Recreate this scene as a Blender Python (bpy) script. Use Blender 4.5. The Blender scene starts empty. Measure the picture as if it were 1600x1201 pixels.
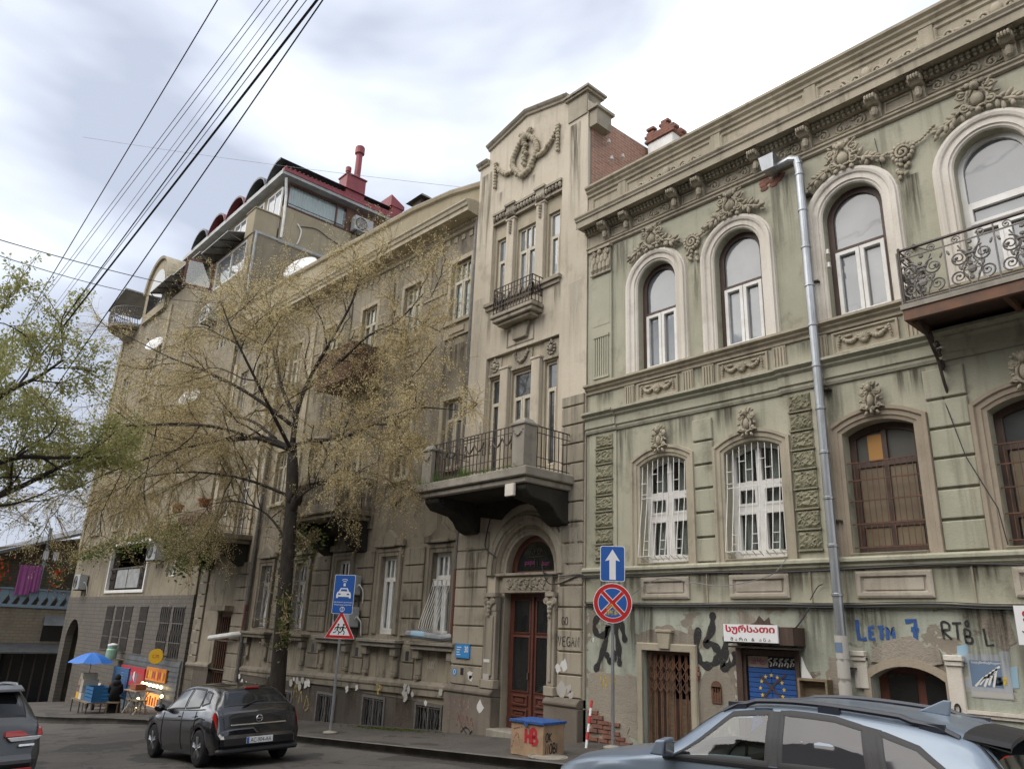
import bpy, bmesh, math, random
import numpy as np
from mathutils import Vector, Matrix
random.seed(7)
S = 1.15                      # one drawing unit in metres
sc = bpy.context.scene
col = sc.collection
PI = math.pi
# ---------------------------------------------------------------- camera
D, HC = 11.0, 1.9
YAW, PITCH, ROLL = -0.845953775, 0.313124941, 0.0401022054
fw = Vector((math.sin(YAW)*math.cos(PITCH), math.cos(YAW)*math.cos(PITCH), math.sin(PITCH)))
rt = Vector((math.cos(YAW), -math.sin(YAW), 0)); up = rt.cross(fw)
r2 = rt*math.cos(ROLL)+up*math.sin(ROLL); u2 = -rt*math.sin(ROLL)+up*math.cos(ROLL)
cam = bpy.data.cameras.new('camera'); co = bpy.data.objects.new('camera', cam); col.objects.link(co)
M = Matrix((r2, u2, -fw)).transposed().to_4x4(); M.translation = Vector((0, -D, HC))*S
co.matrix_world = M
cam.sensor_width = 36; cam.lens = 1190/1600*36; cam.clip_end = 2000; cam.clip_start = .05
sc.camera = co
# ---------------------------------------------------------------- sky, sun, exposure
SUN_EL, SUN_AZ = math.radians(50), math.radians(200)   # azimuth clockwise from +Y
w = bpy.data.worlds.new('World'); sc.world = w; w.use_nodes = True
nt = w.node_tree; nt.nodes.clear()
def N(t, k, **kw):
    n = t.nodes.new(k)
    for a, b in kw.items():
        if a.startswith('i_'):
            key = a[2:]; key = int(key) if key.isdigit() else key
            n.inputs[key].default_value = b
        else: setattr(n, a, b)
    return n
sky = N(nt, 'ShaderNodeTexSky', sky_type='NISHITA', sun_disc=False)
sky.sun_elevation = SUN_EL; sky.sun_rotation = SUN_AZ; sky.dust_density = 3
skm = N(nt, 'ShaderNodeVectorMath', operation='SCALE'); skm.inputs['Scale'].default_value = .11
nt.links.new(sky.outputs[0], skm.inputs[0])
tc = N(nt, 'ShaderNodeTexCoord')
mp = N(nt, 'ShaderNodeMapping'); mp.inputs['Scale'].default_value = (1.0, 1.0, 1.9); mp.inputs['Location'].default_value = (4.1, 0.2, 2.5)
nt.links.new(tc.outputs['Generated'], mp.inputs[0])
n1 = N(nt, 'ShaderNodeTexNoise', i_Scale=1.7, i_Detail=5.0, i_Roughness=.5, i_Distortion=.25)
nt.links.new(mp.outputs[0], n1.inputs['Vector'])
cr = N(nt, 'ShaderNodeValToRGB')
cr.color_ramp.elements[0].position = .44; cr.color_ramp.elements[0].color = (.285, .31, .37, 1)
cr.color_ramp.elements[1].position = .67; cr.color_ramp.elements[1].color = (1.25, 1.24, 1.22, 1)
e = cr.color_ramp.elements.new(.56); e.color = (.5, .53, .585, 1)
nt.links.new(n1.outputs['Fac'], cr.inputs[0])
mx = N(nt, 'ShaderNodeMix', data_type='RGBA'); mx.inputs[0].default_value = .9    # nine tenths cloud cover
nt.links.new(skm.outputs[0], mx.inputs[6]); nt.links.new(cr.outputs[0], mx.inputs[7])
bg = N(nt, 'ShaderNodeBackground'); bg.inputs[1].default_value = 1.0
nt.links.new(mx.outputs[2], bg.inputs[0])
wo = N(nt, 'ShaderNodeOutputWorld'); nt.links.new(bg.outputs[0], wo.inputs[0])
sl = bpy.data.lights.new('sun', 'SUN'); sl.energy = 1.2; sl.angle = math.radians(60); sl.color = (1, .95, .87)
so = bpy.data.objects.new('sun', sl); col.objects.link(so)
sd = Vector((math.sin(SUN_AZ)*math.cos(SUN_EL), math.cos(SUN_AZ)*math.cos(SUN_EL), math.sin(SUN_EL)))
so.rotation_euler = (-sd).to_track_quat('-Z', 'Y').to_euler(); so.location = sd*60
vs = sc.view_settings; vs.view_transform = 'Standard'; vs.look = 'None'; vs.gamma = 1; vs.use_curve_mapping = False
vs.exposure = 1.12
sc.render.engine = 'CYCLES'
sc.cycles.max_bounces = 6; sc.cycles.transparent_max_bounces = 12
# ---------------------------------------------------------------- mesh builder
class MB:
    def __init__(s): s.v = []; s.f = []; s.m = []
    def add(s, vs, fs, m=0):
        o = len(s.v); s.v.extend([tuple(p) for p in vs])
        for f in fs: s.f.append([i+o for i in f]); s.m.append(m)
        return s
    def box(s, x0, x1, y0, y1, z0, z1, m=0):
        return s.add([(x0,y0,z0),(x1,y0,z0),(x1,y1,z0),(x0,y1,z0),(x0,y0,z1),(x1,y0,z1),(x1,y1,z1),(x0,y1,z1)],
                     [(0,3,2,1),(4,5,6,7),(0,1,5,4),(1,2,6,5),(2,3,7,6),(3,0,4,7)], m)
    def hexa(s, b, t, m=0):       # bottom and top quads
        return s.add(list(b)+list(t), [(0,3,2,1),(4,5,6,7),(0,1,5,4),(1,2,6,5),(2,3,7,6),(3,0,4,7)], m)
    def prism(s, poly, y0, y1, m=0):     # polygon in XZ extruded in Y
        n = len(poly)
        return s.add([(x,y0,z) for x,z in poly]+[(x,y1,z) for x,z in poly],
                     [list(range(n)), list(range(2*n-1,n-1,-1))]+[(i,i+n,(i+1)%n+n,(i+1)%n) for i in range(n)], m)
    def prismx(s, poly, x0, x1, m=0):    # polygon in YZ extruded in X
        n = len(poly)
        return s.add([(x0,y,z) for y,z in poly]+[(x1,y,z) for y,z in poly],
                     [list(range(n)), list(range(2*n-1,n-1,-1))]+[(i,i+n,(i+1)%n+n,(i+1)%n) for i in range(n)], m)
    def prismz(s, poly, z0, z1, m=0):
        n = len(poly)
        return s.add([(x,y,z0) for x,y in poly]+[(x,y,z1) for x,y in poly],
                     [list(range(n-1,-1,-1)), list(range(n,2*n))]+[(i,(i+1)%n,(i+1)%n+n,i+n) for i in range(n)], m)
    def tube(s, pts, r, n=6, m=0, cap=True, closed=False):
        P = [Vector(p) for p in pts]; k = len(P); R = r if isinstance(r, (list, tuple)) else [r]*k
        o = len(s.v); ref = None
        for i in range(k):
            a = P[i-1] if (i or closed) else P[0]; b = P[(i+1)%k] if (i < k-1 or closed) else P[-1]
            t = (b-a)
            t = t.normalized() if t.length > 1e-9 else Vector((0,0,1))
            if ref is None: ref = Vector((0,0,1)) if abs(t.z) < .9 else Vector((0,1,0))
            u = ref - t*ref.dot(t)
            if u.length < 1e-6: u = t.orthogonal()
            u.normalize(); v = t.cross(u); ref = u
            for j in range(n):
                q = 2*PI*(j+.5)/n; s.v.append(tuple(P[i]+(u*math.cos(q)+v*math.sin(q))*R[i]))
        for i in range(k if closed else k-1):
            for j in range(n):
                a = o+i*n+j; b = o+i*n+(j+1)%n; c = o+((i+1)%k)*n+(j+1)%n; d = o+((i+1)%k)*n+j
                s.f.append([a,b,c,d]); s.m.append(m)
        if cap and not closed:
            s.f.append([o+j for j in range(n-1,-1,-1)]); s.m.append(m)
            s.f.append([o+(k-1)*n+j for j in range(n)]); s.m.append(m)
        return s
    def lathe(s, prof, c, n=12, m=0, axis='z', cap=True):
        o = len(s.v); c = Vector(c)
        for r, h in prof:
            for j in range(n):
                q = 2*PI*j/n; a, b = r*math.cos(q), r*math.sin(q)
                p = {'z': (a,b,h), 'y': (a,h,b), 'x': (h,a,b)}[axis]
                s.v.append((c.x+p[0], c.y+p[1], c.z+p[2]))
        k = len(prof)
        for i in range(k-1):
            for j in range(n):
                s.f.append([o+i*n+j, o+i*n+(j+1)%n, o+(i+1)*n+(j+1)%n, o+(i+1)*n+j]); s.m.append(m)
        if cap:
            s.f.append([o+j for j in range(n)]); s.m.append(m)
            s.f.append([o+(k-1)*n+j for j in range(n)]); s.m.append(m)
        return s
    def blob(s, c, r, n=7, k=5, m=0, rot=0):
        o = len(s.v); rx, ry, rz = r if isinstance(r, (tuple, list)) else (r,r,r)
        cr_, sr_ = math.cos(rot), math.sin(rot)
        for i in range(k+1):
            t = PI*i/k
            for j in range(n):
                q = 2*PI*j/n
                x, y, z = rx*math.sin(t)*math.cos(q), ry*math.sin(t)*math.sin(q), rz*math.cos(t)
                s.v.append((c[0]+x*cr_-z*sr_, c[1]+y, c[2]+x*sr_+z*cr_))
        for i in range(k):
            for j in range(n):
                s.f.append([o+i*n+j, o+(i+1)*n+j, o+(i+1)*n+(j+1)%n, o+i*n+(j+1)%n]); s.m.append(m)
        return s
    def sweep(s, line, prof, closed=False, m=0, cap=True):
        """line: XZ points; prof: (d outward, y) pairs; mitred moulding along the line."""
        n = len(line); k = len(prof); o = len(s.v)
        def nrm(i):
            def seg(a, b):
                dx, dz = b[0]-a[0], b[1]-a[1]; L = math.hypot(dx, dz) or 1; return (-dz/L, dx/L)
            if closed: a, b = seg(line[i-1], line[i]), seg(line[i], line[(i+1)%n])
            elif i == 0: return seg(line[0], line[1])
            elif i == n-1: return seg(line[-2], line[-1])
            else: a, b = seg(line[i-1], line[i]), seg(line[i], line[i+1])
            mx_, mz_ = a[0]+b[0], a[1]+b[1]; L = (mx_*mx_+mz_*mz_) or 1
            return (2*mx_/L, 2*mz_/L)
        for i in range(n):
            a = nrm(i)
            for d, y in prof: s.v.append((line[i][0]+a[0]*d, y, line[i][1]+a[1]*d))
        for i in range(n if closed else n-1):
            for j in range(k-1):
                i2 = (i+1)%n
                s.f.append([o+i*k+j, o+i2*k+j, o+i2*k+j+1, o+i*k+j+1]); s.m.append(m)
        if cap and not closed:
            s.f.append([o+j for j in range(k)]); s.m.append(m)
            s.f.append([o+(n-1)*k+j for j in range(k-1,-1,-1)]); s.m.append(m)
        return s
    def ribbon(s, pts, wd, y, m=0):      # flat paint stroke in XZ at depth y (list of (x,z)), width wd or list
        n = len(pts); o = len(s.v)
        for i in range(n):
            a = pts[max(i-1,0)]; b = pts[min(i+1,n-1)]
            dx, dz = b[0]-a[0], b[1]-a[1]; L = math.hypot(dx,dz) or 1
            h = (wd[i] if isinstance(wd,(list,tuple)) else wd)/2
            s.v.append((pts[i][0]-dz/L*h, y, pts[i][1]+dx/L*h)); s.v.append((pts[i][0]+dz/L*h, y, pts[i][1]-dx/L*h))
        for i in range(n-1): s.f.append([o+2*i, o+2*i+1, o+2*i+3, o+2*i+2]); s.m.append(m)
        return s
    def xf(s, fn):
        s.v = [tuple(fn(Vector(p))) for p in s.v]; return s
    def merge(s, o, m=None):
        b = len(s.v); s.v.extend(o.v); s.f.extend([[i+b for i in f] for f in o.f]); s.m.extend(o.m if m is None else [m]*len(o.f)); return s
OFF = {}            # world offset of things whose parts are written in world coordinates
MATS = {}
def me_of(mb, mats, smooth=False, name='mesh', org=None):
    me = bpy.data.meshes.new(name)
    V = np.array(mb.v, dtype=np.float64)*S
    if org is None:
        lo, hi = V.min(0), V.max(0); org = np.array([(lo[0]+hi[0])/2, (lo[1]+hi[1])/2, lo[2]])
    me.from_pydata((V-org).tolist(), [], mb.f)
    for m in (mats if isinstance(mats, (list, tuple)) else [mats]): me.materials.append(MATS[m] if isinstance(m, str) else m)
    if isinstance(mats, (list, tuple)) and len(mats) > 1: me.polygons.foreach_set('material_index', mb.m)
    if smooth: me.polygons.foreach_set('use_smooth', [True]*len(me.polygons))
    me.update()
    return me, Vector(org)
def obj(name, mb, mat, parent=None, smooth=False, bevel=0, seg=1, recalc=False):
    me, org = me_of(mb, mat, smooth, name)
    if recalc:
        b = bmesh.new(); b.from_mesh(me); bmesh.ops.recalc_face_normals(b, faces=b.faces); b.to_mesh(me); b.free()
    o = bpy.data.objects.new(name, me); col.objects.link(o)
    wl = OFF.get(parent.name, Vector((0,0,0))) if parent else Vector((0,0,0))
    o.location = org - wl
    if parent: o.parent = parent
    OFF[o.name] = org
    if bevel:
        md = o.modifiers.new('bevel', 'BEVEL'); md.width = bevel*S; md.segments = seg; md.limit_method = 'ANGLE'; md.angle_limit = math.radians(40)
    return o
def inst(name, src_me, loc, parent, rotz=0, scale=None):
    o = bpy.data.objects.new(name, src_me); col.objects.link(o)
    wl = OFF.get(parent.name, Vector((0,0,0)))
    o.parent = parent; o.location = Vector(loc)*S - wl; o.rotation_euler = (0,0,rotz)
    if scale: o.scale = scale
    return o
def tag(o, label, cat, group=None, kind=None):
    if label: o['label'] = label
    if cat: o['category'] = cat
    if group: o['group'] = group
    if kind: o['kind'] = kind
    return o
def thing(name, label, cat, loc, rotz=0, group=None, local=False):
    o = bpy.data.objects.new(name, None); col.objects.link(o); o.empty_display_size = .2
    o.location = Vector(loc)*S; o.rotation_euler = (0,0,rotz)
    tag(o, label, cat, group)
    OFF[o.name] = Vector((0,0,0)) if local else Vector(loc)*S
    return o
def struct(o): o['kind'] = 'structure'; return o
def arc(x0, x1, zs, rise, n=16):
    """points from (x0,zs) over the crown to (x1,zs)"""
    hw = (x1-x0)/2; c = (x0+x1)/2
    if rise <= 1e-6: return [(x0,zs),(x1,zs)]
    R = (hw*hw+rise*rise)/(2*rise); cz = zs+rise-R; a = math.asin(min(1, hw/R))
    if rise > hw: a = PI-a
    return [(c+R*math.sin(-a+2*a*i/n), cz+R*math.cos(-a+2*a*i/n)) for i in range(n+1)]
def arch_z(x0, x1, zs, rise, x):
    hw = (x1-x0)/2; c = (x0+x1)/2
    if rise <= 1e-6: return zs
    R = (hw*hw+rise*rise)/(2*rise); return zs+rise-R+math.sqrt(max(R*R-(x-c)**2, 0))
def outline(x0, x1, z0, zs, rise, n=16):
    return [(x0,z0)]+arc(x0,x1,zs,rise,n)+[(x1,z0)]
def wall(mb, x0, x1, z0, z1, y, ops, depth=.3, m=0, mr=None, ztop=None):
    """front sheet at y with openings (x0,x1,z0,zs,rise) and their reveals"""
    xs = sorted(set([x0,x1]+[o[0] for o in ops]+[o[1] for o in ops]))
    for a, b in zip(xs, xs[1:]):
        blk = sorted([(o[2], o[3]+o[4]) for o in ops if o[0] <= a+1e-6 and o[1] >= b-1e-6])
        z = z0
        for lo, hi in blk+[(z1, None)]:
            if lo-z > 1e-5: mb.add([(a,y,z),(b,y,z),(b,y,lo),(a,y,lo)], [(0,1,2,3)], m)
            if hi is not None: z = max(z, hi)
    for o in ops:
        ox0, ox1, oz0, zs, rise = o[:5]; mm = m if mr is None else mr
        if rise > 0:
            A = arc(ox0, ox1, zs, rise); top = zs+rise
            for p, q in zip(A, A[1:]): mb.add([(p[0],y,p[1]),(q[0],y,q[1]),(q[0],y,top),(p[0],y,top)], [(0,1,2,3)], m)
        L = outline(ox0, ox1, oz0, zs, rise); L = L+[L[0]]
        for p, q in zip(L, L[1:]): mb.add([(p[0],y,p[1]),(q[0],y,q[1]),(q[0],y+depth,q[1]),(p[0],y+depth,p[1])], [(0,3,2,1)], mm)
    return mb
# ground: the street falls towards -X, the road tips a little towards the camera's side
def Zf(X):
    t = X+6.0; k = 1.0
    return .372 + .068*(-k*math.log1p(math.exp(-t/k)) if t > -40 else t)
def Zr(X, Y): return Zf(X) - .165 + .035*min(0, max(Y, -14)+2.5) - .0*Y
# ---------------------------------------------------------------- materials
def newmat(name):
    m = bpy.data.materials.new(name); m.use_nodes = True; t = m.node_tree; b = t.nodes['Principled BSDF']; MATS[name] = m
    return m, t, b
def simple(name, c, rough=.6, metal=0, spec=.5, emit=None, es=1):
    m, t, b = newmat(name); b.inputs['Base Color'].default_value = (*c,1); b.inputs['Roughness'].default_value = rough
    b.inputs['Metallic'].default_value = metal; b.inputs['Specular IOR Level'].default_value = spec
    if emit: b.inputs['Emission Color'].default_value = (*emit,1); b.inputs['Emission Strength'].default_value = es
    return m
def mixc(t, fac, a, b, bt='MIX'):
    n = N(t, 'ShaderNodeMix', data_type='RGBA', blend_type=bt)
    for k, v in ((0,fac),(6,a),(7,b)):
        if hasattr(v, 'links'): t.links.new(v, n.inputs[k])
        elif k == 0: n.inputs[0].default_value = v
        else: n.inputs[k].default_value = (*v,1)
    return n.outputs[2]
def ramp(t, src, p0, p1, a=0, b=1):
    n = N(t, 'ShaderNodeMapRange', clamp=True); n.interpolation_type = 'SMOOTHSTEP'
    t.links.new(src, n.inputs[0]); n.inputs[1].default_value = p0; n.inputs[2].default_value = p1; n.inputs[3].default_value = a; n.inputs[4].default_value = b
    return n.outputs[0]
def pos(t, scale=(1,1,1), loc=(0,0,0)):
    g = N(t, 'ShaderNodeNewGeometry'); mpn = N(t, 'ShaderNodeMapping'); mpn.inputs['Scale'].default_value = scale; mpn.inputs['Location'].default_value = loc
    t.links.new(g.outputs['Position'], mpn.inputs[0]); return mpn.outputs[0]
def noise(t, vec, s, d=4, r=.55, dist=0):
    n = N(t, 'ShaderNodeTexNoise', i_Scale=s, i_Detail=d, i_Roughness=r, i_Distortion=dist); t.links.new(vec, n.inputs['Vector']); return n.outputs['Fac']
def bump(t, b, src, st=.3, dist=.01):
    n = N(t, 'ShaderNodeBump'); n.inputs['Strength'].default_value = st; n.inputs['Distance'].default_value = dist
    t.links.new(src, n.inputs['Height']); t.links.new(n.outputs[0], b.inputs['Normal']); return n
def plaster(name, c1, c2, dirt, streak=.5, seed=0, patch=None, pthr=(.56,.58), bst=.35, crack=True, var=.5):
    """weathered render: two tones, rain streaks, soot blotches, optional bare patches"""
    m, t, b = newmat(name)
    o = (seed*3.7, seed*1.9, seed*2.3)
    big = noise(t, pos(t, (1,1,1), o), .55, 6, .6, .3)
    c = mixc(t, ramp(t, big, .5-.2*var, .5+.2*var), c1, c2)
    st = noise(t, pos(t, (2.6,2.6,.16), o), 1.6, 6, .62)
    c = mixc(t, ramp(t, st, .5, .75, 0, streak), c, dirt)
    bl = noise(t, pos(t, (1,1,.8), (o[0]+9,o[1],o[2])), 1.7, 8, .68)
    c = mixc(t, ramp(t, bl, .52, .74, 0, streak*.9), c, dirt)
    lt = noise(t, pos(t, (3.2,3.2,.2), (o[0],o[1]+5,o[2])), 1.3, 5, .6)
    c = mixc(t, ramp(t, lt, .56, .78, 0, .35), c, tuple(min(1,x*1.35) for x in c1))
    gr = noise(t, pos(t), 34, 5, .7)
    c = mixc(t, ramp(t, gr, .25, .75, 0, .22), c, tuple(x*.55 for x in c1))
    h = gr
    if patch:
        pn = noise(t, pos(t, (1,1,1.3), (o[0]+3,o[1],o[2]+1)), 1.15, 9, .62, .2)
        pf = ramp(t, pn, pthr[0], pthr[1])
        pc = mixc(t, noise(t, pos(t), 5, 6, .7), patch, tuple(x*.55 for x in patch))
        c = mixc(t, pf, c, pc)
        ma = N(t, 'ShaderNodeMath', operation='MULTIPLY_ADD'); t.links.new(pf, ma.inputs[0]); ma.inputs[1].default_value = -1.2; t.links.new(gr, ma.inputs[2]); h = ma.outputs[0]
    t.links.new(c, b.inputs['Base Color'])
    b.inputs['Roughness'].default_value = .92; b.inputs['Specular IOR Level'].default_value = .25
    if crack:
        v = N(t, 'ShaderNodeTexNoise', i_Scale=6.0, i_Detail=6.0, i_Roughness=.7); t.links.new(pos(t), v.inputs['Vector'])
        ad = N(t, 'ShaderNodeMath', operation='ADD'); t.links.new(h, ad.inputs[0]); t.links.new(v.outputs['Fac'], ad.inputs[1]); h = ad.outputs[0]
    bump(t, b, h, bst, .02)
    return m
# -- plasters (real-world albedo)
plaster('green_plaster', (.44,.42,.325), (.355,.35,.265), (.17,.155,.112), .8, 1, var=.8)
plaster('green_base', (.41,.43,.355), (.34,.35,.285), (.135,.125,.095), .8, 2, patch=(.31,.27,.215), pthr=(.565,.59))
plaster('ochre_trim', (.425,.375,.285), (.345,.305,.23), (.14,.12,.088), .7, 3)
plaster('cream_trim', (.70,.65,.575), (.60,.55,.47), (.27,.23,.18), .5, 4)
plaster('pink_trim', (.375,.315,.24), (.315,.26,.195), (.16,.125,.095), .5, 5)
plaster('panel_beige', (.50,.45,.37), (.43,.38,.31), (.2,.17,.13), .5, 21)
plaster('plinth_mid', (.215,.185,.148), (.165,.14,.112), (.08,.067,.053), .7, 22)
plaster('tower_plaster', (.57,.505,.40), (.49,.43,.335), (.22,.185,.135), .5, 6, var=.7)
plaster('tower_stone', (.385,.34,.265), (.29,.255,.197), (.085,.073,.055), .85, 7, var=.7)
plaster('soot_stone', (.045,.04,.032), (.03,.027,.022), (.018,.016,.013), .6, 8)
plaster('grey_plaster', (.335,.292,.22), (.235,.203,.152), (.065,.056,.044), .9, 9, var=.8)
plaster('grey_stone', (.29,.252,.195), (.20,.175,.135), (.06,.052,.041), .9, 10)
plaster('plinth_stone', (.125,.105,.085), (.088,.075,.061), (.045,.038,.03), .7, 11, patch=(.17,.145,.12), pthr=(.6,.66))
plaster('sand_trim', (.46,.405,.30), (.38,.33,.24), (.17,.14,.10), .5, 12)
plaster('brown_plaster', (.285,.243,.175), (.215,.183,.13), (.09,.077,.057), .75, 13, var=.9)
plaster('attic_plaster', (.36,.31,.215), (.31,.265,.18), (.19,.155,.105), .4, 14)
plaster('far_plaster', (.30,.27,.2), (.25,.22,.165), (.13,.115,.09), .5, 15)
plaster('concrete', (.33,.30,.25), (.26,.235,.195), (.12,.105,.085), .6, 16)
plaster('rough_block', (.30,.285,.195), (.25,.235,.16), (.13,.12,.085), .5, 17, bst=1.0)
plaster('mortar', (.34,.30,.245), (.27,.235,.19), (.13,.10,.08), .5, 18, bst=.8)
def bricks(name, c1, c2, cm, bw, bh, mort=.012, axes='XZ', dirt=(.1,.08,.06)):
    m, t, b = newmat(name)
    g = N(t, 'ShaderNodeNewGeometry'); sp = N(t, 'ShaderNodeSeparateXYZ'); t.links.new(g.outputs['Position'], sp.inputs[0])
    cb = N(t, 'ShaderNodeCombineXYZ'); t.links.new(sp.outputs[axes[0]], cb.inputs[0]); t.links.new(sp.outputs[axes[1]], cb.inputs[1])
    br = N(t, 'ShaderNodeTexBrick'); t.links.new(cb.outputs[0], br.inputs['Vector'])
    br.inputs['Color1'].default_value = (*c1,1); br.inputs['Color2'].default_value = (*c2,1); br.inputs['Mortar'].default_value = (*cm,1)
    br.inputs['Scale'].default_value = 1; br.inputs['Brick Width'].default_value = bw; br.inputs['Row Height'].default_value = bh; br.inputs['Mortar Size'].default_value = mort
    st = noise(t, pos(t, (1.2,1.2,.4)), 1.1, 7, .65)
    c = mixc(t, ramp(t, st, .48, .7, 0, .6), br.outputs['Color'], dirt)
    t.links.new(c, b.inputs['Base Color']); b.inputs['Roughness'].default_value = .85
    bump(t, b, br.outputs['Fac'], -.5, .01)
bricks('red_brick', (.36,.17,.11), (.26,.12,.08), (.33,.27,.22), .27, .085, .011, 'YZ')
bricks('grey_tile', (.125,.108,.086), (.105,.092,.075), (.06,.052,.043), .42, .2, .016, 'XZ', (.06,.055,.045))
bricks('far_brick', (.21,.175,.125), (.18,.15,.105), (.13,.11,.085), .5, .2, .02, 'YZ')
def noisy(name, c1, c2, s=4, rough=.6, metal=0, bst=.2, stretch=(1,1,1), spec=.5):
    m, t, b = newmat(name); n = noise(t, pos(t, stretch), s, 6, .65)
    t.links.new(mixc(t, ramp(t, n, .35, .65), c1, c2), b.inputs['Base Color']); b.inputs['Roughness'].default_value = rough; b.inputs['Metallic'].default_value = metal
    b.inputs['Specular IOR Level'].default_value = spec
    if bst: bump(t, b, n, bst, .01)
    return m
noisy('brick_piece', (.26,.115,.08), (.16,.08,.06), 7, .9, bst=.8)
noisy('steel', (.42,.44,.46), (.30,.31,.32), 5, .42, .75, .05, (1,1,.25))
noisy('iron', (.045,.038,.032), (.085,.06,.045), 9, .6, .2)
noisy('iron_light', (.17,.155,.14), (.11,.10,.09), 9, .55, .3)
noisy('rust', (.16,.075,.04), (.09,.05,.035), 6, .85)
noisy('rust_beam', (.17,.085,.05), (.11,.065,.045), 3, .8)
noisy('brown_wood', (.085,.05,.036), (.055,.034,.026), 6, .6, 0, .3, (6,6,.6))
noisy('red_wood', (.135,.042,.025), (.085,.03,.02), 4, .5, 0, .25, (5,5,.6))
noisy('old_wood', (.24,.18,.11), (.16,.12,.075), 5, .8, 0, .4, (1,1,5))
noisy('white_paint', (.74,.73,.70), (.63,.61,.57), 3, .45, 0, .03)
noisy('cream_wood', (.55,.50,.40), (.42,.37,.28), 6, .65, 0, .2, (4,4,.8))
noisy('red_metal', (.26,.05,.055), (.19,.04,.045), 2, .5, .1, .05)
noisy('asphalt', (.062,.058,.054), (.045,.043,.041), 1.2, .9, 0, .3)

noisy('kerbstone', (.16,.145,.125), (.11,.10,.088), 2.5, .9, 0, .4)

noisy('bark', (.022,.017,.013), (.042,.033,.025), 9, .95, 0, 1.0, (2,2,.5))
noisy('twig', (.22,.165,.09), (.30,.235,.13), 9, .9, 0, 0)
noisy('dark_room', (.012,.011,.01), (.02,.018,.016), 2, .9, 0, 0)
noisy('curtain', (.50,.49,.46), (.34,.33,.31), 2.2, .95, 0, .2, (9,9,.3))
noisy('board', (.21,.165,.105), (.15,.115,.075), 1.1, .55, 0, .1)
noisy('cardboard', (.40,.27,.165), (.30,.20,.125), 4, .85)
noisy('roof_sheet', (.13,.135,.14), (.09,.095,.1), 2, .5, .5)
noisy('grey_sheet', (.36,.36,.35), (.26,.26,.25), 2, .5, .3, .05)
simple('white', (.78,.78,.77), .5); simple('sign_white', (.74,.74,.74), .35); simple('sign_blue', (.018,.095,.36), .4); simple('sign_red', (.50,.018,.02), .35)
simple('black', (.012,.012,.013), .5); simple('pink_paint', (.35,.07,.2), .8)
simple('white_print', (.62,.61,.58), .8); simple('red_print', (.42,.02,.035), .6); 
simple('amber_sheet', (.38,.19,.045), .6); simple('orange', (.62,.20,.02), .6); simple('flag_blue', (.02,.085,.29), .7); simple('flag_yellow', (.72,.50,.06), .6)
simple('plate_blue', (.03,.22,.52), .4); simple('crate_blue', (.02,.13,.30), .5); simple('canopy_blue', (.025,.16,.56), .6); simple('terracotta', (.30,.09,.045), .8)
simple('kiosk_bulb_off', (.6,.5,.3), .5); simple('rubber', (.014,.014,.015), .85); simple('rim', (.42,.42,.43), .3, .9); simple('chrome', (.7,.7,.7), .12, 1)
simple('tail_red', (.2,.008,.006), .2, emit=(1,.03,.02), es=.04); simple('tail_lit', (.5,.02,.01), .2, emit=(1,.05,.03), es=.7); simple('lamp_white', (.5,.5,.5), .2)
simple('porcelain', (.6,.58,.52), .3); simple('laundry', (.25,.07,.2), .9); simple('laundry_white', (.6,.6,.6), .9); simple('flower', (.5,.06,.02), .8); simple('blue_paint_wood', (.16,.22,.27), .7)
simple('skin', (.36,.20,.14), .6); simple('black_cloth', (.012,.012,.014), .9); simple('kiosk_yellow', (.72,.42,.02), .5); simple('bulb', (.9,.8,.5), .4, emit=(1,.72,.32), es=4)
simple('kiosk_glow', (.5,.2,.05), .5, emit=(1,.28,.06), es=.9); simple('dark_glass', (.012,.014,.016), .06, 0, .5); simple('green_jar', (.25,.42,.33), .4)
simple('trim_black', (.02,.02,.021), .55); simple('seat_grey', (.07,.07,.072), .8); simple('amber', (.55,.25,.03), .3); simple('plastic_grey', (.33,.34,.34), .5)
simple('plate_white', (.7,.7,.7), .4); simple('rail_dark', (.03,.035,.05), .4); simple('wire', (.018,.018,.022), .6); simple('wire_pale', (.22,.22,.24), .6)
def paint(name, c, rough=.28, coat=.8, flake=0):
    m = simple(name, c, rough, .0 if not flake else .35); b = m.node_tree.nodes['Principled BSDF']; b.inputs['Coat Weight'].default_value = coat; b.inputs['Coat Roughness'].default_value = .06
    t = m.node_tree; n = noise(t, pos(t), 3, 5, .6); t.links.new(mixc(t, ramp(t, n, .4, .7, 0, .25), c, tuple(min(1, x*.85+.004) for x in c)), b.inputs['Base Color'])
paint('paint_black', (.006,.006,.008), .25, 1.0); paint('paint_blue', (.19,.235,.295), .36, .5, 1); paint('paint_grey', (.07,.072,.072), .35, .6, 1); paint('paint_dark', (.02,.02,.022))
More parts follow.
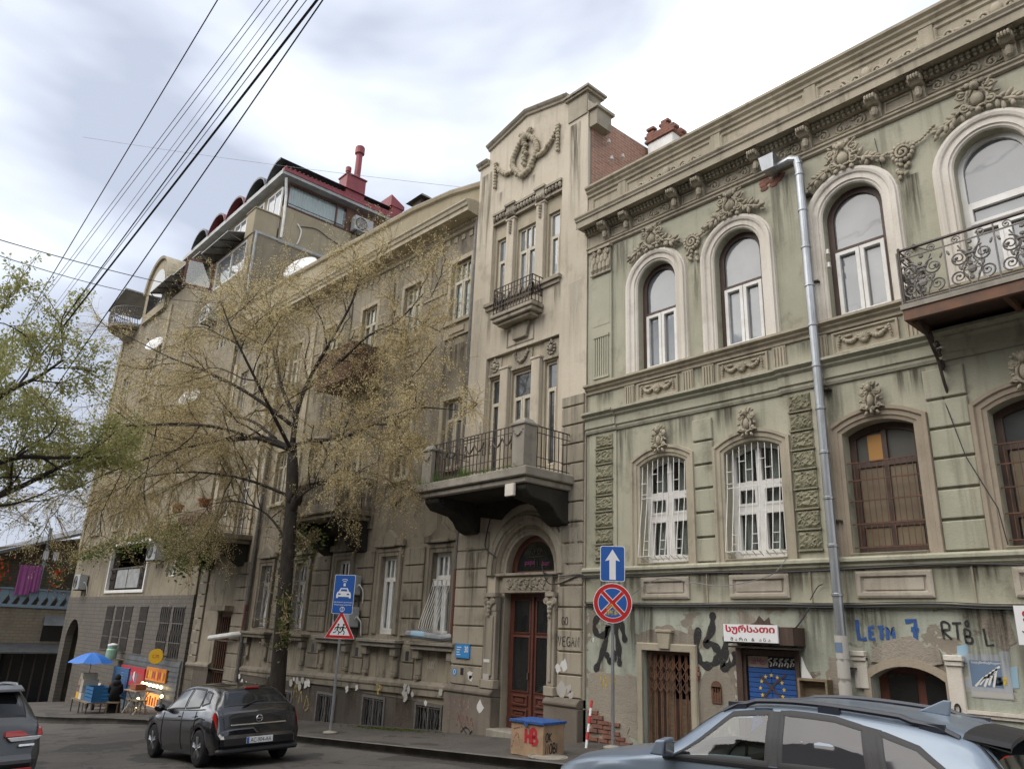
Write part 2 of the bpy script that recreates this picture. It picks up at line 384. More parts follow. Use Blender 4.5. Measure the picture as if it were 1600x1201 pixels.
def glass(name, tint, rough=.02, f0=.05, trans=.85):
    m = bpy.data.materials.new(name); m.use_nodes = True; MATS[name] = m; t = m.node_tree; t.nodes.clear()
    o = N(t, 'ShaderNodeOutputMaterial'); tr = N(t, 'ShaderNodeBsdfTransparent'); tr.inputs[0].default_value = (*[x*trans for x in tint],1)
    gl = N(t, 'ShaderNodeBsdfGlossy'); gl.inputs['Roughness'].default_value = rough; gl.inputs[0].default_value = (1,1,1,1)
    lw = N(t, 'ShaderNodeLayerWeight'); lw.inputs[0].default_value = .5
    pw = N(t, 'ShaderNodeMath', operation='POWER'); t.links.new(lw.outputs['Facing'], pw.inputs[0]); pw.inputs[1].default_value = 4.0
    ma = N(t, 'ShaderNodeMath', operation='MULTIPLY_ADD', use_clamp=True); t.links.new(pw.outputs[0], ma.inputs[0]); ma.inputs[1].default_value = .8; ma.inputs[2].default_value = f0
    ms = N(t, 'ShaderNodeMixShader'); t.links.new(ma.outputs[0], ms.inputs[0]); t.links.new(tr.outputs[0], ms.inputs[1]); t.links.new(gl.outputs[0], ms.inputs[2]); t.links.new(ms.outputs[0], o.inputs[0])
glass('glass_clear', (.9,.94,.93), .02, .07, .9); glass('car_glass', (.72,.78,.74), .02, .07, .92); glass('car_tint', (.2,.2,.22), .02, .14, .9)
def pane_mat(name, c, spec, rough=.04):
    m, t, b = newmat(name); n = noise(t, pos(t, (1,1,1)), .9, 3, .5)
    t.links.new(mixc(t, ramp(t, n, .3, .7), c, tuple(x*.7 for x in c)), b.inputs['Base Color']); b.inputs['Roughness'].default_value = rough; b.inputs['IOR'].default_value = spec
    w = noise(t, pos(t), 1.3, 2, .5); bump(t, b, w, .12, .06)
simple('car_pane', (.035,.035,.04), .05, 0, .6); pane_mat('pane_sky', (.24,.255,.27), 1.75); pane_mat('pane_dark', (.022,.023,.024), 1.6); pane_mat('pane_mid', (.10,.105,.105), 1.8)  # pane_sky: part of the mirrored sky is painted into its grey-blue base
def leafmat(name, c1, c2, tr=.45):
    m, t, b = newmat(name); oi = N(t, 'ShaderNodeNewGeometry'); rr = N(t, 'ShaderNodeMapRange'); t.links.new(oi.outputs['Random Per Island'], rr.inputs[0])
    c = mixc(t, rr.outputs[0], c1, c2); t.links.new(c, b.inputs['Base Color']); b.inputs['Roughness'].default_value = .7; b.inputs['Specular IOR Level'].default_value = .3
    tl = N(t, 'ShaderNodeBsdfTranslucent'); t.links.new(c, tl.inputs[0]); ms = N(t, 'ShaderNodeMixShader'); ms.inputs[0].default_value = tr
    t.links.new(b.outputs[0], ms.inputs[1]); t.links.new(tl.outputs[0], ms.inputs[2]); t.links.new(ms.outputs[0], t.nodes['Material Output'].inputs[0])
leafmat('bud', (.58,.48,.24), (.78,.68,.40)); leafmat('leaf_green', (.27,.29,.10), (.46,.45,.20)); leafmat('ivy', (.06,.085,.02), (.17,.19,.06)); leafmat('grass', (.07,.13,.025), (.14,.2,.05)); leafmat('dry', (.16,.12,.06), (.10,.08,.04))

def worn(name, c, lo=.32, hi=.5, floor=.35):
    """sprayed paint rubbed thin by the rough plaster under it"""
    m, t, b = newmat(name); n = noise(t, pos(t), 16, 7, .72); b.inputs['Base Color'].default_value = (*c,1); b.inputs['Roughness'].default_value = .75
    t.links.new(ramp(t, n, lo, hi, floor, 1), b.inputs['Alpha']); bump(t, b, n, .4, .01)
worn('black_paint', (.022,.021,.02)); worn('blue_paint', (.025,.085,.27)); worn('yellow_print', (.55,.40,.06), .38, .6, .1); worn('green_print', (.03,.16,.07)); worn('smear_pink', (.34,.22,.21), .42, .66, 0); worn('smear_red', (.30,.07,.07), .42, .66, 0); worn('smear_brown', (.13,.06,.05), .42, .66, 0)
def streak(name, c, k=.8):
    """rain-washed soot below a ledge: strongest at its top, breaking into runs"""
    m, t, b = newmat(name); b.inputs['Base Color'].default_value = (*c,1); b.inputs['Roughness'].default_value = .95; b.inputs['Specular IOR Level'].default_value = .1
    tcn = N(t, 'ShaderNodeTexCoord'); sp = N(t, 'ShaderNodeSeparateXYZ'); t.links.new(tcn.outputs['Generated'], sp.inputs[0])
    n = noise(t, pos(t, (5,5,.25)), 2.2, 6, .65); zf = ramp(t, sp.outputs[2], .05, 1.0); xa = ramp(t, sp.outputs[0], 0, .22); xb = ramp(t, sp.outputs[0], 1, .78)
    def mul(a, b_): q = N(t, 'ShaderNodeMath', operation='MULTIPLY'); t.links.new(a, q.inputs[0]); t.links.new(b_, q.inputs[1]); return q.outputs[0]
    t.links.new(mul(mul(ramp(t, n, .36, .66, 0, k), zf), mul(xa, xb)), b.inputs['Alpha'])
streak('soot_run', (.05,.042,.032), .46); streak('lime_run', (.55,.50,.42), .6); streak('damp_run', (.08,.068,.05), .7)
def street(name, c1, c2, crack_s, seed):
    m, t, b = newmat(name); o = (seed, seed*2, 0)
    big = noise(t, pos(t, (1,1,1), o), .35, 6, .6); c = mixc(t, ramp(t, big, .38, .62), c1, c2)
    ptc = noise(t, pos(t, (1,1.6,1), (seed+4,0,0)), .5, 3, .4); c = mixc(t, ramp(t, ptc, .575, .585), c, tuple(x*.62 for x in c2))
    oil = noise(t, pos(t, (1,2,1), (seed+8,0,0)), 1.3, 6, .7); c = mixc(t, ramp(t, oil, .58, .74, 0, .7), c, tuple(x*.4 for x in c2))
    du = noise(t, pos(t, (1,1,1), (seed+2,3,0)), 2.6, 7, .7); c = mixc(t, ramp(t, du, .52, .75, 0, .5), c, tuple(min(1,x*1.7) for x in c1))
    wv = noise(t, pos(t), 1.5, 4, .6); vm = N(t, 'ShaderNodeVectorMath', operation='ADD'); t.links.new(pos(t), vm.inputs[0]); t.links.new(wv, vm.inputs[1])
    vo = N(t, 'ShaderNodeTexVoronoi', feature='DISTANCE_TO_EDGE'); vo.inputs['Scale'].default_value = crack_s; t.links.new(vm.outputs[0], vo.inputs['Vector'])
    ck = ramp(t, vo.outputs['Distance'], .004, .012, 1, 0); c = mixc(t, ck, c, tuple(x*.25 for x in c2))
    gr = noise(t, pos(t), 45, 4, .7); c = mixc(t, ramp(t, gr, .3, .7, 0, .35), c, tuple(x*.5 for x in c1))
    t.links.new(c, b.inputs['Base Color']); b.inputs['Roughness'].default_value = .85; bump(t, b, gr, .5, .01)
street('road', (.095,.085,.074), (.07,.063,.056), .55, 1.0); street('pavement', (.10,.088,.075), (.066,.058,.05), .8, 5.0)
pane_mat('pane_sky_b', (.19,.205,.22), 1.75); pane_mat('pane_sky_c', (.26,.27,.275), 1.7); pane_mat('pane_mid_b', (.05,.055,.06), 1.6); pane_mat('pane_mid_c', (.17,.165,.15), 1.5)  # pane_sky variants: painted sky reflection in differing tones
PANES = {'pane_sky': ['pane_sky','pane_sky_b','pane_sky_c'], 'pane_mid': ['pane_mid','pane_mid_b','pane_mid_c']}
# ---------------------------------------------------------------- ground
mb = MB(); xs = [-260,-180,-130]+[-110+2.5*i for i in range(57)]+[40,60,100,160]; ys = [-200,-120,-60,-30,-20,-16,-14,-11,-8,-5,-2.5,2,8,16,30,60,120,200]
def Zroad(X, Y): return Zr(max(X,-75), Y)
for x in xs:
    for y in ys: mb.v.append((x, y, Zroad(x, y)))
k = len(ys)
for i in range(len(xs)-1):
    for j in range(k-1): mb.f.append([i*k+j,(i+1)*k+j,(i+1)*k+j+1,i*k+j+1]); mb.m.append(0)
struct(obj('road', mb, 'road'))
KERB = [(14,-2.5),(4,-2.5),(-2,-2.5),(-6,-2.5),(-10,-2.5),(-14,-2.5),(-18,-2.5),(-22,-2.45),(-25,-2.5),(-26.6,-2.9),(-28,-3.6),(-29.6,-4.05),(-32,-4.2),(-36,-4.1),(-41,-3.7),(-45,-2.8),(-47.6,-1.2),(-48.8,1),(-49.2,5),(-49.3,14),(-49.3,24)]
def kz(x, y): return Zf(x)-.045
mb = MB(); mk = MB()
for (ax, ay), (bx, by) in zip(KERB, KERB[1:]):
    n = 3
    for i in range(n):
        p = (ax+(bx-ax)*i/n, ay+(by-ay)*i/n); q = (ax+(bx-ax)*(i+1)/n, ay+(by-ay)*(i+1)/n)
        pin = (max(p[0], -47.2), .4 if p[0] > -47 else max(p[1],.4)); qin = (max(q[0], -47.2), .4 if q[0] > -47 else max(q[1],.4))
        mb.add([(p[0],p[1],kz(*p)),(q[0],q[1],kz(*q)),(qin[0],qin[1],Zf(qin[0])),(pin[0],pin[1],Zf(pin[0]))], [(0,3,2,1)])
        def inn(a, b, c):
            dx, dy = b[0]-a[0], b[1]-a[1]; L = math.hypot(dx, dy); return (c[0]+dy/L*.14*-1, c[1]-dx/L*.14)
        a0, b0 = p, q; a1, b1 = inn(p, q, p), inn(p, q, q)
        # kerb: a real step with its own top, 4 mm above the paving
        mk.add([(a0[0],a0[1],Zr(*a0)-.05),(b0[0],b0[1],Zr(*b0)-.05),(b0[0],b0[1],kz(*b0)+.012),(a0[0],a0[1],kz(*a0)+.012),
                (2*a0[0]-a1[0],2*a0[1]-a1[1],kz(*a0)+.012),(2*b0[0]-b1[0],2*b0[1]-b1[1],kz(*b0)+.012)], [(0,1,2,3),(3,2,5,4)])
struct(obj('pavement', mb, 'pavement')); struct(obj('kerb', mk, 'kerbstone'))
# ---------------------------------------------------------------- ornament and window builders
def garland(mb, p0, p1, sag, r, y, n=11, fat=1.6):
    for i in range(n):
        t = i/(n-1); k = 1+(fat-1)*math.sin(PI*t)
        x = p0[0]+(p1[0]-p0[0])*t; z = p0[1]+(p1[1]-p0[1])*t-sag*math.sin(PI*t)
        mb.blob((x+random.uniform(-.2,.2)*r, y-random.uniform(0,.5)*r, z+random.uniform(-.2,.2)*r), (r*k, r*.9*k, r*k*random.uniform(.8,1.1)), 6, 4)
def scroll(mb, cx, cz, R, turns, d, y, r=.015, a0=0, n=6, r1=None):
    k = int(12*turns)+4
    pts = [(cx+d*R*(1-.8*i/k)*math.cos(a0+2*PI*turns*i/k), y, cz+R*(1-.8*i/k)*math.sin(a0+2*PI*turns*i/k)) for i in range(k+1)]
    mb.tube(pts, r if r1 is None else [r+(r1-r)*i/k for i in range(k+1)], n)
    mb.blob(pts[-1], r*1.6, 6, 4)
def leaf(mb, x, z, ang, L, wd, y, th=.03):
    mb.blob((x+math.cos(ang)*L/2, y, z+math.sin(ang)*L/2), (L/2, th, wd/2), 6, 5, rot=ang)
def spray(mb, x, z, ang, L, wd, y, n=6):
    for i in range(n):
        t = i/(n-1); px = x+math.cos(ang)*L*t*.75; pz = z+math.sin(ang)*L*t*.75
        for s_ in (-1,1): leaf(mb, px+random.uniform(-.02,.02), pz+random.uniform(-.02,.02), ang+s_*(1.1-.6*t)+random.uniform(-.4,.4), L*.36*(1.1-.4*t)*random.uniform(.7,1.2), wd*.42, y-random.uniform(0,.05), .035)
    leaf(mb, x, z, ang, L, wd*.4, y-.025, .045)
def cartouche(mb, cx, cz, w, h, y, head=True):
    mb.blob((cx, y, cz-.08*h), (w*.19, .08, h*.24), 10, 6)
    k = 18; mb.tube([(cx+w*.24*math.cos(2*PI*i/k)*(1.1-.25*math.sin(2*PI*i/k)), y-.03+.02*math.sin(i*2.1), cz-.08*h+h*.31*math.sin(2*PI*i/k)) for i in range(k)], .016+.014*w, 5, closed=True)
    for i in range(16): a = random.uniform(0,2*PI); leaf(mb, cx+w*.3*math.cos(a), cz+h*.3*math.sin(a), a+random.uniform(-1.2,1.2), w*random.uniform(.14,.28), h*.09, y-random.uniform(.0,.05), .03)
    for s_ in (-1,1):
        scroll(mb, cx+s_*w*.36, cz+h*.2, w*.17, 1.4, s_, y-.03, .02, PI*.9); scroll(mb, cx+s_*w*.33, cz-h*.25, w*.14, 1.3, s_, y-.03, .018, -PI*.8)
        leaf(mb, cx+s_*w*.2, cz-h*.4, -PI/2+s_*.5, h*.2, w*.15, y-.02)
        leaf(mb, cx+s_*w*.12, cz+h*.34, PI/2-s_*.6, h*.22, w*.16, y-.03)
        for i in range(4): leaf(mb, cx+s_*w*(.3+.04*i), cz+h*(.34-.2*i), (0 if s_ > 0 else PI)+s_*(.7-.45*i), w*.22, h*.08, y-.02)
    if head:
        mb.blob((cx, y-.06, cz+h*.3), (w*.12, .07, h*.13), 8, 6); mb.blob((cx, y-.09, cz+h*.27), (w*.04,.05,h*.05), 6, 4)
        for i in range(5): leaf(mb, cx, cz+h*.36, PI/2+(i-2)*.45, h*.2, w*.09, y-.03)
    leaf(mb, cx, cz-h*.36, -PI/2, h*.2, w*.16, y-.03, .04)
def swag_panel(mb, x0, x1, z0, z1, y):
    w = x1-x0; h = z1-z0; c = (x0+x1)/2; r = h*.075
    for s_ in (-1,1):
        garland(mb, (c+s_*w*.1, z0+h*.62), (c+s_*w*.43, z0+h*.8), h*.28, r, y-.01, 9, 1.7)
        garland(mb, (c+s_*w*.44, z0+h*.82), (c+s_*w*.46, z0+h*.3), 0, r*.8, y-.01, 5, 1.2)
        leaf(mb, c+s_*w*.2, z0+h*.75, 0 if s_>0 else PI, w*.16, h*.16, y)
    for i in range(7):
        a = PI*(.15+.7*i/6); leaf(mb, c, z0+h*.38, a, h*.42, h*.12, y-.02, .035)
        leaf(mb, c, z0+h*.5, -a, h*.3, h*.12, y-.02, .03)
def frieze_scrolls(mb, x0, x1, zc, h, y):
    n = max(2, int(round((x1-x0)/(h*1.15)))); st = (x1-x0)/n
    for i in range(n):
        cx = x0+st*(i+.5); d = 1 if i%2 else -1
        scroll(mb, cx, zc, h*.42, 1.35, d, y, .02, PI*(.5 if d>0 else -.5)*d)
        for a in (.4, 1.2, 2.2): leaf(mb, cx+d*h*.3, zc-d*h*.2, a*d+(0 if d>0 else PI), h*.4, h*.13, y, .025)
def capital(mb, x0, x1, z0, z1, y, flip=1):
    w = x1-x0; h = z1-z0; c = (x0+x1)/2
    mb.box(x0-.03, x1+.03, y-.08, y+.02, z1-.06, z1)
    mb.box(x0, x1, y-.025, y+.02, z0+.03, z1-.06)
    mb.tube([(x0-.01,y-.02,z0+.015),(x1+.01,y-.02,z0+.015)], .025, 6)
    for s_ in (-1,1): scroll(mb, c+s_*w*.36, z1-h*.24, w*.14, 1.5, s_, y-.05, .02, PI*.5)
    for i in range(5): leaf(mb, x0+w*(.1+.2*i), z0+.04, PI/2, h*.42, w*.2, y-.035, .045)
    for i in range(4): leaf(mb, x0+w*(.2+.2*i), z0+h*.3, PI/2, h*.42, w*.19, y-.045, .045)
    mb.blob((c, y-.07, z1-h*.2), (w*.1,.04,w*.1), 7, 5)
def room_back(parent, x0, x1, z0, z1, y):  # sheet behind the windows; the room's dimness is put into its near-black colour
    mb = MB(); mb.add([(x0,y,z0),(x1,y,z0),(x1,y,z1),(x0,y,z1)], [(0,1,2,3)]); return obj('room_back', mb, 'dark_room', parent)
def window(parent, x0, x1, z0, zs, rise, y, rows, fm='white_paint', pm='pane_sky', fwid=.05, bar=.035, th=.05, curtain=None, name='window', sash=0, cols_x=None):
    """rows: [(top z or None, number of panes)] from the bottom; parts: frame mesh with one pane object per light"""
    mb = MB(); L = outline(x0, x1, z0, zs, rise, 14)
    mb.sweep(L, [(0,y+th),(0,y),(-fwid,y),(-fwid,y+th)], cap=False)
    mb.box(x0+fwid, x1-fwid, y, y+th, z0, z0+fwid)
    ztop = lambda x: (arch_z(x0, x1, zs, rise, x) if rise else zs)-fwid
    panes = []; zb = z0+fwid
    for ri, (zt, n) in enumerate(rows):
        last = zt is None
        if not last: mb.box(x0+fwid, x1-fwid, y-.004, y+th, zt-bar/2, zt+bar/2)
        xa0, xb0 = x0+fwid, x1-fwid
        for i in range(n):
            xa = xa0+(xb0-xa0)*i/n+(bar/2 if i else 0); xb = xa0+(xb0-xa0)*(i+1)/n-(bar/2 if i < n-1 else 0)
            if i:
                zt_ = (ztop((xa+xb)/2) if last else zt-bar/2)
                mb.box(xa-bar, xa, y-.002, y+th, zb, min(zt_+.02, zs+rise-fwid*.5) if last else zt_)
            if last and rise: poly = [(xa,zb),(xb,zb)]+[(xb+(xa-xb)*q/8, ztop(xb+(xa-xb)*q/8)) for q in range(9)]
            else: poly = [(xa,zb),(xb,zb),(xb,(zs-fwid) if last else zt-bar/2),(xa,(zs-fwid) if last else zt-bar/2)]
            if sash and not last or sash == 2:
                L2 = [poly[0]]+poly[:0:-1]
                mb.sweep(L2, [(0,y+th-.01),(0,y-.012),(-sash_w,y-.012),(-sash_w,y+th-.01)], closed=True, cap=False)
            panes.append(poly)
        zb = (zt or 0)+bar/2
    f = obj(name, mb, fm, parent)
    for p in panes:
        q = MB(); q.prism(p, y+th*.55, y+th*.55+.008); obj('pane', q, random.choice(PANES.get(pm, [pm])), f)
    if curtain:
        q = MB(); n = 26
        for i in range(n+1):
            x = x0+.02+(x1-x0-.04)*i/n; yy = y+th+.035+.02*math.sin(i*1.9)+.01*math.sin(i*4.1)
            q.v += [(x,yy,z0+.03),(x,yy,zs+rise*.6)]
        for i in range(n): q.f.append([2*i,2*i+2,2*i+3,2*i+1]); q.m.append(0)
        obj('curtain', q, curtain, f, smooth=True)
    return f
sash_w = .045
def text_mb(body, size, cx, cz, y, width=None, axis='x', bold=0.0, align='CENTER', th=.002, space=1.0):
    """letters standing in the XZ plane at depth y, reading along +X"""
    cu = bpy.data.curves.new('t', 'FONT'); cu.body = body; cu.size = 1; cu.align_x = 'LEFT'; cu.offset = bold; cu.space_character = space; cu.resolution_u = 3
    o = bpy.data.objects.new('t', cu); col.objects.link(o); bpy.context.view_layer.update()
    me = o.evaluated_get(bpy.context.evaluated_depsgraph_get()).to_mesh()
    P = [tuple(v.co) for v in me.vertices]; F = [list(p.vertices) for p in me.polygons]
    o.to_mesh_clear(); bpy.data.objects.remove(o); bpy.data.curves.remove(cu)
    mb = MB()
    if not P: return mb
    a = np.array(P); lo, hi = a.min(0), a.max(0); sx = sz = size/(hi[1]-lo[1])
    if width: sx = width/(hi[0]-lo[0])
    mb.add([(cx+(p[0]-(lo[0]+hi[0])/2)*sx, y, cz+(p[1]-(lo[1]+hi[1])/2)*sz) for p in P], F)
    return mb
def grille(parent, x0, x1, z0, zs, rise, y, nbar, hz, mat, r=.009, bulge=None, name='grille'):
    mb = MB()
    for i in range(nbar):
        x = x0+(x1-x0)*(i+.5)/nbar if nbar > 1 else (x0+x1)/2
        zt = arch_z(x0,x1,zs,rise,x) if rise else zs
        if bulge: mb.tube([(x,y,zt),(x,y-.03,z0+(zt-z0)*.7),(x,y-bulge*.55,z0+(zt-z0)*.4),(x,y-bulge,z0+(zt-z0)*.12),(x,y-bulge*.75,z0+.02),(x,y,z0)], r, 4)
        else: mb.tube([(x,y,z0),(x,y,zt)], r, 4)
    for z in hz:
        if bulge:
            t = (zs-z)/(zs-z0); yy = y-bulge*min(1, t*1.1); mb.tube([(x0,y,z),(x0,yy,z),(x1,yy,z),(x1,y,z)], r, 4)
        else: mb.tube([(x0,y,z),(x1,y,z)], r, 4)
    return obj(name, mb, mat, parent)
# ---------------------------------------------------------------- green two-storey house on a shop storey
G = thing('green_house', 'weathered pale green house with arched upper windows and ornate stucco cornice', 'building', (-4, 5, 0))
GX0, GX1 = -10.08, 2.6
UP = [(-8.75,-7.85),(-6.98,-6.06),(-4.92,-3.97),(-2.94,-2.0)]; LO = [(-8.75,-7.74),(-6.97,-5.95),(-4.94,-3.92),(-3.0,-1.98)]
USP, URI = 8.47, .45
ops = [(a,b,6.75 if i < 3 else 6.28,USP,(b-a)/2) for i,(a,b) in enumerate(UP)]+[(a,b,3.13,4.88,.14) for a,b in LO]
gops = [(-8.75,-7.76,-.6,1.69,0),(-6.82,-5.95,-.6,1.8,0),(-4.87,-3.93,-.6,1.5,.16)]
mb = MB(); wall(mb, GX0, GX1, 2.43, 11.3, 0, ops, .3)
mb.add([(GX0,0,2.43),(GX0,0,11.3),(GX0,10,11.3),(GX0,10,2.43)], [(0,1,2,3)]); mb.add([(GX1,0,-1),(GX1,0,11.3),(GX1,10,11.3),(GX1,10,-1)], [(0,3,2,1)])
mb.add([(GX0,.2,10.6),(GX1,.2,10.6),(GX1,10,10.9),(GX0,10,10.9)], [(0,1,2,3)]); mb.add([(GX0,10,-1),(GX1,10,-1),(GX1,10,11.3),(GX0,10,11.3)], [(0,3,2,1)])
obj('wall', mb, 'green_plaster', G)
mb = MB(); wall(mb, GX0, GX1, -1, 2.43, .015, gops, .35); mb.add([(GX0,.015,-1),(GX0,.015,2.43),(GX0,10,2.43),(GX0,10,-1)], [(0,1,2,3)])
obj('ground_storey_wall', mb, 'green_base', G)
room_back(G, GX0+.1, GX1, -1, 9.4, .75)
# mouldings along the facade: profile (y,z) swept in X with a return at the left end
def course(name, pr, x0=GX0, x1=GX1, mat='ochre_trim', parent=G, yb=.0):
    mb = MB(); P = [(yb,pr[0][1])]+pr+[(yb,pr[-1][1])]; mb.prismx(P, x0, x1); return obj(name, mb, mat, parent)
def breaks(name, pr, spans, mat='ochre_trim', parent=G):   # course that steps forward over pilasters
    for x0, x1 in spans: course(name, [(y-.035, z+.0) for y, z in pr], x0, x1, mat, parent)
c_ledge = [(-.05,2.93),(-.09,2.96),(-.09,2.99),(-.14,3.02),(-.14,3.06),(-.10,3.09)]
course('ledge', c_ledge, mat='green_plaster')
c2 = [(-.03,5.68),(-.05,5.72),(-.05,5.76),(-.08,5.78),(-.08,5.93),(-.13,5.97),(-.13,6.0),(-.2,6.04),(-.2,6.08)]
course('string_course', c2, mat='green_plaster'); breaks('string_course', [(y,z+.003) for y,z in c2], [(-10.03,-9.28),(-5.85,-5.1)], 'green_plaster')
c3 = [(-.04,6.52),(-.04,6.57),(-.09,6.6),(-.09,6.63),(-.15,6.66),(-.15,6.7)]
course('sill_course', c3, mat='ochre_trim')
course('parapet_wall', [(-.02,10.3),(-.02,11.1)], mat='ochre_trim')
course('architrave', [(-.03,9.72),(-.06,9.74),(-.06,9.78),(-.09,9.8),(-.09,9.83),(-.05,9.84)], mat='ochre_trim')
course('frieze', [(-.035,9.84),(-.035,10.12)], mat='ochre_trim')
course('bed_moulding', [(-.1,10.115),(-.1,10.17),(-.16,10.2),(-.16,10.23)], mat='ochre_trim')
corn = [(-.18,10.24),(-.33,10.25),(-.33,10.22),(-.35,10.22),(-.35,10.36),(-.38,10.38),(-.38,10.41),(-.41,10.45),(-.41,10.48),(-.1,10.56)]
course('cornice', corn, GX0-.06, mat='ochre_trim')
course('parapet_cap', [(-.02,11.08),(-.06,11.1),(-.06,11.16),(-.11,11.2),(-.11,11.24),(-.16,11.28),(-.16,11.33),(-.02,11.37)], mat='ochre_trim')
# parapet panels and pedestals
xb = -10.0
for i, (x0, x1) in enumerate([(-9.95,-9.2),(-9.0,-6.9),(-6.7,-5.0),(-4.8,-3.1),(-2.9,-1.2),(-1.0,.6)]):
    mb = MB(); mb.sweep([(x0,10.62),(x0,11.02),(x1,11.02),(x1,10.62)], [(0,-.02),(0,-.045),(-.03,-.05),(-.05,-.03),(-.05,-.02)], closed=True); obj('parapet_panel', mb, 'ochre_trim', G)
    if i in (1,3,4):
        mb = MB(); c = (x0+x1)/2
        for s_ in (-1,1):
            for q in range(3): scroll(mb, c+s_*(.16+.24*q), 10.76, .1, 1.3, s_, -.04, .02, PI*.5*(1 if q%2 else -1))
            for q in range(6): leaf(mb, c+s_*(.1+.12*q), 10.74, (0 if s_>0 else PI)+s_*(.5 if q%2 else -.4), .13, .05, -.04)
        mb.blob((c,-.05,10.8), (.09,.05,.11), 8, 5); obj('parapet_relief', mb, 'ochre_trim', G, smooth=True)
    if i:
        mb = MB(); mb.box(x0-.2, x0-.0, -.055, 0, 10.5, 11.08); obj('pedestal', mb, 'ochre_trim', G)
# dentils and egg moulding: too small to pick apart, one part each
mb = MB(); x = GX0+.02
while x < 1.0: mb.box(x, x+.045, -.155, -.1, 10.125, 10.17); x += .085
tag(obj('dentils', mb, 'ochre_trim', G), None, None, kind='stuff')
mb = MB(); x = GX0+.04
while x < 1.0: mb.blob((x,-.165,10.205), (.035,.035,.035), 6, 4); x += .085
tag(obj('egg_moulding', mb, 'green_plaster', G, smooth=True), None, None, kind='stuff')
BR = [-9.5,-8.92,-7.72,-7.15,-5.95,-5.02,-3.86,-3.2,-1.98,-1.35,-.2,.4]
bm_ = MB(); bm_.prismx([(0,-.3),(-.05,-.3),(-.09,-.2),(-.10,-.12),(-.18,-.1),(-.25,-.03),(-.25,.06),(0,.06)], -.085, .085)
bm_.box(-.12,.12,-.28,0,.06,.10)
for s_ in (-1,1): bm_.lathe([(.055,-.02),(.07,0),(.055,.02)], (s_*.08,-.19,-.02), 10, axis='x')
for i in range(4): bm_.blob((-.06+.04*i,-.26,.0), (.028,.04,.05), 6, 4)
bm_.blob((0,-.12,-.2), (.06,.05,.1), 6, 4)
bme, borg = me_of(bm_, 'ochre_trim', False, 'bracket', org=np.array([0,0,0.]))
for x in BR: inst('bracket', bme, (x,-.03,10.15), G)
for a, b in zip(BR, BR[1:]):
    if b-a < .5 or b-a > 5: 
        continue
    mb = MB()
    if b-a > .8: frieze_scrolls(mb, a+.12, b-.12, 9.98, .24, -.045); mb.tube([(a+.1,-.04,9.9),(b-.1,-.04,9.9)], .018, 5); obj('frieze_relief', mb, 'ochre_trim', G, smooth=True)
    else: mb.sweep([(a+.12,9.88),(a+.12,10.09),(b-.12,10.09),(b-.12,9.88)], [(0,-.035),(0,-.055),(-.03,-.055),(-.03,-.035)], closed=True); obj('frieze_panel', mb, 'ochre_trim', G)
# upper windows
for i, (a, b) in enumerate(UP):
    hw = (b-a)/2; zb = 6.72 if i < 3 else 6.28
    mb = MB(); mb.sweep(outline(a, b, zb, USP, hw, 22), [(0,0),(.02,-.03),(.05,-.03),(.06,-.055),(.14,-.055),(.16,-.085),(.2,-.1),(.24,-.1),(.25,-.06),(.27,-.05),(.28,0)])
    obj('archivolt', mb, 'cream_trim', G, smooth=False)
    fm = 'brown_wood' if i < 3 else 'white_paint'
    if i < 3:
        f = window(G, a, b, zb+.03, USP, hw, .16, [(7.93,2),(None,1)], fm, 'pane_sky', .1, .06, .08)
        mb = MB(); xa, xm, xc = a+.09, (a+b)/2, b-.09
        for p, q in ((xa,xm-.004),(xm+.004,xc)): mb.sweep([(p,zb+.06),(p,7.9),(q,7.9),(q,zb+.06)], [(0,.2),(0,.135),(-.065,.135),(-.065,.2)], closed=True)
        obj('casement', mb, 'white_paint', f, bevel=.006)
    else:
        f = window(G, a, b, 6.28, USP, hw, .16, [(7.6,2),(7.95,1),(None,1)], fm, 'pane_sky', .07, .06, .08, sash=1)
    mb = MB(); c = (a+b)/2; cartouche(mb, c, 9.43 if i < 3 else 9.47, .52, .5, -.1)
    cm = obj('cartouche', mb, 'ochre_trim', G, smooth=True)
    for s_ in (-1,1): mb = MB(); spray(mb, c+s_*.24, 9.3, (0 if s_>0 else PI)-s_*.45, .46, .16, -.07); obj('leaf_spray', mb, 'ochre_trim', G, smooth=True)
    if i < 3:
        mb = MB(); mb.sweep([(a-.02,6.12),(a-.02,6.48),(b+.02,6.48),(b+.02,6.12)], [(0,0),(0,-.05),(-.025,-.055),(-.045,-.03),(-.045,-.02)], closed=True)
        mb.box(a+.02, b-.02, -.022, 0, 6.15, 6.45); p = obj('garland_panel', mb, 'ochre_trim', G)
        mb = MB(); swag_panel(mb, a+.05, b-.05, 6.15, 6.46, -.035); obj('swag', mb, 'ochre_trim', p, smooth=True)
    for s_ in (-1,1):     # fluted blocks either side
        x = c+s_*(hw+.22); mb = MB(); mb.box(x-.12, x+.12, -.03, 0, 6.1, 6.51)
        for q in range(4): mb.box(x-.095+.055*q, x-.065+.055*q, -.05, -.03, 6.14, 6.48)
        if i < 3: obj('fluted_block', mb, 'ochre_trim', G)
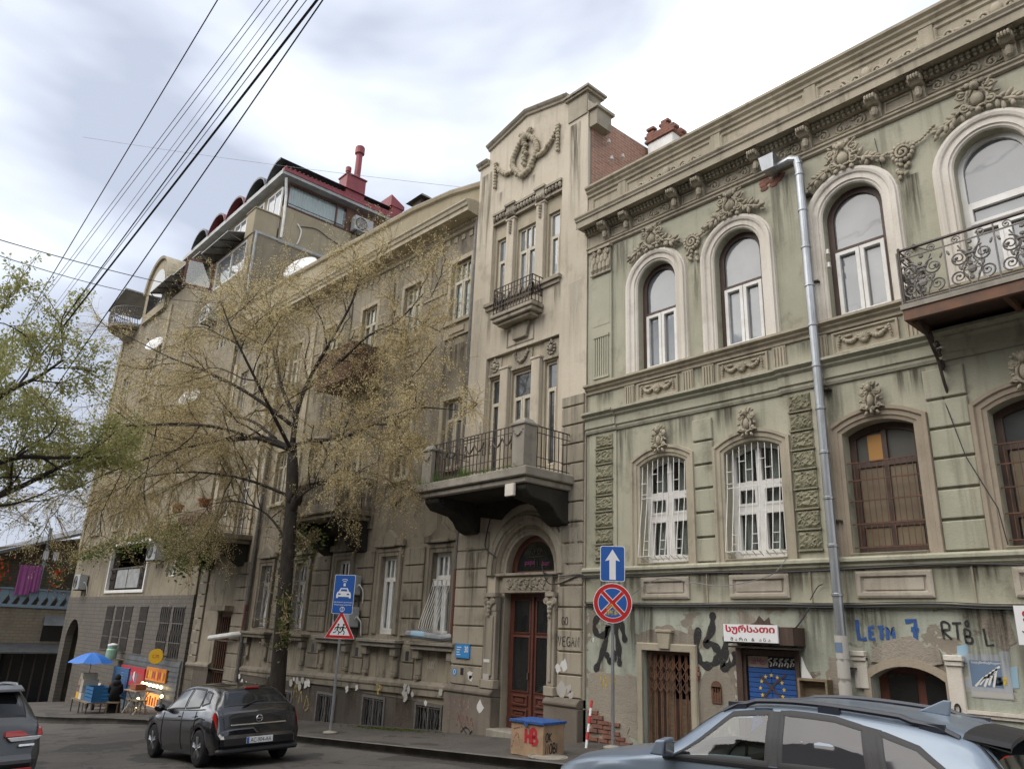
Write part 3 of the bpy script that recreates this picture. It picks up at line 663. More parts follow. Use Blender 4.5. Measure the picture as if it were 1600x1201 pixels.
for x0, x1, zz in ((-7.55,-7.28,9.02),(-3.72,-3.42,9.1)):    # flower medallions between the windows
    c = (x0+x1)/2; mb = MB()
    for k in range(14): mb.blob((c+.15*math.cos(k*.45), -.05, zz+.14*math.sin(k*.45)), .04, 6, 4)
    scroll(mb, c, zz, .12, 1.6, 1, -.06, .025)
    for k in range(9): leaf(mb, c+random.uniform(-.12,.12), zz-.12-.03*k, -PI/2+random.uniform(-.6,.6), .1, .06, -.04)
    for s_ in (-1,1): garland(mb, (c+s_*.14,zz+.06), (c+s_*.48,zz+.22), .03, .035, -.04, 9, .7)
    obj('flower_medallion', mb, 'ochre_trim', G, smooth=True)
# left pilaster
mb = MB(); mb.box(-9.93,-9.4,-.05,0,6.7,9.1); mb.box(-9.89,-9.44,-.056,-.05,7.95,9.05); obj('pilaster', mb, 'green_plaster', G)
mb = MB(); capital(mb, -9.93, -9.4, 9.1, 9.72, -.06); obj('capital', mb, 'ochre_trim', G, smooth=False)
mb = MB(); mb.box(-9.87,-9.46,-.075,-.05,6.8,6.85); mb.box(-9.87,-9.46,-.085,-.05,7.68,7.74)
for q in range(7): mb.box(-9.86+.058*q, -9.825+.058*q, -.072, -.05, 6.85, 7.68)
obj('fluted_panel', mb, 'green_plaster', G)
for a, b in ((-9.98,-9.3),(-5.82,-5.28)): mb = MB(); mb.box(a,b,-.03,0,3.09,5.7); obj('pilaster_strip', mb, 'green_plaster', G)
# rough-faced blocks: shared meshes
def rough_mesh(w, h, seed):
    rnd = random.Random(seed); mb = MB(); nx, nz = 13, 9
    for j in range(nz+1):
        for i in range(nx+1):
            e_ = i in (0,nx) or j in (0,nz); mb.v.append((-w/2+w*i/nx+(0 if e_ else rnd.uniform(-.3,.3)*w/nx), -.012 if e_ else -.018-rnd.uniform(0,.03), h*j/nz+(0 if e_ else rnd.uniform(-.3,.3)*h/nz)))
    for j in range(nz):
        for i in range(nx): mb.f.append([j*(nx+1)+i, j*(nx+1)+i+1, (j+1)*(nx+1)+i+1, (j+1)*(nx+1)+i]); mb.m.append(0)
    o = len(mb.v); mb.add([(-w/2,.02,0),(w/2,.02,0),(w/2,.02,h),(-w/2,.02,h)], [])
    c = [0, nx, (nz+1)*(nx+1)-1, nz*(nx+1)]
    for q in range(4): mb.f.append([c[q], c[(q+1)%4], o+(q+1)%4, o+q]); mb.m.append(0)
    mb.box(-w/2-.01, w/2+.01, -.045, .02, -.045, -.02)
    return me_of(mb, 'rough_block', False, 'rough_block', org=np.array([0,0,0.]))[0]
RM = [rough_mesh(.42,.245,k) for k in range(4)]; RM2 = [rough_mesh(.36,.245,k+9) for k in range(3)]
for k in range(8):
    inst('rough_block', RM[k%4], (-9.6,-.03,5.38-.305*k), G); inst('rough_block', RM2[k%3], (-5.55,-.03,5.38-.305*k), G)
# smooth blocks of the piers between the lower windows
def blocks(parent, x0, x1, zs_, y, proud, mat, gap=.035, name='stone_block', bevel=.012):
    cache = {}
    for z0, z1 in zip(zs_, zs_[1:]):
        key = round(z1-z0, 3)
        if key not in cache:
            mb = MB(); mb.box((x0-x1)/2, (x1-x0)/2, -proud, .02, 0, z1-z0-gap); me, _ = me_of(mb, mat, False, name, org=np.array([0,0,0.]))
            b = bmesh.new(); b.from_mesh(me); bmesh.ops.bevel(b, geom=[e for e in b.edges if all(v.co.y < 0 for v in e.verts)], offset=bevel*S, segments=1, affect='EDGES'); b.to_mesh(me); b.free(); cache[key] = me
        inst(name, cache[key], ((x0+x1)/2, y, z0+gap/2), parent)
blocks(G, -7.56, -7.17, [3.1+.41*k for k in range(7)], 0, .045, 'green_plaster')
blocks(G, -3.72, -3.2, [3.1+.41*k for k in range(6)]+[5.6], 0, .045, 'green_plaster')
# lower windows
for i, (a, b) in enumerate(LO):
    c = (a+b)/2
    mb = MB(); mb.sweep(outline(a, b, 3.09, 4.88, .14, 12), [(0,0),(0,-.02),(.05,-.03),(.06,-.05),(.12,-.05),(.14,-.08),(.19,-.08),(.2,0)])
    obj('window_surround', mb, 'ochre_trim' if i < 2 else 'pink_trim', G)
    mb = MB(); cartouche(mb, c, 5.33, .3, .46, -.08, True); obj('mask_cartouche', mb, 'ochre_trim', G, smooth=True)
    mb = MB(); mb.prismx([(.16,3.09),(-.1,3.09),(-.12,3.12),(-.12,3.13),(.16,3.16)], a, b); obj('sill', mb, 'ochre_trim', G)
    if i < 2:
        f = window(G, a, b, 3.15, 4.88, .14, .2, [(3.95,2),(4.35,2),(None,2)], 'white_paint', 'glass_clear', .08, .09, .07, sash=1)
        q = MB()
        for (u0, u1) in ((a+.1, a+.3),(c-.14,c-.03),(c+.08,c+.26),(b-.2,b-.1)):
            o = len(q.v); n = 8
            for k in range(n+1): q.v += [(u0+(u1-u0)*k/n, .34+.02*math.sin(k*1.7), 3.2),(u0+(u1-u0)*k/n+.03, .34+.02*math.sin(k*1.7+1), 4.9)]
            for k in range(n): q.f.append([o+2*k,o+2*k+2,o+2*k+3,o+2*k+1]); q.m.append(0)
        obj('curtain', q, 'curtain', f, smooth=True)
        gm = MB(); x0_, x1_ = a+.04, b-.04; nb = 9; zt = 4.85
        for k in range(nb):
            x = x0_+(x1_-x0_)*k/(nb-1); zt = arch_z(a,b,4.88,.14,x)-.03
            gm.tube([(x,.02,zt),(x,-.02,4.2),(x,-.12,3.45),(x,-.15,3.24),(x,-.02,3.17)], .008, 4)
            for zz in ((4.55,3.5,3.85)[k%3], (4.7,4.35,3.35)[(k+1)%3]):
                if k < nb-1:
                    yy = -.02 if zz > 4.1 else -.13+.13*(zz-3.4)/1.0; gm.tube([(x,yy-.004,zz),(x0_+(x1_-x0_)*(k+1)/(nb-1),yy-.004,zz)], .007, 4)
        for zz, yy in ((4.28,-.02),(3.24,-.15)): gm.tube([(x0_,.05,zz),(x0_,yy,zz),(x1_,yy,zz),(x1_,.05,zz)], .008, 4)
        obj('grille', gm, 'white_paint', f)
    else:
        f = window(G, a, b, 3.15, 4.88, .14, .2, [(3.55,2),(4.42,2),(None,2)], 'brown_wood', 'pane_mid', .1, .07, .08)
        q = MB(); q.box(a+.12, b-.12, .22, .23, 3.22, 4.38); obj('board', q, 'board', f)
        if i == 2: q = MB(); q.box(a+.27, a+.5, .205, .212, 4.47, 4.86); obj('cardboard_sheet', q, 'amber_sheet', f)
        gm = MB()
        for k in range(11): x = a+.1+(b-a-.2)*k/10; gm.tube([(x,.06,3.2),(x,.06,4.44)], .006, 4)
        for zz in (3.22,3.55,3.88,4.18,4.44): gm.tube([(a-.0,.055,zz),(b,.055,zz)], .011, 4)
        obj('grille', gm, 'rust', f)
    # parapet-like panel under the window
    mb = MB(); mb.sweep([(a,2.53),(a,2.89),(b,2.89),(b,2.53)], [(0,0),(0,-.035),(-.03,-.05),(-.07,-.05),(-.08,-.02),(-.1,-.01)], closed=True, cap=False); mb.box(a+.1,b-.1,-.012,0,2.62,2.80); mb.box(a+.12,b-.12,-.03,-.012,2.635,2.79)
    obj('panel', mb, 'panel_beige', G)
for x in (-9.28,-7.4,-5.62,-5.1,-3.45):
    mb = MB(); mb.box(x-.012,x+.012,-.02,0,2.45,2.93); obj('joint_strip', mb, 'ochre_trim', G)
course('plinth_fillet', [(-.01,2.40),(-.045,2.41),(-.045,2.45),(-.0,2.46)], mat='green_plaster')
# drainpipe with hopper
mb = MB(); px = -5.14; py = -.2
mb.tube([(px-.02,py,9.62),(px,py,9.4)]+[(px,py,9.4-.5*k) for k in range(1,18)]+[(px,py,.75)], .068, 14)
for k in range(13): mb.lathe([(.069,-.025),(.08,-.02),(.08,.02),(.069,.025)], (px,py,1.2+.68*k), 14, cap=False)
mb.tube([(px,py,9.55),(px-.02,py,9.66),(px-.14,py,9.72),(px-.42,py+.05,9.72)], .07, 12)
mb.hexa([(px-.62,py-.1,9.66),(px-.4,py-.1,9.66),(px-.4,py+.14,9.66),(px-.62,py+.14,9.66)], [(px-.66,py-.13,9.93),(px-.38,py-.13,9.93),(px-.38,py+.17,9.93),(px-.66,py+.17,9.93)])
o = obj('drainpipe', mb, 'steel', G, smooth=False, bevel=.004)
for z in (1.6,3.6,5.6,7.4,9.0): mb = MB(); mb.box(px-.11,px+.11,py+.06,.0,z-.012,z+.012); obj('pipe_bracket', mb, 'iron', o)
# broken plaster under the gutter
mb = MB()
for k in range(14): mb.blob((px-.55+random.uniform(-.25,.3),-.0,9.62+random.uniform(-.12,.05)), (.09,.02,.05), 7, 4)
obj('bare_masonry', mb, 'brick_piece', G)
# wrought-iron balcony
B = []
bx0, bx1, bp = -3.55, -.6, .92
mb = MB(); mb.box(bx0-.02, bx1, -bp-.02, 0, 6.19, 6.26); sl_ = obj('balcony', mb, 'concrete', G)
mb = MB(); mb.box(bx0, bx1, -bp, -bp+.07, 6.03, 6.185); mb.box(bx0, bx0+.06, -bp+.07, 0, 6.03, 6.185)
for x in (-2.4,-1.4): mb.box(x-.03,x+.03,-bp+.07,0,6.06,6.18)
obj('beam', mb, 'rust_beam', sl_, bevel=.008)
mb = MB(); mb.box(bx0+.06, bx1, -bp+.07, 0, 6.165, 6.187); obj('soffit', mb, 'brown_wood', sl_)
mb = MB()
def railpanel(mb, fn, L, z0, z1):
    """scrolled iron panel of length L mapped through fn(s, z)"""
    t = MB(); h = z1-z0
    n = max(1, int(round(L/.55))); st = L/n
    for i in range(n):
        c = st*(i+.5)
        for s_ in (-1,1):
            scroll(t, c+s_*st*.24, z0+h*.56, st*.2, 1.8, s_, 0, .014, PI*.5, 5, .008)
            scroll(t, c+s_*st*.28, z0+h*.22, st*.16, 1.6, s_, 0, .013, -PI*.5, 5, .007)
            scroll(t, c+s_*st*.12, z0+h*.36, st*.1, 1.4, -s_, 0, .011, PI*.2, 4, .006)
            t.tube([(c+s_*st*.05,0,z0+.03),(c+s_*st*.18,0,z0+h*.3),(c+s_*st*.05,0,z0+h*.5),(c+s_*st*.22,0,z0+h*.8)], .011, 5)
            scroll(t, c+s_*st*.25, z0+h*.92, .055, 1.4, -s_, 0, .01, 0, 4)
            for q in range(4): leaf(t, c+s_*st*(.1+.1*q), z0+h*(.15+.17*q), 1.2*s_+(0 if s_>0 else PI), .09, .035, -.005, .012)
        for q in range(6): t.blob((c+random.uniform(-.015,.015), -.01, z0+h*(.15+.13*q)), (.035,.02,.03), 6, 3)
        t.blob((c, -.012, z0+h*.6), (.075,.02,.022), 6, 3); t.blob((c, -.012, z0+h*.3), (.06,.02,.06), 7, 4)
        t.tube([(st*i,0,z0),(st*i,0,z1)], .013, 4)
    t.tube([(0,0,z0+h*.86),(L,0,z0+h*.86)], .011, 4); t.tube([(0,0,z0+.02),(L,0,z0+.02)], .014, 4)
    t.xf(lambda p: Vector(fn(p.x, p.z, p.y))); mb.merge(t)
railpanel(mb, lambda s_, z, y: (bx0+s_, -bp+.03+y, z), bx1-bx0, 6.28, 7.04)
rl = obj('railing', mb, 'iron_light', sl_)
mb = MB(); railpanel(mb, lambda s_, z, y: (bx0+.03+y, -bp+.03+s_, z), bp, 6.28, 7.04); obj('railing', mb, 'iron_light', sl_)
mb = MB(); mb.tube([(bx0+.03,0,7.06),(bx0+.03,-bp+.03,7.06),(bx1,-bp+.03,7.06)], .022, 5); mb.tube([(bx0+.03,-bp+.03,6.26),(bx0+.03,-bp+.03,7.1)], .02, 6); obj('handrail', mb, 'iron', sl_)
mb = MB(); mb.tube([(bx0+.12,-.02,5.2),(bx0+.12,-.1,5.35),(bx0+.12,-.22,5.65),(bx0+.12,-.5,5.92),(bx0+.12,-.85,6.02)], .022, 6); mb.tube([(bx0+.12,-.02,5.2),(bx0+.12,-.02,6.02)], .02, 5)
for (yy, zz, rr) in ((-.16,5.82,.11),(-.36,5.93,.07),(-.1,5.6,.07),(-.55,5.97,.045)):
    k = 14; mb.tube([(bx0+.12, yy+rr*math.cos(2*PI*q/k), zz+rr*math.sin(2*PI*q/k)) for q in range(k)], .014, 4, closed=True)
    for q in range(5): mb.blob((bx0+.12, yy+rr*.5*math.cos(q*1.3), zz+rr*.5*math.sin(q*1.3)), (.03,.03,.03), 5, 3)
obj('bracket_iron', mb, 'iron', sl_)
mb = MB(); mb.tube([(-3.62,-.02,7.52),(-3.35,-.1,7.32)], .012, 5); mb.blob((-3.6,-.03,7.5), (.035,.03,.05), 6, 4); obj('wall_hook', mb, 'iron', G)
mb = MB()
for zz in (7.56,7.33): mb.lathe([(.0,-.05),(.03,-.045),(.03,-.01),(.02,0),(.028,.02),(.02,.05),(0,.055)], (-4.86,-.06,zz+.3), 8)
obj('insulator', mb, 'porcelain', G, smooth=True)
# ---------------------------------------------------------------- shop storey of the green house
def smooth_pts(P, n=6):
    out = []; k = len(P)
    for i in range(k-1):
        p0, p1, p2, p3 = P[max(i-1,0)], P[i], P[i+1], P[min(i+2,k-1)]
        for j in range(n):
            t = j/n
            out.append(tuple(.5*((2*p1[a])+(-p0[a]+p2[a])*t+(2*p0[a]-5*p1[a]+4*p2[a]-p3[a])*t*t+(-p0[a]+3*p1[a]-3*p2[a]+p3[a])*t**3) for a in range(len(p1))))
    out.append(tuple(P[-1])); return out
# folding lattice gate
mb = MB(); mb.sweep([(-8.75,-.5),(-8.75,1.69),(-7.76,1.69),(-7.76,-.5)], [(0,.0),(0,-.04),(.1,-.04),(.12,-.02),(.12,.015)]); obj('gate_surround', mb, 'ochre_trim', G)
mb = MB(); mb.prism([(-8.36,1.72),(-8.16,1.72),(-8.12,1.98),(-8.4,1.98)], -.075, .015); mb.box(-8.43,-8.09,-.09,.015,1.98,2.03); obj('keystone', mb, 'ochre_trim', G, bevel=.01)
gt = MB(); gt.box(-8.75,-7.76,.10,.14,1.63,1.69); gate = obj('lattice_gate', gt, 'rust', G)
zb = Zf(-8.2)-.05
for k in range(8):
    x = -8.7+.125*k; q = MB(); q.box(x, x+.02, .08, .1, zb, 1.63); q.box(x+.02, x+.045, .09, .1, zb, 1.63); obj('gate_bar', q, 'rust', gate)
q = MB()
for k in range(7):
    x = -8.69+.125*k
    for j in range(3):
        z = 1.55-.17*j; 
        for u, v in (((x,z),(x+.125,z-.17)),((x+.125,z),(x,z-.17))): q.tube([(u[0],.075,u[1]),(v[0],.075,v[1])], .008, 4)
obj('lattice', q, 'rust', gate)
for k in range(6):
    x = -8.74+.163*k; q = MB(); q.box(x+.004, x+.159, .17, .19, zb, 1.66 if k not in (3,4) else .95); obj('plank', q, ['old_wood','brown_wood'][k%2] if k < 5 else 'cream_wood', gate)
# shop front
sx0, sx1 = -6.82, -5.95
mb = MB(); mb.box(sx0-.1, sx0, -.03, .3, 0, 1.82); obj('shop_post', mb, 'brown_wood', G); mb = MB(); mb.box(sx1, sx1+.06, -.03, .3, 0, 1.82); obj('shop_post', mb, 'brown_wood', G)
mb = MB(); mb.box(sx0,sx0+.05,-.0,.06,.1,1.78); mb.box(sx0+.05,sx1,.0,.06,1.70,1.78); obj('door_frame', mb, 'brown_wood', G)
for j, (xa, xb_) in enumerate(((sx0+.06,-6.42),(-6.4,sx1-.02))):
    q = MB(); q.box(xa, xb_, .05, .08, 1.53, 1.69); fl = obj('fanlight', q, 'black_paint' if j else 'pink_trim', G)
    t = MB()
    if j == 0:
        for a in range(7): t.ribbon([((xa+xb_)/2+.04*math.cos(a*.52), 1.58+.03*math.sin(a*.52)), ((xa+xb_)/2+.12*math.cos(a*.52), 1.58+.09*math.sin(a*.52))], .014, .044)
        obj('scribble', t, 'pink_paint', fl)
    else:
        for a in range(9):
            x = xa+.02+.045*a; t.ribbon([(x,1.55+.01*(a%3)),(x+.02,1.6),(x+.035*(1 if a%2 else -1),1.64),(x+.03,1.67)], .022, .044)
        obj('scribble', t, 'white_print', fl)
shd = MB(); shd.box(sx0+.1, sx1-.05, .05, .09, .1, 1.52); sh = obj('shutter', shd, 'dark_room', G)
for j in range(2):
    for k in range(14):
        xa = -6.74+.385*j; z = 1.46-.07*k; q = MB(); q.box(xa, xa+.375, .02, .05, z, z+.062); obj('slat', q, 'flag_blue', sh)
for k in range(12):
    a = 2*PI*k/12; cx, cz = -6.36+.19*math.cos(a), 1.24+.19*math.sin(a); q = MB()
    P = []
    for i in range(10): r = .034 if i%2 == 0 else .014; P.append((cx+r*math.sin(i*PI/5), cz+r*math.cos(i*PI/5)))
    q.add([(x,.014,z) for x,z in P], [list(range(10))]); obj('star', q, 'flag_yellow', sh)
q = MB(); q.ribbon([(-6.6,1.0),(-6.4,1.22),(-6.3,1.32),(-6.12,1.45)], .03, .012); q.ribbon([(-6.55,1.42),(-6.36,1.25),(-6.05,.98)], .03, .0125); obj('scrawl', q, 'brown_wood', sh)
# sign box over the shop
mb = MB(); mb.box(-6.92,-5.78,-.33,.01,1.86,2.11); bx_ = obj('sign_box', mb, 'brown_wood', G)
mb = MB(); mb.box(-6.9,-6.0,-.365,-.335,1.885,2.135); sg = obj('shop_sign', mb, 'sign_white', G)
obj('lettering', text_mb('სურსათი', .135, -6.45, 2.06, -.368, .82, bold=.035), 'red_print', sg)
obj('lettering', text_mb('მ ა რ ი   &   ა ნ ა', .05, -6.45, 1.925, -.368, .66, bold=.01), 'black_paint', sg)
mb = MB(); mb.prism([(-6.6,2.12),(-6.45,2.17),(-6.38,2.27),(-6.3,2.19),(-6.22,2.25),(-6.2,2.16),(-6.05,2.12)], -.2, -.19); obj('torn_sheet', mb, 'brown_wood', G)
mb = MB(); mb.box(-6.92,-5.8,-.28,.0,1.80,1.825); obj('awning_slat', mb, 'iron', G)
# shelf box beside the shop door
mb = MB(); mb.box(-5.86,-5.42,-.16,.0,1.40,1.43); mb.box(-5.86,-5.83,-.16,.0,.9,1.40); mb.box(-5.45,-5.42,-.16,.0,.9,1.40); mb.box(-5.83,-5.45,-.02,.0,.9,1.40); obj('shelf_box', mb, 'old_wood', G)
mb = MB(); mb.prism([(-5.82,1.432),(-5.66,1.432),(-5.74,1.56),(-5.8,1.72)], -.1, -.092); obj('leaflet', mb, 'white_print', G)
mb = MB(); mb.add([(-5.9,-.01,.5),(-5.46,-.01,.5),(-5.46,-.01,.9),(-5.9,-.01,.9)], [(0,1,2,3)]); obj('paper_bill', mb, 'red_wood', G)
# arched door on the right
mb = MB(); L = outline(-4.87,-3.93,-.5,1.5,.16,12); mb.sweep(L, [(0,.0),(0,-.03),(.1,-.03),(.1,.0)]); obj('door_surround', mb, 'pink_trim', G)
mb = MB()
for s_ in (-1,1):
    c = -4.4; xo = c+s_*.68; xi = c+s_*.5
    mb = MB(); a, b = sorted((xi, xo)); mb.box(a, b, -.045, .012, 1.35 if s_ < 0 else 1.1, 1.76); mb.box(min(xi,xo+s_*.04), max(xi,xo+s_*.04), -.09, .012, 1.76, 1.83); mb.box(min(xi,xo+s_*.02), max(xi,xo+s_*.02), -.07, .012, 1.70, 1.757); obj('door_moulding', mb, 'cream_trim', G, bevel=.008)
tm = MB(); P = [(-4.86,1.70),(-4.8,1.86),(-4.72,1.9),(-4.62,1.97),(-4.45,2.02),(-4.3,2.05),(-4.22,2.0),(-4.12,1.9),(-4.02,1.96),(-3.96,1.88),(-3.94,1.72)]
tm.prism(P+[(-4.1,1.68),(-4.4,1.72),(-4.7,1.69)], -.02, .012); obj('bare_plaster', tm, 'mortar', G)
dr = MB(); dr.box(-4.87,-3.93,.24,.28,-.3,1.66); dd = obj('arched_door', dr, 'red_wood', G)
for xa in (-4.74,-4.27): q = MB(); q.box(xa, xa+.36, .225, .239, .3, 1.56); obj('pane', q, 'pane_dark', dd)
# vents, poster, paper
mb = MB(); mb.box(-7.4,-7.22,-.01,.012,.96,1.2); mb.lathe([(.09,-.01),(.09,.012)], (-7.31,0,1.2), 12, axis='y')
for k in range(4): mb.box(-7.37+.045*k,-7.355+.045*k,-.02,-.01,.99,1.18)
obj('wall_vent', mb, 'rust', G)
def poster(x0, x1, z0, z1, base, bits, y=.008, par=G, name='poster'):
    q = MB(); q.add([(x0,y,z0),(x1,y,z0),(x1,y,z1),(x0,y,z1)], [(0,1,2,3)]); p = obj(name, q, base, par)
    for i, (a, b, c, d, mt) in enumerate(bits):
        q = MB(); w, h = x1-x0, z1-z0; q.add([(x0+a*w,y-.002,z0+c*h),(x0+b*w,y-.002,z0+c*h),(x0+b*w,y-.002,z0+d*h),(x0+a*w,y-.002,z0+d*h)], [(0,1,2,3)]); obj('print', q, mt, p)
    return p
simple('poster_grey', (.36,.38,.40), .8); simple('poster_blue', (.13,.19,.28), .8); simple('poster_pale', (.28,.42,.52), .8); simple('paper_old', (.42,.40,.36), .9)
pp = poster(-3.66,-3.2,1.35,1.86,'poster_grey',[(.05,.8,.25,.85,'poster_blue'),(.55,.9,.3,.5,'yellow_print'),(.02,.98,.02,.14,'paper_old')])
q = MB()
for k in range(5): q.ribbon([(-3.6+.05*k,1.48+.02*(k%2)),(-3.5+.04*k,1.58+.03*k),(-3.42+.03*k,1.6+.03*k)], .025, .004)
obj('drawing', q, 'white_print', pp); obj('lettering', text_mb('სადემონსტრაციო', .035, -3.45, 1.755, .004, .32, bold=.02), 'white_print', pp)
for k in range(9):
    x, z = random.choice(((-3.7,1.85),(-3.2,1.6),(-3.25,1.8),(-3.68,1.5))); q = MB(); a = random.uniform(.04,.09)
    q.add([(x-a,.0095+.0006*k,z-a*1.5),(x+a*.8,.0095+.0006*k,z-a*1.3),(x+a,.0095+.0006*k,z+a*1.6),(x-a*.7,.0095+.0006*k,z+a*1.2)], [(0,1,2,3)]); obj('paper_scrap', q, random.choice(('poster_pale','paper_old','poster_grey')), G)
for k, (z0, z1) in enumerate(((1.72,2.02),(1.45,1.72),(1.2,1.47))):   # bills pasted round the pipe
    q = MB()
    for i in range(9):
        a = -PI*.95+PI*.9*i/8; q.v += [(px+.09*math.cos(a), py+.09*math.sin(a), z0-.02*(i%3)),(px+.09*math.cos(a), py+.09*math.sin(a), z1)]
    for i in range(8): q.f.append([2*i,2*i+2,2*i+3,2*i+1]); q.m.append(0)
    b_ = obj('paper_bill', q, 'paper_old', G)
q = MB()
for i in range(7):
    a = -PI*.85+PI*.5*i/6; q.v += [(px+.0925*math.cos(a), py+.0925*math.sin(a), 1.80),(px+.0925*math.cos(a), py+.0925*math.sin(a), 1.93)]
for i in range(6): q.f.append([2*i,2*i+2,2*i+3,2*i+1]); q.m.append(0)
obj('print', q, 'poster_blue', G)
mb = MB(); mb.box(-3.95,-3.1,-.02,.012,1.12,1.16); mb.box(-3.97,-3.08,-.04,.012,1.161,1.2); obj('wall_moulding', mb, 'cream_trim', G)
# sign at the right edge
mb = MB(); mb.box(-2.98,-1.9,-.28,-.2,1.98,2.42); s2 = obj('shop_board', mb, 'sign_white', G)
obj('lettering', text_mb('ყავა', .14, -2.6, 2.29, -.283, .6, bold=.035), 'red_print', s2); q = MB(); 
for a in range(4): q.ribbon([(-2.88+.03*math.cos(a*.8)*-1,2.1+.03*math.sin(a*.8)*-1),(-2.88+.06*math.cos(a*.8),2.1+.05*math.sin(a*.8))], .014, -.284)
obj('emblem', q, 'black_paint', s2)
mb = MB(); mb.box(-2.96,-1.9,-.02,.012,.3,1.88); obj('shop_panel', mb, 'far_plaster', G)
# graffiti: paint strokes on the wall
def graffiti(strokes, wd, mat, y=.006, par=G, fat=True):
    for i, st in enumerate(strokes):
        P = smooth_pts(st, 7); q = MB()
        W = [wd*(.85+.25*math.sin(3+k*.7)) for k in range(len(P))] if fat else wd
        q.ribbon(P, W, y-.0007*i); 
        for p in (P[0],P[-1]): q.add([(p[0]+wd*.5*math.cos(k*.7), y-.0007*i-.0003, p[1]+wd*.5*math.sin(k*.7)) for k in range(9)], [list(range(9))])
        obj('graffiti', q, mat, par)
graffiti([[(-9.5,2.16),(-9.62,2.22),(-9.8,2.2),(-9.88,2.05),(-9.78,1.9),(-9.62,1.92),(-9.55,2.06),(-9.6,1.8),(-9.75,1.45),(-9.83,1.32)],[(-9.57,1.56),(-9.5,1.47),(-9.42,1.5),(-9.4,1.6)],[(-9.28,1.45),(-9.3,1.7),(-9.36,2.0),(-9.38,2.22),(-9.3,2.24),(-9.22,2.05),(-9.16,1.85)]], .125, 'black_paint')
graffiti([[(-7.33,2.26),(-7.36,2.05),(-7.48,1.85),(-7.36,1.83),(-7.25,1.72),(-7.3,1.58),(-7.45,1.5),(-7.6,1.56),(-7.66,1.75),(-7.62,2.02)],[(-7.1,1.92),(-7.14,1.7),(-7.18,1.5),(-7.05,1.55),(-6.96,1.68)]], .135, 'black_paint')
def letters(word, x, z, h, wd, mat, par=G, y=.006, sp=.62, slant=.0):
    F = {'L':[[(0,1),(.05,0),(.5,.05)]],'E':[[(.5,1),(.05,.95),(0,0),(.5,0)],[(.02,.5),(.4,.52)]],'T':[[(0,.97),(.6,1)],[(.3,1),(.28,0)]],'M':[[(0,0),(.05,1),(.3,.4),(.55,1),(.6,0)]],'7':[[(0,.95),(.6,1),(.55,.55),(.5,0)],[(.3,.55),(.75,.5)]],
         'R':[[(.05,0),(0,1),(.45,.95),(.45,.6),(.05,.5),(.55,0)]],'B':[[(.02,0),(0,1),(.4,.9),(.35,.55),(.05,.5),(.5,.4),(.45,.05),(.02,0)]],'O':[[(.25,1),(.02,.6),(.1,.1),(.4,.05),(.55,.5),(.45,.95),(.25,1)]],'G':[[(.5,.9),(.15,.95),(0,.5),(.15,.05),(.5,.1),(.52,.45),(.3,.45)]],
         'V':[[(0,1),(.25,0),(.5,1)]],'A':[[(0,0),(.25,1),(.5,0)],[(.1,.4),(.42,.4)]],'N':[[(0,0),(.02,1),(.48,0),(.5,1)]],'S':[[(.5,.9),(.1,.95),(.1,.55),(.5,.45),(.45,.05),(0,.1)]],'K':[[(0,0),(0,1)],[(.5,1),(.03,.5),(.5,0)]],'U':[[(0,1),(.05,.1),(.45,.1),(.5,1)]],'I':[[(0,0),(0,1)]],'D':[[(0,0),(0,1),(.45,.8),(.5,.3),(0,0)]],'H':[[(0,0),(0,1)],[(.5,0),(.5,1)],[(0,.5),(.5,.5)]],'Y':[[(0,1),(.25,.5),(.5,1)],[(.25,.5),(.22,0)]]}
    for ch in word:
        if ch in F:
            for st in F[ch]:
                P = [(x+a*h*.9+slant*b*h, z+b*h) for a, b in st]; q = MB(); PP = smooth_pts(P, 4) if ch in 'OGSBRD' else P; q.ribbon(PP, wd, y); y -= .0008; obj('graffiti', q, mat, par)
        x += h*(sp if ch != 'I' else .3)
letters('L', -5.0, 1.98, .26, .055, 'blue_paint'); letters('ETM', -4.84, 1.99, .16, .045, 'blue_paint', sp=.75); letters('7', -4.35, 2.0, .24, .06, 'blue_paint')
letters('RT', -3.9, 2.02, .2, .028, 'black_paint'); letters('O', -3.62, 2.18, .07, .024, 'black_paint'); letters('B', -3.64, 1.98, .16, .028, 'black_paint'); letters('L', -3.42, 1.96, .2, .028, 'black_paint')
graffiti([[(-9.72,1.22),(-9.68,1.05),(-9.62,1.2),(-9.58,1.02)],[(-9.5,1.18),(-9.42,1.04),(-9.38,1.2)]], .035, 'yellow_print'); graffiti([[(-3.05,1.02),(-2.95,1.1),(-3.0,.95),(-2.9,.85),(-3.02,.8),(-2.92,.72)]], .03, 'green_print')
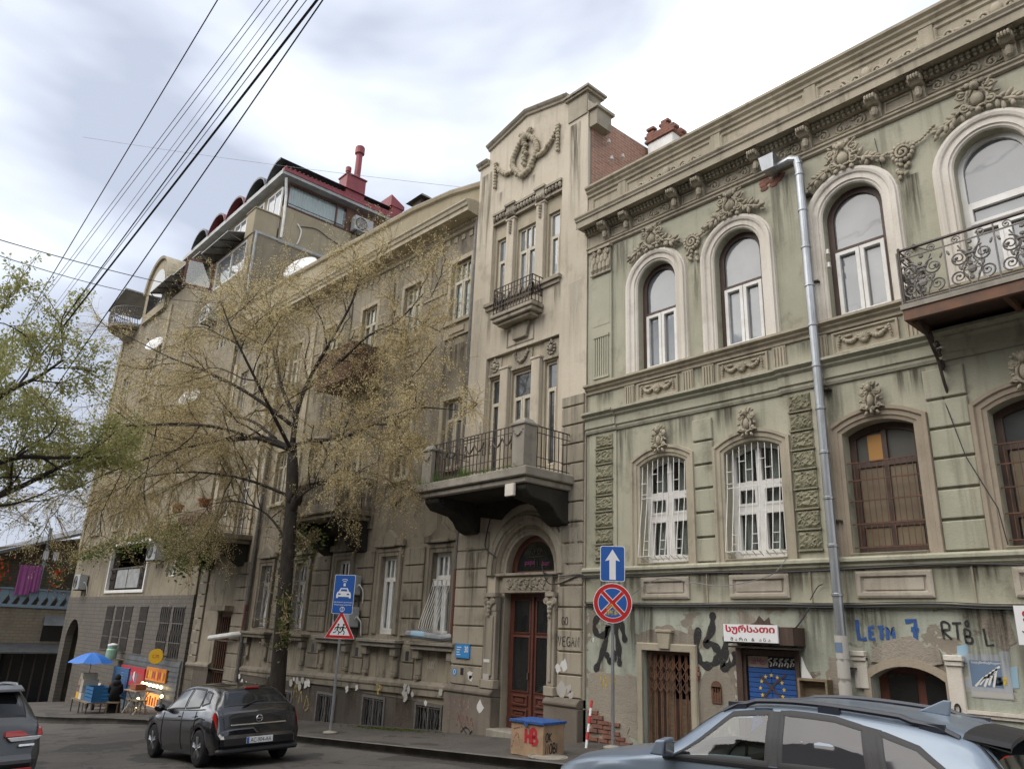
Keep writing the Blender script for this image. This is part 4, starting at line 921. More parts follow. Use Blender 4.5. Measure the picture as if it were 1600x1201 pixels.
for P in ([(-9.42,.3),(-8.9,.25),(-8.9,1.22),(-9.1,1.27),(-9.3,1.24),(-9.95,1.27),(-10.02,1.1),(-9.98,.6),(-9.7,.62)],[(-7.62,.1),(-7.0,.15),(-6.94,.9),(-7.02,1.3),(-7.12,1.46),(-7.3,1.52),(-7.5,1.5),(-7.6,1.3),(-7.64,.8)],[(-5.4,.2),(-5.2,.9),(-5.28,1.3),(-5.22,1.6),(-5.42,1.75),(-5.5,1.5),(-5.44,.9)],[(-3.5,2.3),(-3.3,2.36),(-3.12,2.3),(-3.08,2.0),(-3.2,1.92),(-3.32,1.96),(-3.38,2.1),(-3.46,2.16)],[(-3.8,.2),(-3.1,.2),(-3.1,.7),(-3.3,.86),(-3.55,.8),(-3.8,.95)],[(-8.95,1.75),(-7.6,1.75),(-7.55,1.9),(-7.9,2.0),(-8.15,2.1),(-8.45,2.08),(-8.7,1.98),(-8.95,1.95)]):
    q = MB(); PP = []
    for i in range(len(P)):
        a, b = P[i], P[(i+1)%len(P)]
        for j in range(3): t_ = j/3; PP.append((a[0]+(b[0]-a[0])*t_+random.uniform(-.025,.025), a[1]+(b[1]-a[1])*t_+random.uniform(-.025,.025)))
    q.prism(PP, .009, .014); obj('bare_plaster', q, 'mortar', G)
for k in range(16):
    x, z = random.choice(((-6.95,1.35),(-6.9,1.0),(-7.0,.7),(-5.4,1.2),(-9.8,1.6))); q = MB(); n = 9; r = random.uniform(.03,.08); x += random.gauss(0,.05); z += random.gauss(0,.15); q.add([(x+r*.6*random.uniform(.5,1)*math.cos(2*PI*j/n), .0085-.0004*k, z+r*random.uniform(.6,1.3)*math.sin(2*PI*j/n)) for j in range(n)], [list(range(n))]); obj('paper_scrap', q, random.choice(('paper_old','white_print','panel_beige')), G)
# lost plaster with bare bricks at the foot of the corner
bk = MB(); bk.box(-.12,.12,-.05,.02,0,.062); kme, _ = me_of(bk, 'brick_piece', False, 'brick', org=np.array([0,0,0.]))
pm_ = MB(); pm_.prism([(-10.02,.1),(-9.05,.05),(-9.0,.2),(-9.12,.32),(-9.06,.42),(-9.3,.5),(-9.5,.56),(-9.7,.6),(-9.85,.57),(-10.02,.62)], .0, .02); obj('bare_mortar', pm_, 'mortar', G)
rnd = random.Random(5)
for r in range(7):
    n = 4 if r < 4 else (3 if r < 5 else 2)
    for k in range(n):
        x = -9.88+.25*k+(.12 if r%2 else 0)
        if x > -9.12 - .04*r: continue
        if rnd.random() < .12: continue
        o = inst('brick', kme, (x, .012+rnd.uniform(-.012,.012), .13+.072*r), G, scale=(rnd.uniform(.85,1.02),1,rnd.uniform(.85,1))); 
for (x, z) in ((-7.66,1.42),(-7.64,1.34),(-7.67,1.26)): inst('brick', kme, (x,.02,z), G, scale=(.35,1,1))
# cables strung along the facade
def cable(pts, r, mat='wire', par=None, name='cable'):
    mb = MB(); mb.tube(pts, r, 5); return obj(name, mb, mat, par)
def sagline(a, b, sag, n=14): return [(a[0]+(b[0]-a[0])*i/n, a[1]+(b[1]-a[1])*i/n, a[2]+(b[2]-a[2])*i/n-sag*4*(i/n)*(1-i/n)) for i in range(n+1)]
for zz, rr in ((2.43,.012),(2.40,.008),(2.455,.007)): cable(smooth_pts([(-10.05,-.06,zz+.02),(-8,-.07,zz),(-6.5,-.065,zz+.015),(-5.3,-.06,zz),(-4,-.07,zz+.02),(-3.1,-.065,zz-.01),(-1,-.06,zz)]), rr, 'wire', G)
cable(smooth_pts([(-10.05,-.16,2.92),(-8.6,-.16,2.9),(-7.5,-.17,2.93),(-6,-.16,2.9),(-4.6,-.17,2.92),(-3.4,-.17,2.93),(-1.5,-.17,2.8)]), .012, 'wire', G)
cable(smooth_pts([(-8.9,-.09,2.6),(-8.3,-.1,2.86),(-7.6,-.11,2.78),(-7.0,-.11,2.72),(-6.2,-.12,2.86),(-5.9,-.14,3.1)]), .007, 'wire_pale', G)
cable(sagline((-5.62,-.1,2.4), (-5.9,-.3,2.0), .05), .012, 'wire', G); cable(smooth_pts([(-5.6,-.1,2.5),(-5.5,-.05,2.68),(-5.42,-.04,2.72)]), .008, 'wire', G)
cable([(-3.5,-.03,5.2),(-3.3,-.1,4.3),(-3.02,-.12,3.6),(-2.98,-.1,3.15)], .007, 'wire', G); cable([(-3.95,-.03,9.55),(-3.84,-.03,8.4),(-3.8,-.03,7.4)], .006, 'wire', G)
mb = MB()
for k in range(5): mb.tube([(-3.82+.05*math.cos(q*.6+k)*(1-.1*k), -.02-.01*k, 1.2+.09*math.sin(q*.6+k)*(1-.1*k)) for q in range(11)], .007, 4)
obj('cable_coil', mb, 'wire', G)
# ---------------------------------------------------------------- tall narrow house with the gable
T = thing('gabled_house', 'tall narrow beige house with curved gable, garland relief and red door', 'building', (-12, 4, -.3))
TX0, TX1 = -14.0, -10.1; TY = -.03
N0, N1 = -13.35, -10.9
tops = [(N0,N1,9.52,12.02,0),(N0,N1,4.9,8.1,0)]
PC = -11.73
mb = MB()
aops = [(PC-.93,PC+.93,-.6,3.12,.93)]
wall(mb, TX0, TX1, -1, 13.3, TY, tops+aops, .1)
# gable above 13.3
gp = [(TX0,13.3),(TX1,13.3),(TX1,13.75),(-10.72,13.75),(-10.72,14.12)]+[(-12.2,14.47)]+[(-13.64,14.12),(-13.64,13.72),(TX0,13.72)]
mb.prism(gp, TY, .35)
mb.add([(TX1,TY,-1),(TX1,TY,13.32),(TX1,.6,13.32),(TX1,.6,-1)], [(0,3,2,1)]); mb.add([(TX0,TY,-1),(TX0,TY,13.3),(TX0,.4,13.3),(TX0,.4,-1)], [(0,1,2,3)])
obj('wall', mb, 'tower_plaster', T)
room_back(T, TX0+.1, TX1-.1, -1, 12.8, .9)
# gable copings
def coping(line, name='coping', y=TY):
    q = MB(); q.sweep(line, [(-.1,y),(-.08,y-.05),(-.03,y-.06),(0,y-.1),(.045,y-.13),(.06,y-.13),(.075,.35)]); return obj(name, q, 'tower_stone', T)
coping([(-13.68,14.15),(-12.2,14.51),(-10.72,14.17)])
coping([(TX0-.06,13.74),(-13.62,13.74)]); coping([(-10.74,14.0),(-10.3,14.0),]) if False else None
q = MB(); q.box(-10.72,-10.12,TY-.03,.42,13.4,13.98); q.box(-10.78,-10.05,TY-.09,.48,13.98,14.04); q.box(-10.82,-10.0,TY-.13,.52,14.043,14.1); obj('corner_block', q, 'tower_stone', T)
q = MB(); q.box(-10.09,-9.86,-.0,.5,13.0,13.42); q.box(-10.09,-9.8,-.06,.56,13.423,13.5); obj('corner_block', q, 'tower_stone', T)
# red brick flank with sloping top
mb = MB(); mb.add([(TX1+.03,.05,10.4),(TX1+.03,7.5,10.4),(TX1+.03,7.5,13.3),(TX1+.03,4.2,13.5),(TX1+.03,2.6,13.5),(TX1+.03,.05,13.42)], [list(range(6))]); mb.add([(TX1+.03,7.5,10.4),(TX0,7.5,10.4),(TX0,7.5,12.6),(TX1+.03,7.5,12.6)], [(0,1,2,3)])
obj('brick_flank', mb, 'red_brick', T)
mb = MB(); mb.add([(TX1,.3,13.2),(TX0,.3,13.2),(TX0,7.5,12.5),(TX1,7.5,12.5)], [(0,1,2,3)]); obj('roof', mb, 'roof_sheet', T)
mb = MB()
for z, y in ((12.75,.5),(12.6,1.0),(12.35,.6)): mb.tube([(TX1+.03,y,z),(TX1+.16,y,z)], .012, 5); mb.lathe([(.0,0),(.045,.01),(.045,.05),(.025,.07),(.035,.1),(0,.12)], (TX1+.16,y,z), 8)
obj('insulator', mb, 'porcelain', T)
# garland relief under the gable
mb = MB(); c = -12.18; y = TY-.05
for s_ in (-1,1):
    P = [(c+s_*(.12+.33*math.sin(PI*t)), 13.72-1.0*t) for t in [i/14 for i in range(15)]]
    for p in P: mb.blob((p[0]+random.uniform(-.02,.02),y-.02,p[1]), (.085,.075,.075), 7, 4)
    garland(mb, (c+s_*.4,12.98), (c+s_*1.12,13.42), .16, .05, y, 13, 1.5)
    for i in range(8): mb.blob((c+s_*1.14, y, 13.45-.09*i), (.05+.015*(i%2),.05,.05), 6, 4)
    mb.blob((c+s_*1.14,y,13.52), (.08,.05,.06), 7, 4)
    leaf(mb, c, 13.8, PI/2-s_*.9, .28, .1, y-.02, .05); scroll(mb, c+s_*.14, 13.88, .09, 1.4, s_, y-.02, .028)
for i in range(10): mb.blob((c+random.uniform(-.05,.05), y-.02, 13.65-.08*i), (.1-.004*i,.07,.055), 7, 4)
mb.blob((c,y-.03,13.75), (.15,.09,.12), 8, 5); garland(mb, (c-.25,12.78), (c+.25,12.78), .12, .07, y, 7, 1.3)
obj('garland_relief', mb, 'sand_trim', T, smooth=True)
# the two recessed window bays
for zi, (z0, z1, wz0, wz1) in enumerate(((9.52,12.02,9.6,11.3),(4.9,8.1,4.92,7.58))):
    q = MB(); yb = TY+.1
    wo = [(-13.27,-12.9,wz0 if not zi else 5.2,wz1,0),(-12.5,-11.82,wz0,wz1,0),(-11.42,-11.05,wz0 if not zi else 5.2,wz1,0)]
    wall(q, N0, N1, z0, z1, yb, wo, .14); obj('bay_wall', q, 'sand_trim', T)
    for i, (a, b, c0, c1, _) in enumerate(wo):
        rows = [(wz1-.62,1 if i != 1 else 2),(None,1 if i != 1 else (3 if not zi else 1))]
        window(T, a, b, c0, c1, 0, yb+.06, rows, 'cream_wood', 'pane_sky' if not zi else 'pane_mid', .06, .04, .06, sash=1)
    for xa in (-12.82,-11.76):
        q = MB(); q.box(xa, xa+.27, TY-.01, yb, z0 if zi else 9.55, (11.62 if not zi else 7.7)); q.box(xa-.03,xa+.3,TY-.03,yb,(11.62 if not zi else 7.7),(11.68 if not zi else 7.76)); obj('bay_pilaster', q, 'tower_plaster', T, bevel=.01)
        if not zi:
            q = MB(); q.box(xa+.02, xa+.3, TY-.06, yb, 11.7, 12.0); q.box(xa-.02,xa+.34,TY-.1,yb,12.0,12.06)
            for k in range(3): q.blob((xa+.08+.08*k, TY-.07, 11.78), (.05,.06,.08), 6, 4)
            for k in range(5): q.blob((xa+.16, TY-.03, 11.56-.075*k), (.055-.006*k,.05,.045), 6, 4)
            obj('console', q, 'tower_stone', T)
    if not zi:
        for a, b in ((N0,-12.86),(-12.54,-11.78),(-11.46,N1)):
            q = MB(); q.box(a,b,TY-.0,yb,11.7,11.76); q.box(a,b,TY-.05,yb,11.95,12.01); n = int((b-a)/.1)
            for k in range(n): q.blob((a+(b-a)*(k+.5)/n, TY-.02, 11.86), (.045,.05,.08), 6, 4)
            q.box(a,b,TY+.04,yb,11.76,11.95); obj('bay_cornice', q, 'tower_stone', T)
        q = MB(); q.box(N0-.12,N1+.04,TY-.1,TY+.16,9.44,9.52); q.box(N0-.08,N1,TY-.05,TY+.1,9.34,9.437); obj('sill', q, 'tower_stone', T)
    else:
        for a, b in ((-13.3,-12.87),(-12.5,-11.82),(-11.43,-10.95)):
            q = MB(); q.box(a,b,yb-.03,yb+.05,7.68,8.05); q.box(a,b,yb-.06,yb+.05,7.62,7.68); pn = obj('relief_panel', q, 'tower_stone', T)
            q = MB(); c = (a+b)/2
            if b-a > .5:
                garland(q, (a+.12,7.98), (b-.12,7.98), .2, .03, yb-.05, 13, 1.6)
                for s_ in (-1,1): q.blob((c+s_*.22,yb-.05,7.98), .04, 6, 4); leaf(q, c+s_*.2, 7.98, PI/2, .08, .04, yb-.05)
            else:
                for k in range(10): q.blob((c+.11*math.cos(k*.63),yb-.05,7.86+.13*math.sin(k*.63)), .035, 6, 4)
                q.blob((c,yb-.06,7.86), (.06,.05,.08), 8, 5); leaf(q, c, 7.98, PI/2, .1, .07, yb-.05)
            obj('wreath', q, 'tower_stone', pn, smooth=True)
# panel between the bays, under the small balcony
q = MB(); q.sweep([(-12.62,8.2),(-12.62,8.62),(-11.7,8.62),(-11.7,8.2)], [(0,TY),(0,TY-.02),(-.03,TY-.02),(-.03,TY)], closed=True); obj('wall_panel', q, 'tower_stone', T)
# railings
def iron_rail(parent, P, z0, z1, sp=.11, mat='iron', garl=True, seg=3):
    """P: polyline of (x,y); bars too thin to pick apart stay one part per side"""
    for (ax, ay), (bx, by) in zip(P, P[1:]):
        q = MB(); L = math.hypot(bx-ax, by-ay); n = max(2, int(L/sp)); f = lambda t, z, o=0: (ax+(bx-ax)*t+o*(by-ay)/L*-1, ay+(by-ay)*t+o*(bx-ax)/L, z)
        for k in range(n+1): q.tube([f(k/n,z0), f(k/n,z1)], .011, 4)
        for z in (z1, z0+.05, z1-.13, z0+.22): q.tube([f(0,z), f(1,z)], .014 if z == z1 else .01, 4)
        if garl:
            m = max(1, int(round(L/.8)))
            for i in range(m):
                t0, t1 = i/m, (i+1)/m
                for e_ in (t0+.12/m, t1-.12/m):
                    for zz in (z1-.25, z1-.4): q.tube([f(e_-.05/m,zz-.06),f(e_+.05/m,zz-.06),f(e_+.05/m,zz+.06),f(e_-.05/m,zz+.06),f(e_-.05/m,zz-.06)], .012, 4)
                G_ = [(t0+(t1-t0)*(.15+.7*k/10), z1-.2-.16*math.sin(PI*((k*2)%10)/10)) for k in range(11)]
                q.tube([f(t,z,.01) for t, z in G_], .02, 5)
        o = obj('railing', q, mat, parent)
# small upper balcony
q = MB(); q.box(-12.85,-11.4,-.42,TY,8.86,8.95); q.box(-12.8,-11.45,-.38,TY,8.76,8.857); q.box(-12.7,-11.55,-.3,TY,8.68,8.757); q.prism([(-12.35,8.3),(-11.9,8.3),(-11.8,8.68),(-12.45,8.68)], -.12, TY); b1 = obj('small_balcony', q, 'tower_stone', T, bevel=.015)
iron_rail(b1, [(-12.78,TY),(-12.78,-.36),(-11.47,-.36),(-11.47,TY)], 8.95, 9.62, .1)
# large balcony over the door
q = MB(); q.box(-13.9,-10.36,-1.4,TY,4.72,4.9); q.box(-13.82,-10.44,-1.32,TY,4.6,4.717); b2 = obj('door_balcony', q, 'concrete', T, bevel=.02)
iron_rail(b2, [(-13.75,TY),(-13.75,-1.28),(-13.4,-1.28)], 4.9, 5.76, .12, garl=False); iron_rail(b2, [(-13.4,-1.28),(-10.78,-1.28)], 4.92, 5.76, .115); iron_rail(b2, [(-10.5,-1.1),(-10.5,TY)], 4.92, 5.76, .115, garl=False)
for xa, hh in ((-10.78,5.82),(-13.75,5.72)):
    q = MB(); q.box(xa,xa+.34,-1.39,-1.05,4.9,hh-.1); q.box(xa-.03,xa+.37,-1.42,-1.02,hh-.1,hh-.05); q.hexa([(xa,-1.39,hh-.05),(xa+.34,-1.39,hh-.05),(xa+.34,-1.05,hh-.05),(xa,-1.05,hh-.05)], [(xa+.06,-1.33,hh+.04),(xa+.28,-1.33,hh+.04),(xa+.28,-1.11,hh+.04),(xa+.06,-1.11,hh+.04)])
    garland(q, (xa+.04,hh-.2), (xa+.3,hh-.2), .1, .02, -1.4, 8, 1.4); obj('balcony_pedestal', q, 'concrete', b2, bevel=.012)
for xa, xb_, k in ((-13.75,-13.25,0),(-10.98,-10.5,1)):     # consoles black with soot
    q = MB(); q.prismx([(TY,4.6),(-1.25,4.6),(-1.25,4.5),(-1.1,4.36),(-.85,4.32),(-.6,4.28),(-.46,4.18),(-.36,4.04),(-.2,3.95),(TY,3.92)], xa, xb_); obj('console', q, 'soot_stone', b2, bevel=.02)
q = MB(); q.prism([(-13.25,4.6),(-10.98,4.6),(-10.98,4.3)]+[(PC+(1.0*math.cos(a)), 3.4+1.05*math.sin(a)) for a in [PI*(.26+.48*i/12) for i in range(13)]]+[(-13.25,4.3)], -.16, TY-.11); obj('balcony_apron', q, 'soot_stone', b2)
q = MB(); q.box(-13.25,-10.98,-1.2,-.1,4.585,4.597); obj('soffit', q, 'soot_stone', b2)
q = MB(); q.box(-10.98,-10.72,-1.36,-1.3,4.36,4.6); obj('meter_box', q, 'cream_trim', b2, bevel=.01)
q = MB()
for k in range(420):
    x = random.uniform(-13.95,-10.6); z = 4.9+random.uniform(-.04,.06); yy = random.choice((-1.41,-1.3,-1.36))+random.uniform(-.05,.03); h = random.uniform(.03,.12)*(1.8 if x < -13.2 else 1)
    a = random.uniform(0,6.3); q.add([(x,yy,z),(x+.012,yy,z),(x+.03*math.cos(a),yy+.03*math.sin(a)-.02,z+h*random.choice((1,.8,-.7)))], [(0,1,2)])
for cx, cz, nn, hh in ((-12.35,4.92,60,.3),(-13.65,4.95,70,.55),(-13.3,4.95,30,.3)):
    for k in range(nn): x = cx+random.gauss(0,.08); yy = -1.3+random.gauss(0,.04); q.add([(x,yy,cz),(x+.015,yy,cz),(x+random.gauss(0,.06),yy-.03,cz+hh*random.uniform(.4,1))], [(0,1,2)])
o = obj('weeds', q, 'grass', b2); o['kind'] = 'stuff'
q = MB()
for k in range(900):
    x = -13.95+abs(random.gauss(0,.35)); z = 4.85-abs(random.gauss(0,.18)); yy = -1.4+random.uniform(-.08,.3); a = random.uniform(0,6.3); s_ = random.uniform(.015,.035)
    q.add([(x,yy,z),(x+s_*math.cos(a),yy+.01,z+s_*math.sin(a)),(x+s_*math.cos(a+1.2),yy-.01,z+s_*math.sin(a+1.2))], [(0,1,2)])
o = obj('dry_creeper', q, 'dry', b2); o['kind'] = 'stuff'
# portal: archivolt, inner reveal, fanlight, carved lintel, door
q = MB(); q.sweep(outline(PC-.93,PC+.93,3.02,3.12,.93,26), [(0,TY),(0,TY-.03),(.05,TY-.05),(.06,TY-.09),(.17,TY-.09),(.19,TY-.05),(.26,TY-.04),(.27,TY)]); obj('archivolt', q, 'tower_stone', T)
q = MB(); A = outline(PC-.82,PC+.82,3.05,3.12,.82,44)
q2 = MB()
wall(q2, PC-.93, PC+.93, -1, 4.05, TY+.1, [(PC-.72,PC+.72,-1,3.12,.72)], .42); obj('portal_wall', q2, 'tower_stone', T)
for i in range(0, len(A)-1): p = A[i]; q.blob((p[0],TY+.12,p[1]), (.045,.06,.045), 6, 4)
tag(obj('bead_moulding', q, 'tower_stone', T, smooth=True), None, None, kind='stuff')
yd = TY+.27
q = MB(); q.sweep(outline(PC-.72,PC+.72,2.98,3.12,.72,22), [(0,yd+.06),(0,yd),(-.11,yd),(-.13,yd+.03),(-.13,yd+.06)], cap=False); q.box(PC-.72,PC+.72,yd,yd+.06,2.98,3.12); fl = obj('fanlight', q, 'red_wood', T)
q = MB(); q.prism([(PC-.59,3.12),(PC+.59,3.12)]+[(a,b) for a, b in reversed(arc(PC-.59,PC+.59,3.12,.59,16))], yd+.03, yd+.04); pf = obj('pane', q, 'pane_dark', fl)
obj('lettering', text_mb('papa', .1, PC-.2, 3.27, yd+.026, .3), 'pink_paint', pf); obj('lettering', text_mb('bar', .1, PC+.28, 3.27, yd+.026, .22), 'pink_paint', pf)
q = MB()
for s_ in (-1,1): scroll(q, PC+s_*.1, 3.5, .08, 1.3, s_, yd+.02, .012, 0); q.tube([(PC+s_*.04,yd+.02,3.2),(PC+s_*.04,yd+.02,3.35)], .012, 5)
q.tube([(PC-.2,yd+.02,3.4),(PC+.2,yd+.02,3.4)], .01, 5); obj('ironwork', q, 'iron', fl)
q = MB(); q.box(PC-.74,PC+.74,TY+.02,yd+.1,2.7,3.0); q.box(PC-.92,PC+.92,TY-.04,yd+.1,3.002,3.06); q.box(PC-.74,PC+.74,TY+.0,yd+.1,2.66,2.698); lt = obj('lintel', q, 'tower_stone', T, bevel=.01)
q = MB(); frieze_scrolls(q, PC-.6, PC+.6, 2.85, .2, TY+.01)
for k in range(14): leaf(q, PC-.58+.085*k, 2.8+.08*(k%2), .6 if k%2 else -.6, .12, .05, TY+.01, .03)
obj('carved_relief', q, 'tower_stone', lt, smooth=True)
q = MB(); q.box(PC-.72,PC+.72,yd,yd+.07,-.5,2.66); dm = obj('door', q, 'red_wood', T)
for s_ in (-1,1):
    c = PC+s_*.34
    for z0, z1 in ((1.9,2.52),(.78,1.8)): q = MB(); q.box(c-.23,c+.23,yd-.005,yd+.0,z0,z1); q2 = MB(); q2.sweep([(c-.23,z0),(c-.23,z1),(c+.23,z1),(c+.23,z0)], [(0,yd),(0,yd-.025),(.03,yd-.02),(.04,yd)], closed=True); obj('pane', q, 'pane_dark', dm); obj('pane_moulding', q2, 'red_wood', dm)
    for z0, z1 in ((.5,.7),(.28,.44),(-.1,.2)):
        q = MB(); q.sweep([(c-.23,z0),(c-.23,z1),(c+.23,z1),(c+.23,z0)], [(0,yd),(0,yd-.03),(-.03,yd-.035),(-.05,yd-.01)], closed=True); q.box(c-.13,c+.13,yd-.03,yd,z0+.06,z1-.06); obj('door_panel', q, 'red_wood', dm)
q = MB(); q.box(PC-.03,PC+.03,yd-.04,yd,-.4,2.6); obj('meeting_rail', q, 'red_wood', dm, bevel=.01)
q = MB(); q.box(PC-.1,PC-.07,yd-.06,yd,1.0,1.13); obj('door_handle', q, 'chrome', dm)
for z, m_ in ((1.28,'white_print'),(.9,'paper_old')): q = MB(); q.add([(PC-1.05,TY-.134,z),(PC-.86,TY-.134,z),(PC-.86,TY-.134,z+(.06 if z > 1.1 else .16)),(PC-1.05,TY-.134,z+(.06 if z > 1.1 else .16))], [(0,1,2,3)]); obj('paper_bill', q, m_, T)
for s_ in (-1,1):      # pilasters of the portal
    a, b = sorted((PC+s_*.76, PC+s_*(1.14 if s_ < 0 else .95)))
    q = MB(); q.box(a,b,TY-.1,TY+.03,.95,2.3); q.box(a+.06,b-.06,TY-.13,TY-.1,1.02,2.2); q.box(a-.04,b+.04,TY-.14,TY+.03,.78,.95); obj('portal_pilaster', q, 'tower_stone', T, bevel=.012)
    q = MB(); q.box(a-.02,b+.02,TY-.16,TY+.03,2.58,2.66); q.box(a,b,TY-.11,TY+.03,2.3,2.58); c = (a+b)/2
    for t in (-1,1): scroll(q, c+t*.12, 2.5, .07, 1.4, t, TY-.13, .022, PI*.5)
    for k in range(4): q.blob((c,TY-.14,2.45-.08*k), (.07-.012*k,.05,.05), 6, 4)
    for t in (-1,1): leaf(q, c, 2.36, PI/2+t*.7, .18, .07, TY-.12, .04)
    obj('capital', q, 'tower_stone', T)
# plinths and rusticated strips
for a, b in ((TX0-.02,-12.47),(-10.97,TX1)):
    q = MB(); q.box(a,b,TY-.16,.3,-1,.62); q.prismx([(.2,.62),(TY-.16,.62),(TY-.19,.66),(TY-.19,.7),(TY-.1,.78),(.2,.78)], a, b); obj('plinth', q, 'plinth_mid', T, bevel=.012)
q = MB(); q.box(-12.46,-10.98,-.3,.5,-1,Zf(-12)+.1); obj('doorstep', q, 'concrete', T, bevel=.015)
zz = [.78+.4*k for k in range(11)]
blocks(T, -13.98,-12.92, zz[:9], TY, .05, 'tower_stone', .03); blocks(T, -10.74,-10.12, zz+[5.16,5.56,5.96,6.36,6.6], TY, .05, 'tower_stone', .03)
blocks(T, -13.98,-13.42, [4.95,5.36,5.76,6.16,6.56], TY, .05, 'tower_plaster', .03)
letters('GO', -10.62, 2.06, .14, .016, 'black_paint', T, TY-.056); letters('VEGAN', -10.71, 1.68, .17, .018, 'black_paint', T, TY-.056, .68)
# address plate with the number and small plates
q = MB(); q.box(-13.8,-13.32,TY-.085,TY-.05,1.32,1.6); ap = obj('address_plate', q, 'plate_blue', T)
obj('lettering', text_mb('30', .13, -13.42, 1.5, TY-.088, .13, bold=.02), 'sign_white', ap)
for k in range(4): q = MB(); q.box(-13.75,-13.75+(.16,.12,.1,.14)[k],TY-.0875,TY-.085,1.53-.05*k,1.545-.05*k); obj('print', q, 'sign_white', ap)
q = MB(); q.add([(-13.92+.1+.08*math.cos(k*PI/4+.39),TY-.056,1.03+.08*math.sin(k*PI/4+.39)) for k in range(8)], [list(range(8))]); o8 = obj('number_plate', q, 'plate_blue', T)
q = MB(); q.ribbon([(-13.82+.035*math.cos(k*.7),1.03+.05*math.sin(k*.7)) for k in range(10)], .015, TY-.058); obj('print', q, 'sign_white', o8)
q = MB(); q.box(-13.62,-13.52,TY-.056,TY-.05,.98,1.12); obj('vent_hole', q, 'black', T)
def scrap(cx, cz, r, mat, par, y):
    q = MB(); n = 11; q.add([(cx+r*random.uniform(.5,1)*math.cos(2*PI*k/n), y, cz+r*random.uniform(.5,1.1)*math.sin(2*PI*k/n)) for k in range(n)], [list(range(n))]); obj('paper_scrap', q, mat, par)
for (cx, cz, r) in ((-13.3,1.0,.12),(-13.26,.93,.08),(-12.78,.42,.14),(-10.55,1.35,.12),(-10.7,1.28,.1),(-10.6,.9,.16),(-10.4,.95,.1),(-10.35,.85,.09)): scrap(cx, cz, r, random.choice(('white_print','paper_old')), T, TY-(.055 if cz > .75 else .165))
graffiti([[(-13.8+.17*k,.12),(-13.78+.17*k,.5),(-13.7+.17*k,.2),(-13.66+.17*k,.52)] for k in range(4)], .05, 'smear_pink', TY-.163, T); graffiti([[(-13.5+.14*k,.0),(-13.46+.14*k,.2),(-13.4+.14*k,.05)] for k in range(4)], .045, 'smear_red', TY-.166, T); graffiti([[(-13.35,-.1),(-13.2,.0),(-13.05,-.1),(-13.2,-.25),(-13.0,-.05)],[(-13.3,-.02),(-13.05,-.2),(-12.95,-.28)]], .03, 'black_paint', TY-.17, T)
letters('DV', -10.55, .25, .15, .018, 'black_paint', T, TY-.163)
cable(smooth_pts([(-12.6,-.1,3.4),(-12.9,-.15,3.6),(-12.95,-.1,3.9),(-12.7,-.2,4.3)]), .015, 'wire', T)
cable(smooth_pts([(-11.2,-.1,3.2),(-11.0,-.12,2.85),(-10.7,-.1,2.82),(-10.2,-.1,2.95),(-10.0,-.08,2.9)]), .012, 'wire', T); cable(smooth_pts([(-11.15,-.1,3.05),(-10.8,-.12,2.95),(-10.2,-.1,2.98),(-10.0,-.08,2.93)]), .01, 'wire', T)
# chimney on the green house roof
CH = thing('chimney', 'white rendered chimney with a broken brick top behind the green parapet', 'chimney', (-9.6,2.4,11))
q = MB(); q.box(-9.98,-9.22,2.0,2.8,10.6,13.5); obj('shaft', q, 'white_paint', CH, bevel=.02)
for j in range(6):
    for k in range(4):
        for l in range(3):
            if j < 3 or random.random() < .9-.15*(j-2)-.1*k*(k-1.2): inst('brick', kme, (-9.92+.22*k+(.06 if j%2 else 0), 2.06+.3*l, 13.5+.068*j), CH, scale=(.9,2.2,1))
# ---------------------------------------------------------------- long grey-brown tenement behind the tree
E3 = thing('tenement', 'long grey brown tenement with pedimented ground floor windows and balconies behind the tree', 'building', (-21.5, 5, -1))
BX0, BX1, BY = -29.7, -14.0, .12
CC = [-14.75,-17.0,-19.3,-21.7,-24.1]
o1 = [(c-.37,c+.37,1.72,3.62,0) for c in CC]; o2 = [(c-.4,c+.4,5.62 if i != 2 else 4.9,7.42,0) for i, c in enumerate(CC)]; o3 = [(c-.42,c+.42,9.56 if i != 2 else 8.7,11.3,0) for i, c in enumerate(CC)]
ob = [(c-.6,c+.42,-.42+.05*(c+14.75),.38+.045*(c+14.75),0) for c in CC]
extra = [(-27.6,-26.25,-2.4,2.16,0),(-27.4,-26.5,4.7,7.2,0),(-28.9,-28.2,5.6,7.4,0),(-27.4,-26.6,9.6,11.3,0),(-28.9,-28.2,9.6,11.3,0)]
mb = MB(); wall(mb, BX0, BX1, .3, 12.7, BY, [o for o in o1+o2+o3]+[(o[0],o[1],max(o[2],.3),o[3],o[4]) for o in extra], .2)
mb.add([(BX0,BY,-3),(BX0,BY,14),(BX0,9,14),(BX0,9,-3)], [(0,1,2,3)]); obj('wall', mb, 'grey_plaster', E3)
room_back(E3, BX0+.1, BX1-.05, -2.4, 12, .8)
mb = MB()
for i, x0 in enumerate([BX0]+[CC[4-k]-1.2 for k in range(5)]): pass
wall(mb, BX0, BX1, -3, .3, BY-.07, [(o[0],o[1],o[2],min(o[3],.3-.001),0) for o in ob]+[(-27.6,-26.25,-2.4,.299,0)], .25)
obj('plinth', mb, 'plinth_stone', E3)
mb = MB(); P = [(BY-.0,.3),(BY-.07,.3),(BY-.07,.42),(BY-.1,.46),(BY-.1,.52),(BY-.03,.6),(BY,.6)]; 
for a, b in ((-26.25,BX1),(BX0,-27.6)): q = MB(); q.prismx(P, a, b); q.xf(lambda p: Vector((p.x,p.y,p.z+.16+.02*(p.x+14)))); obj('plinth_moulding', q, 'grey_stone', E3)
tilt = lambda p: Vector((p.x, p.y, p.z+.033*(BX1-p.x)))
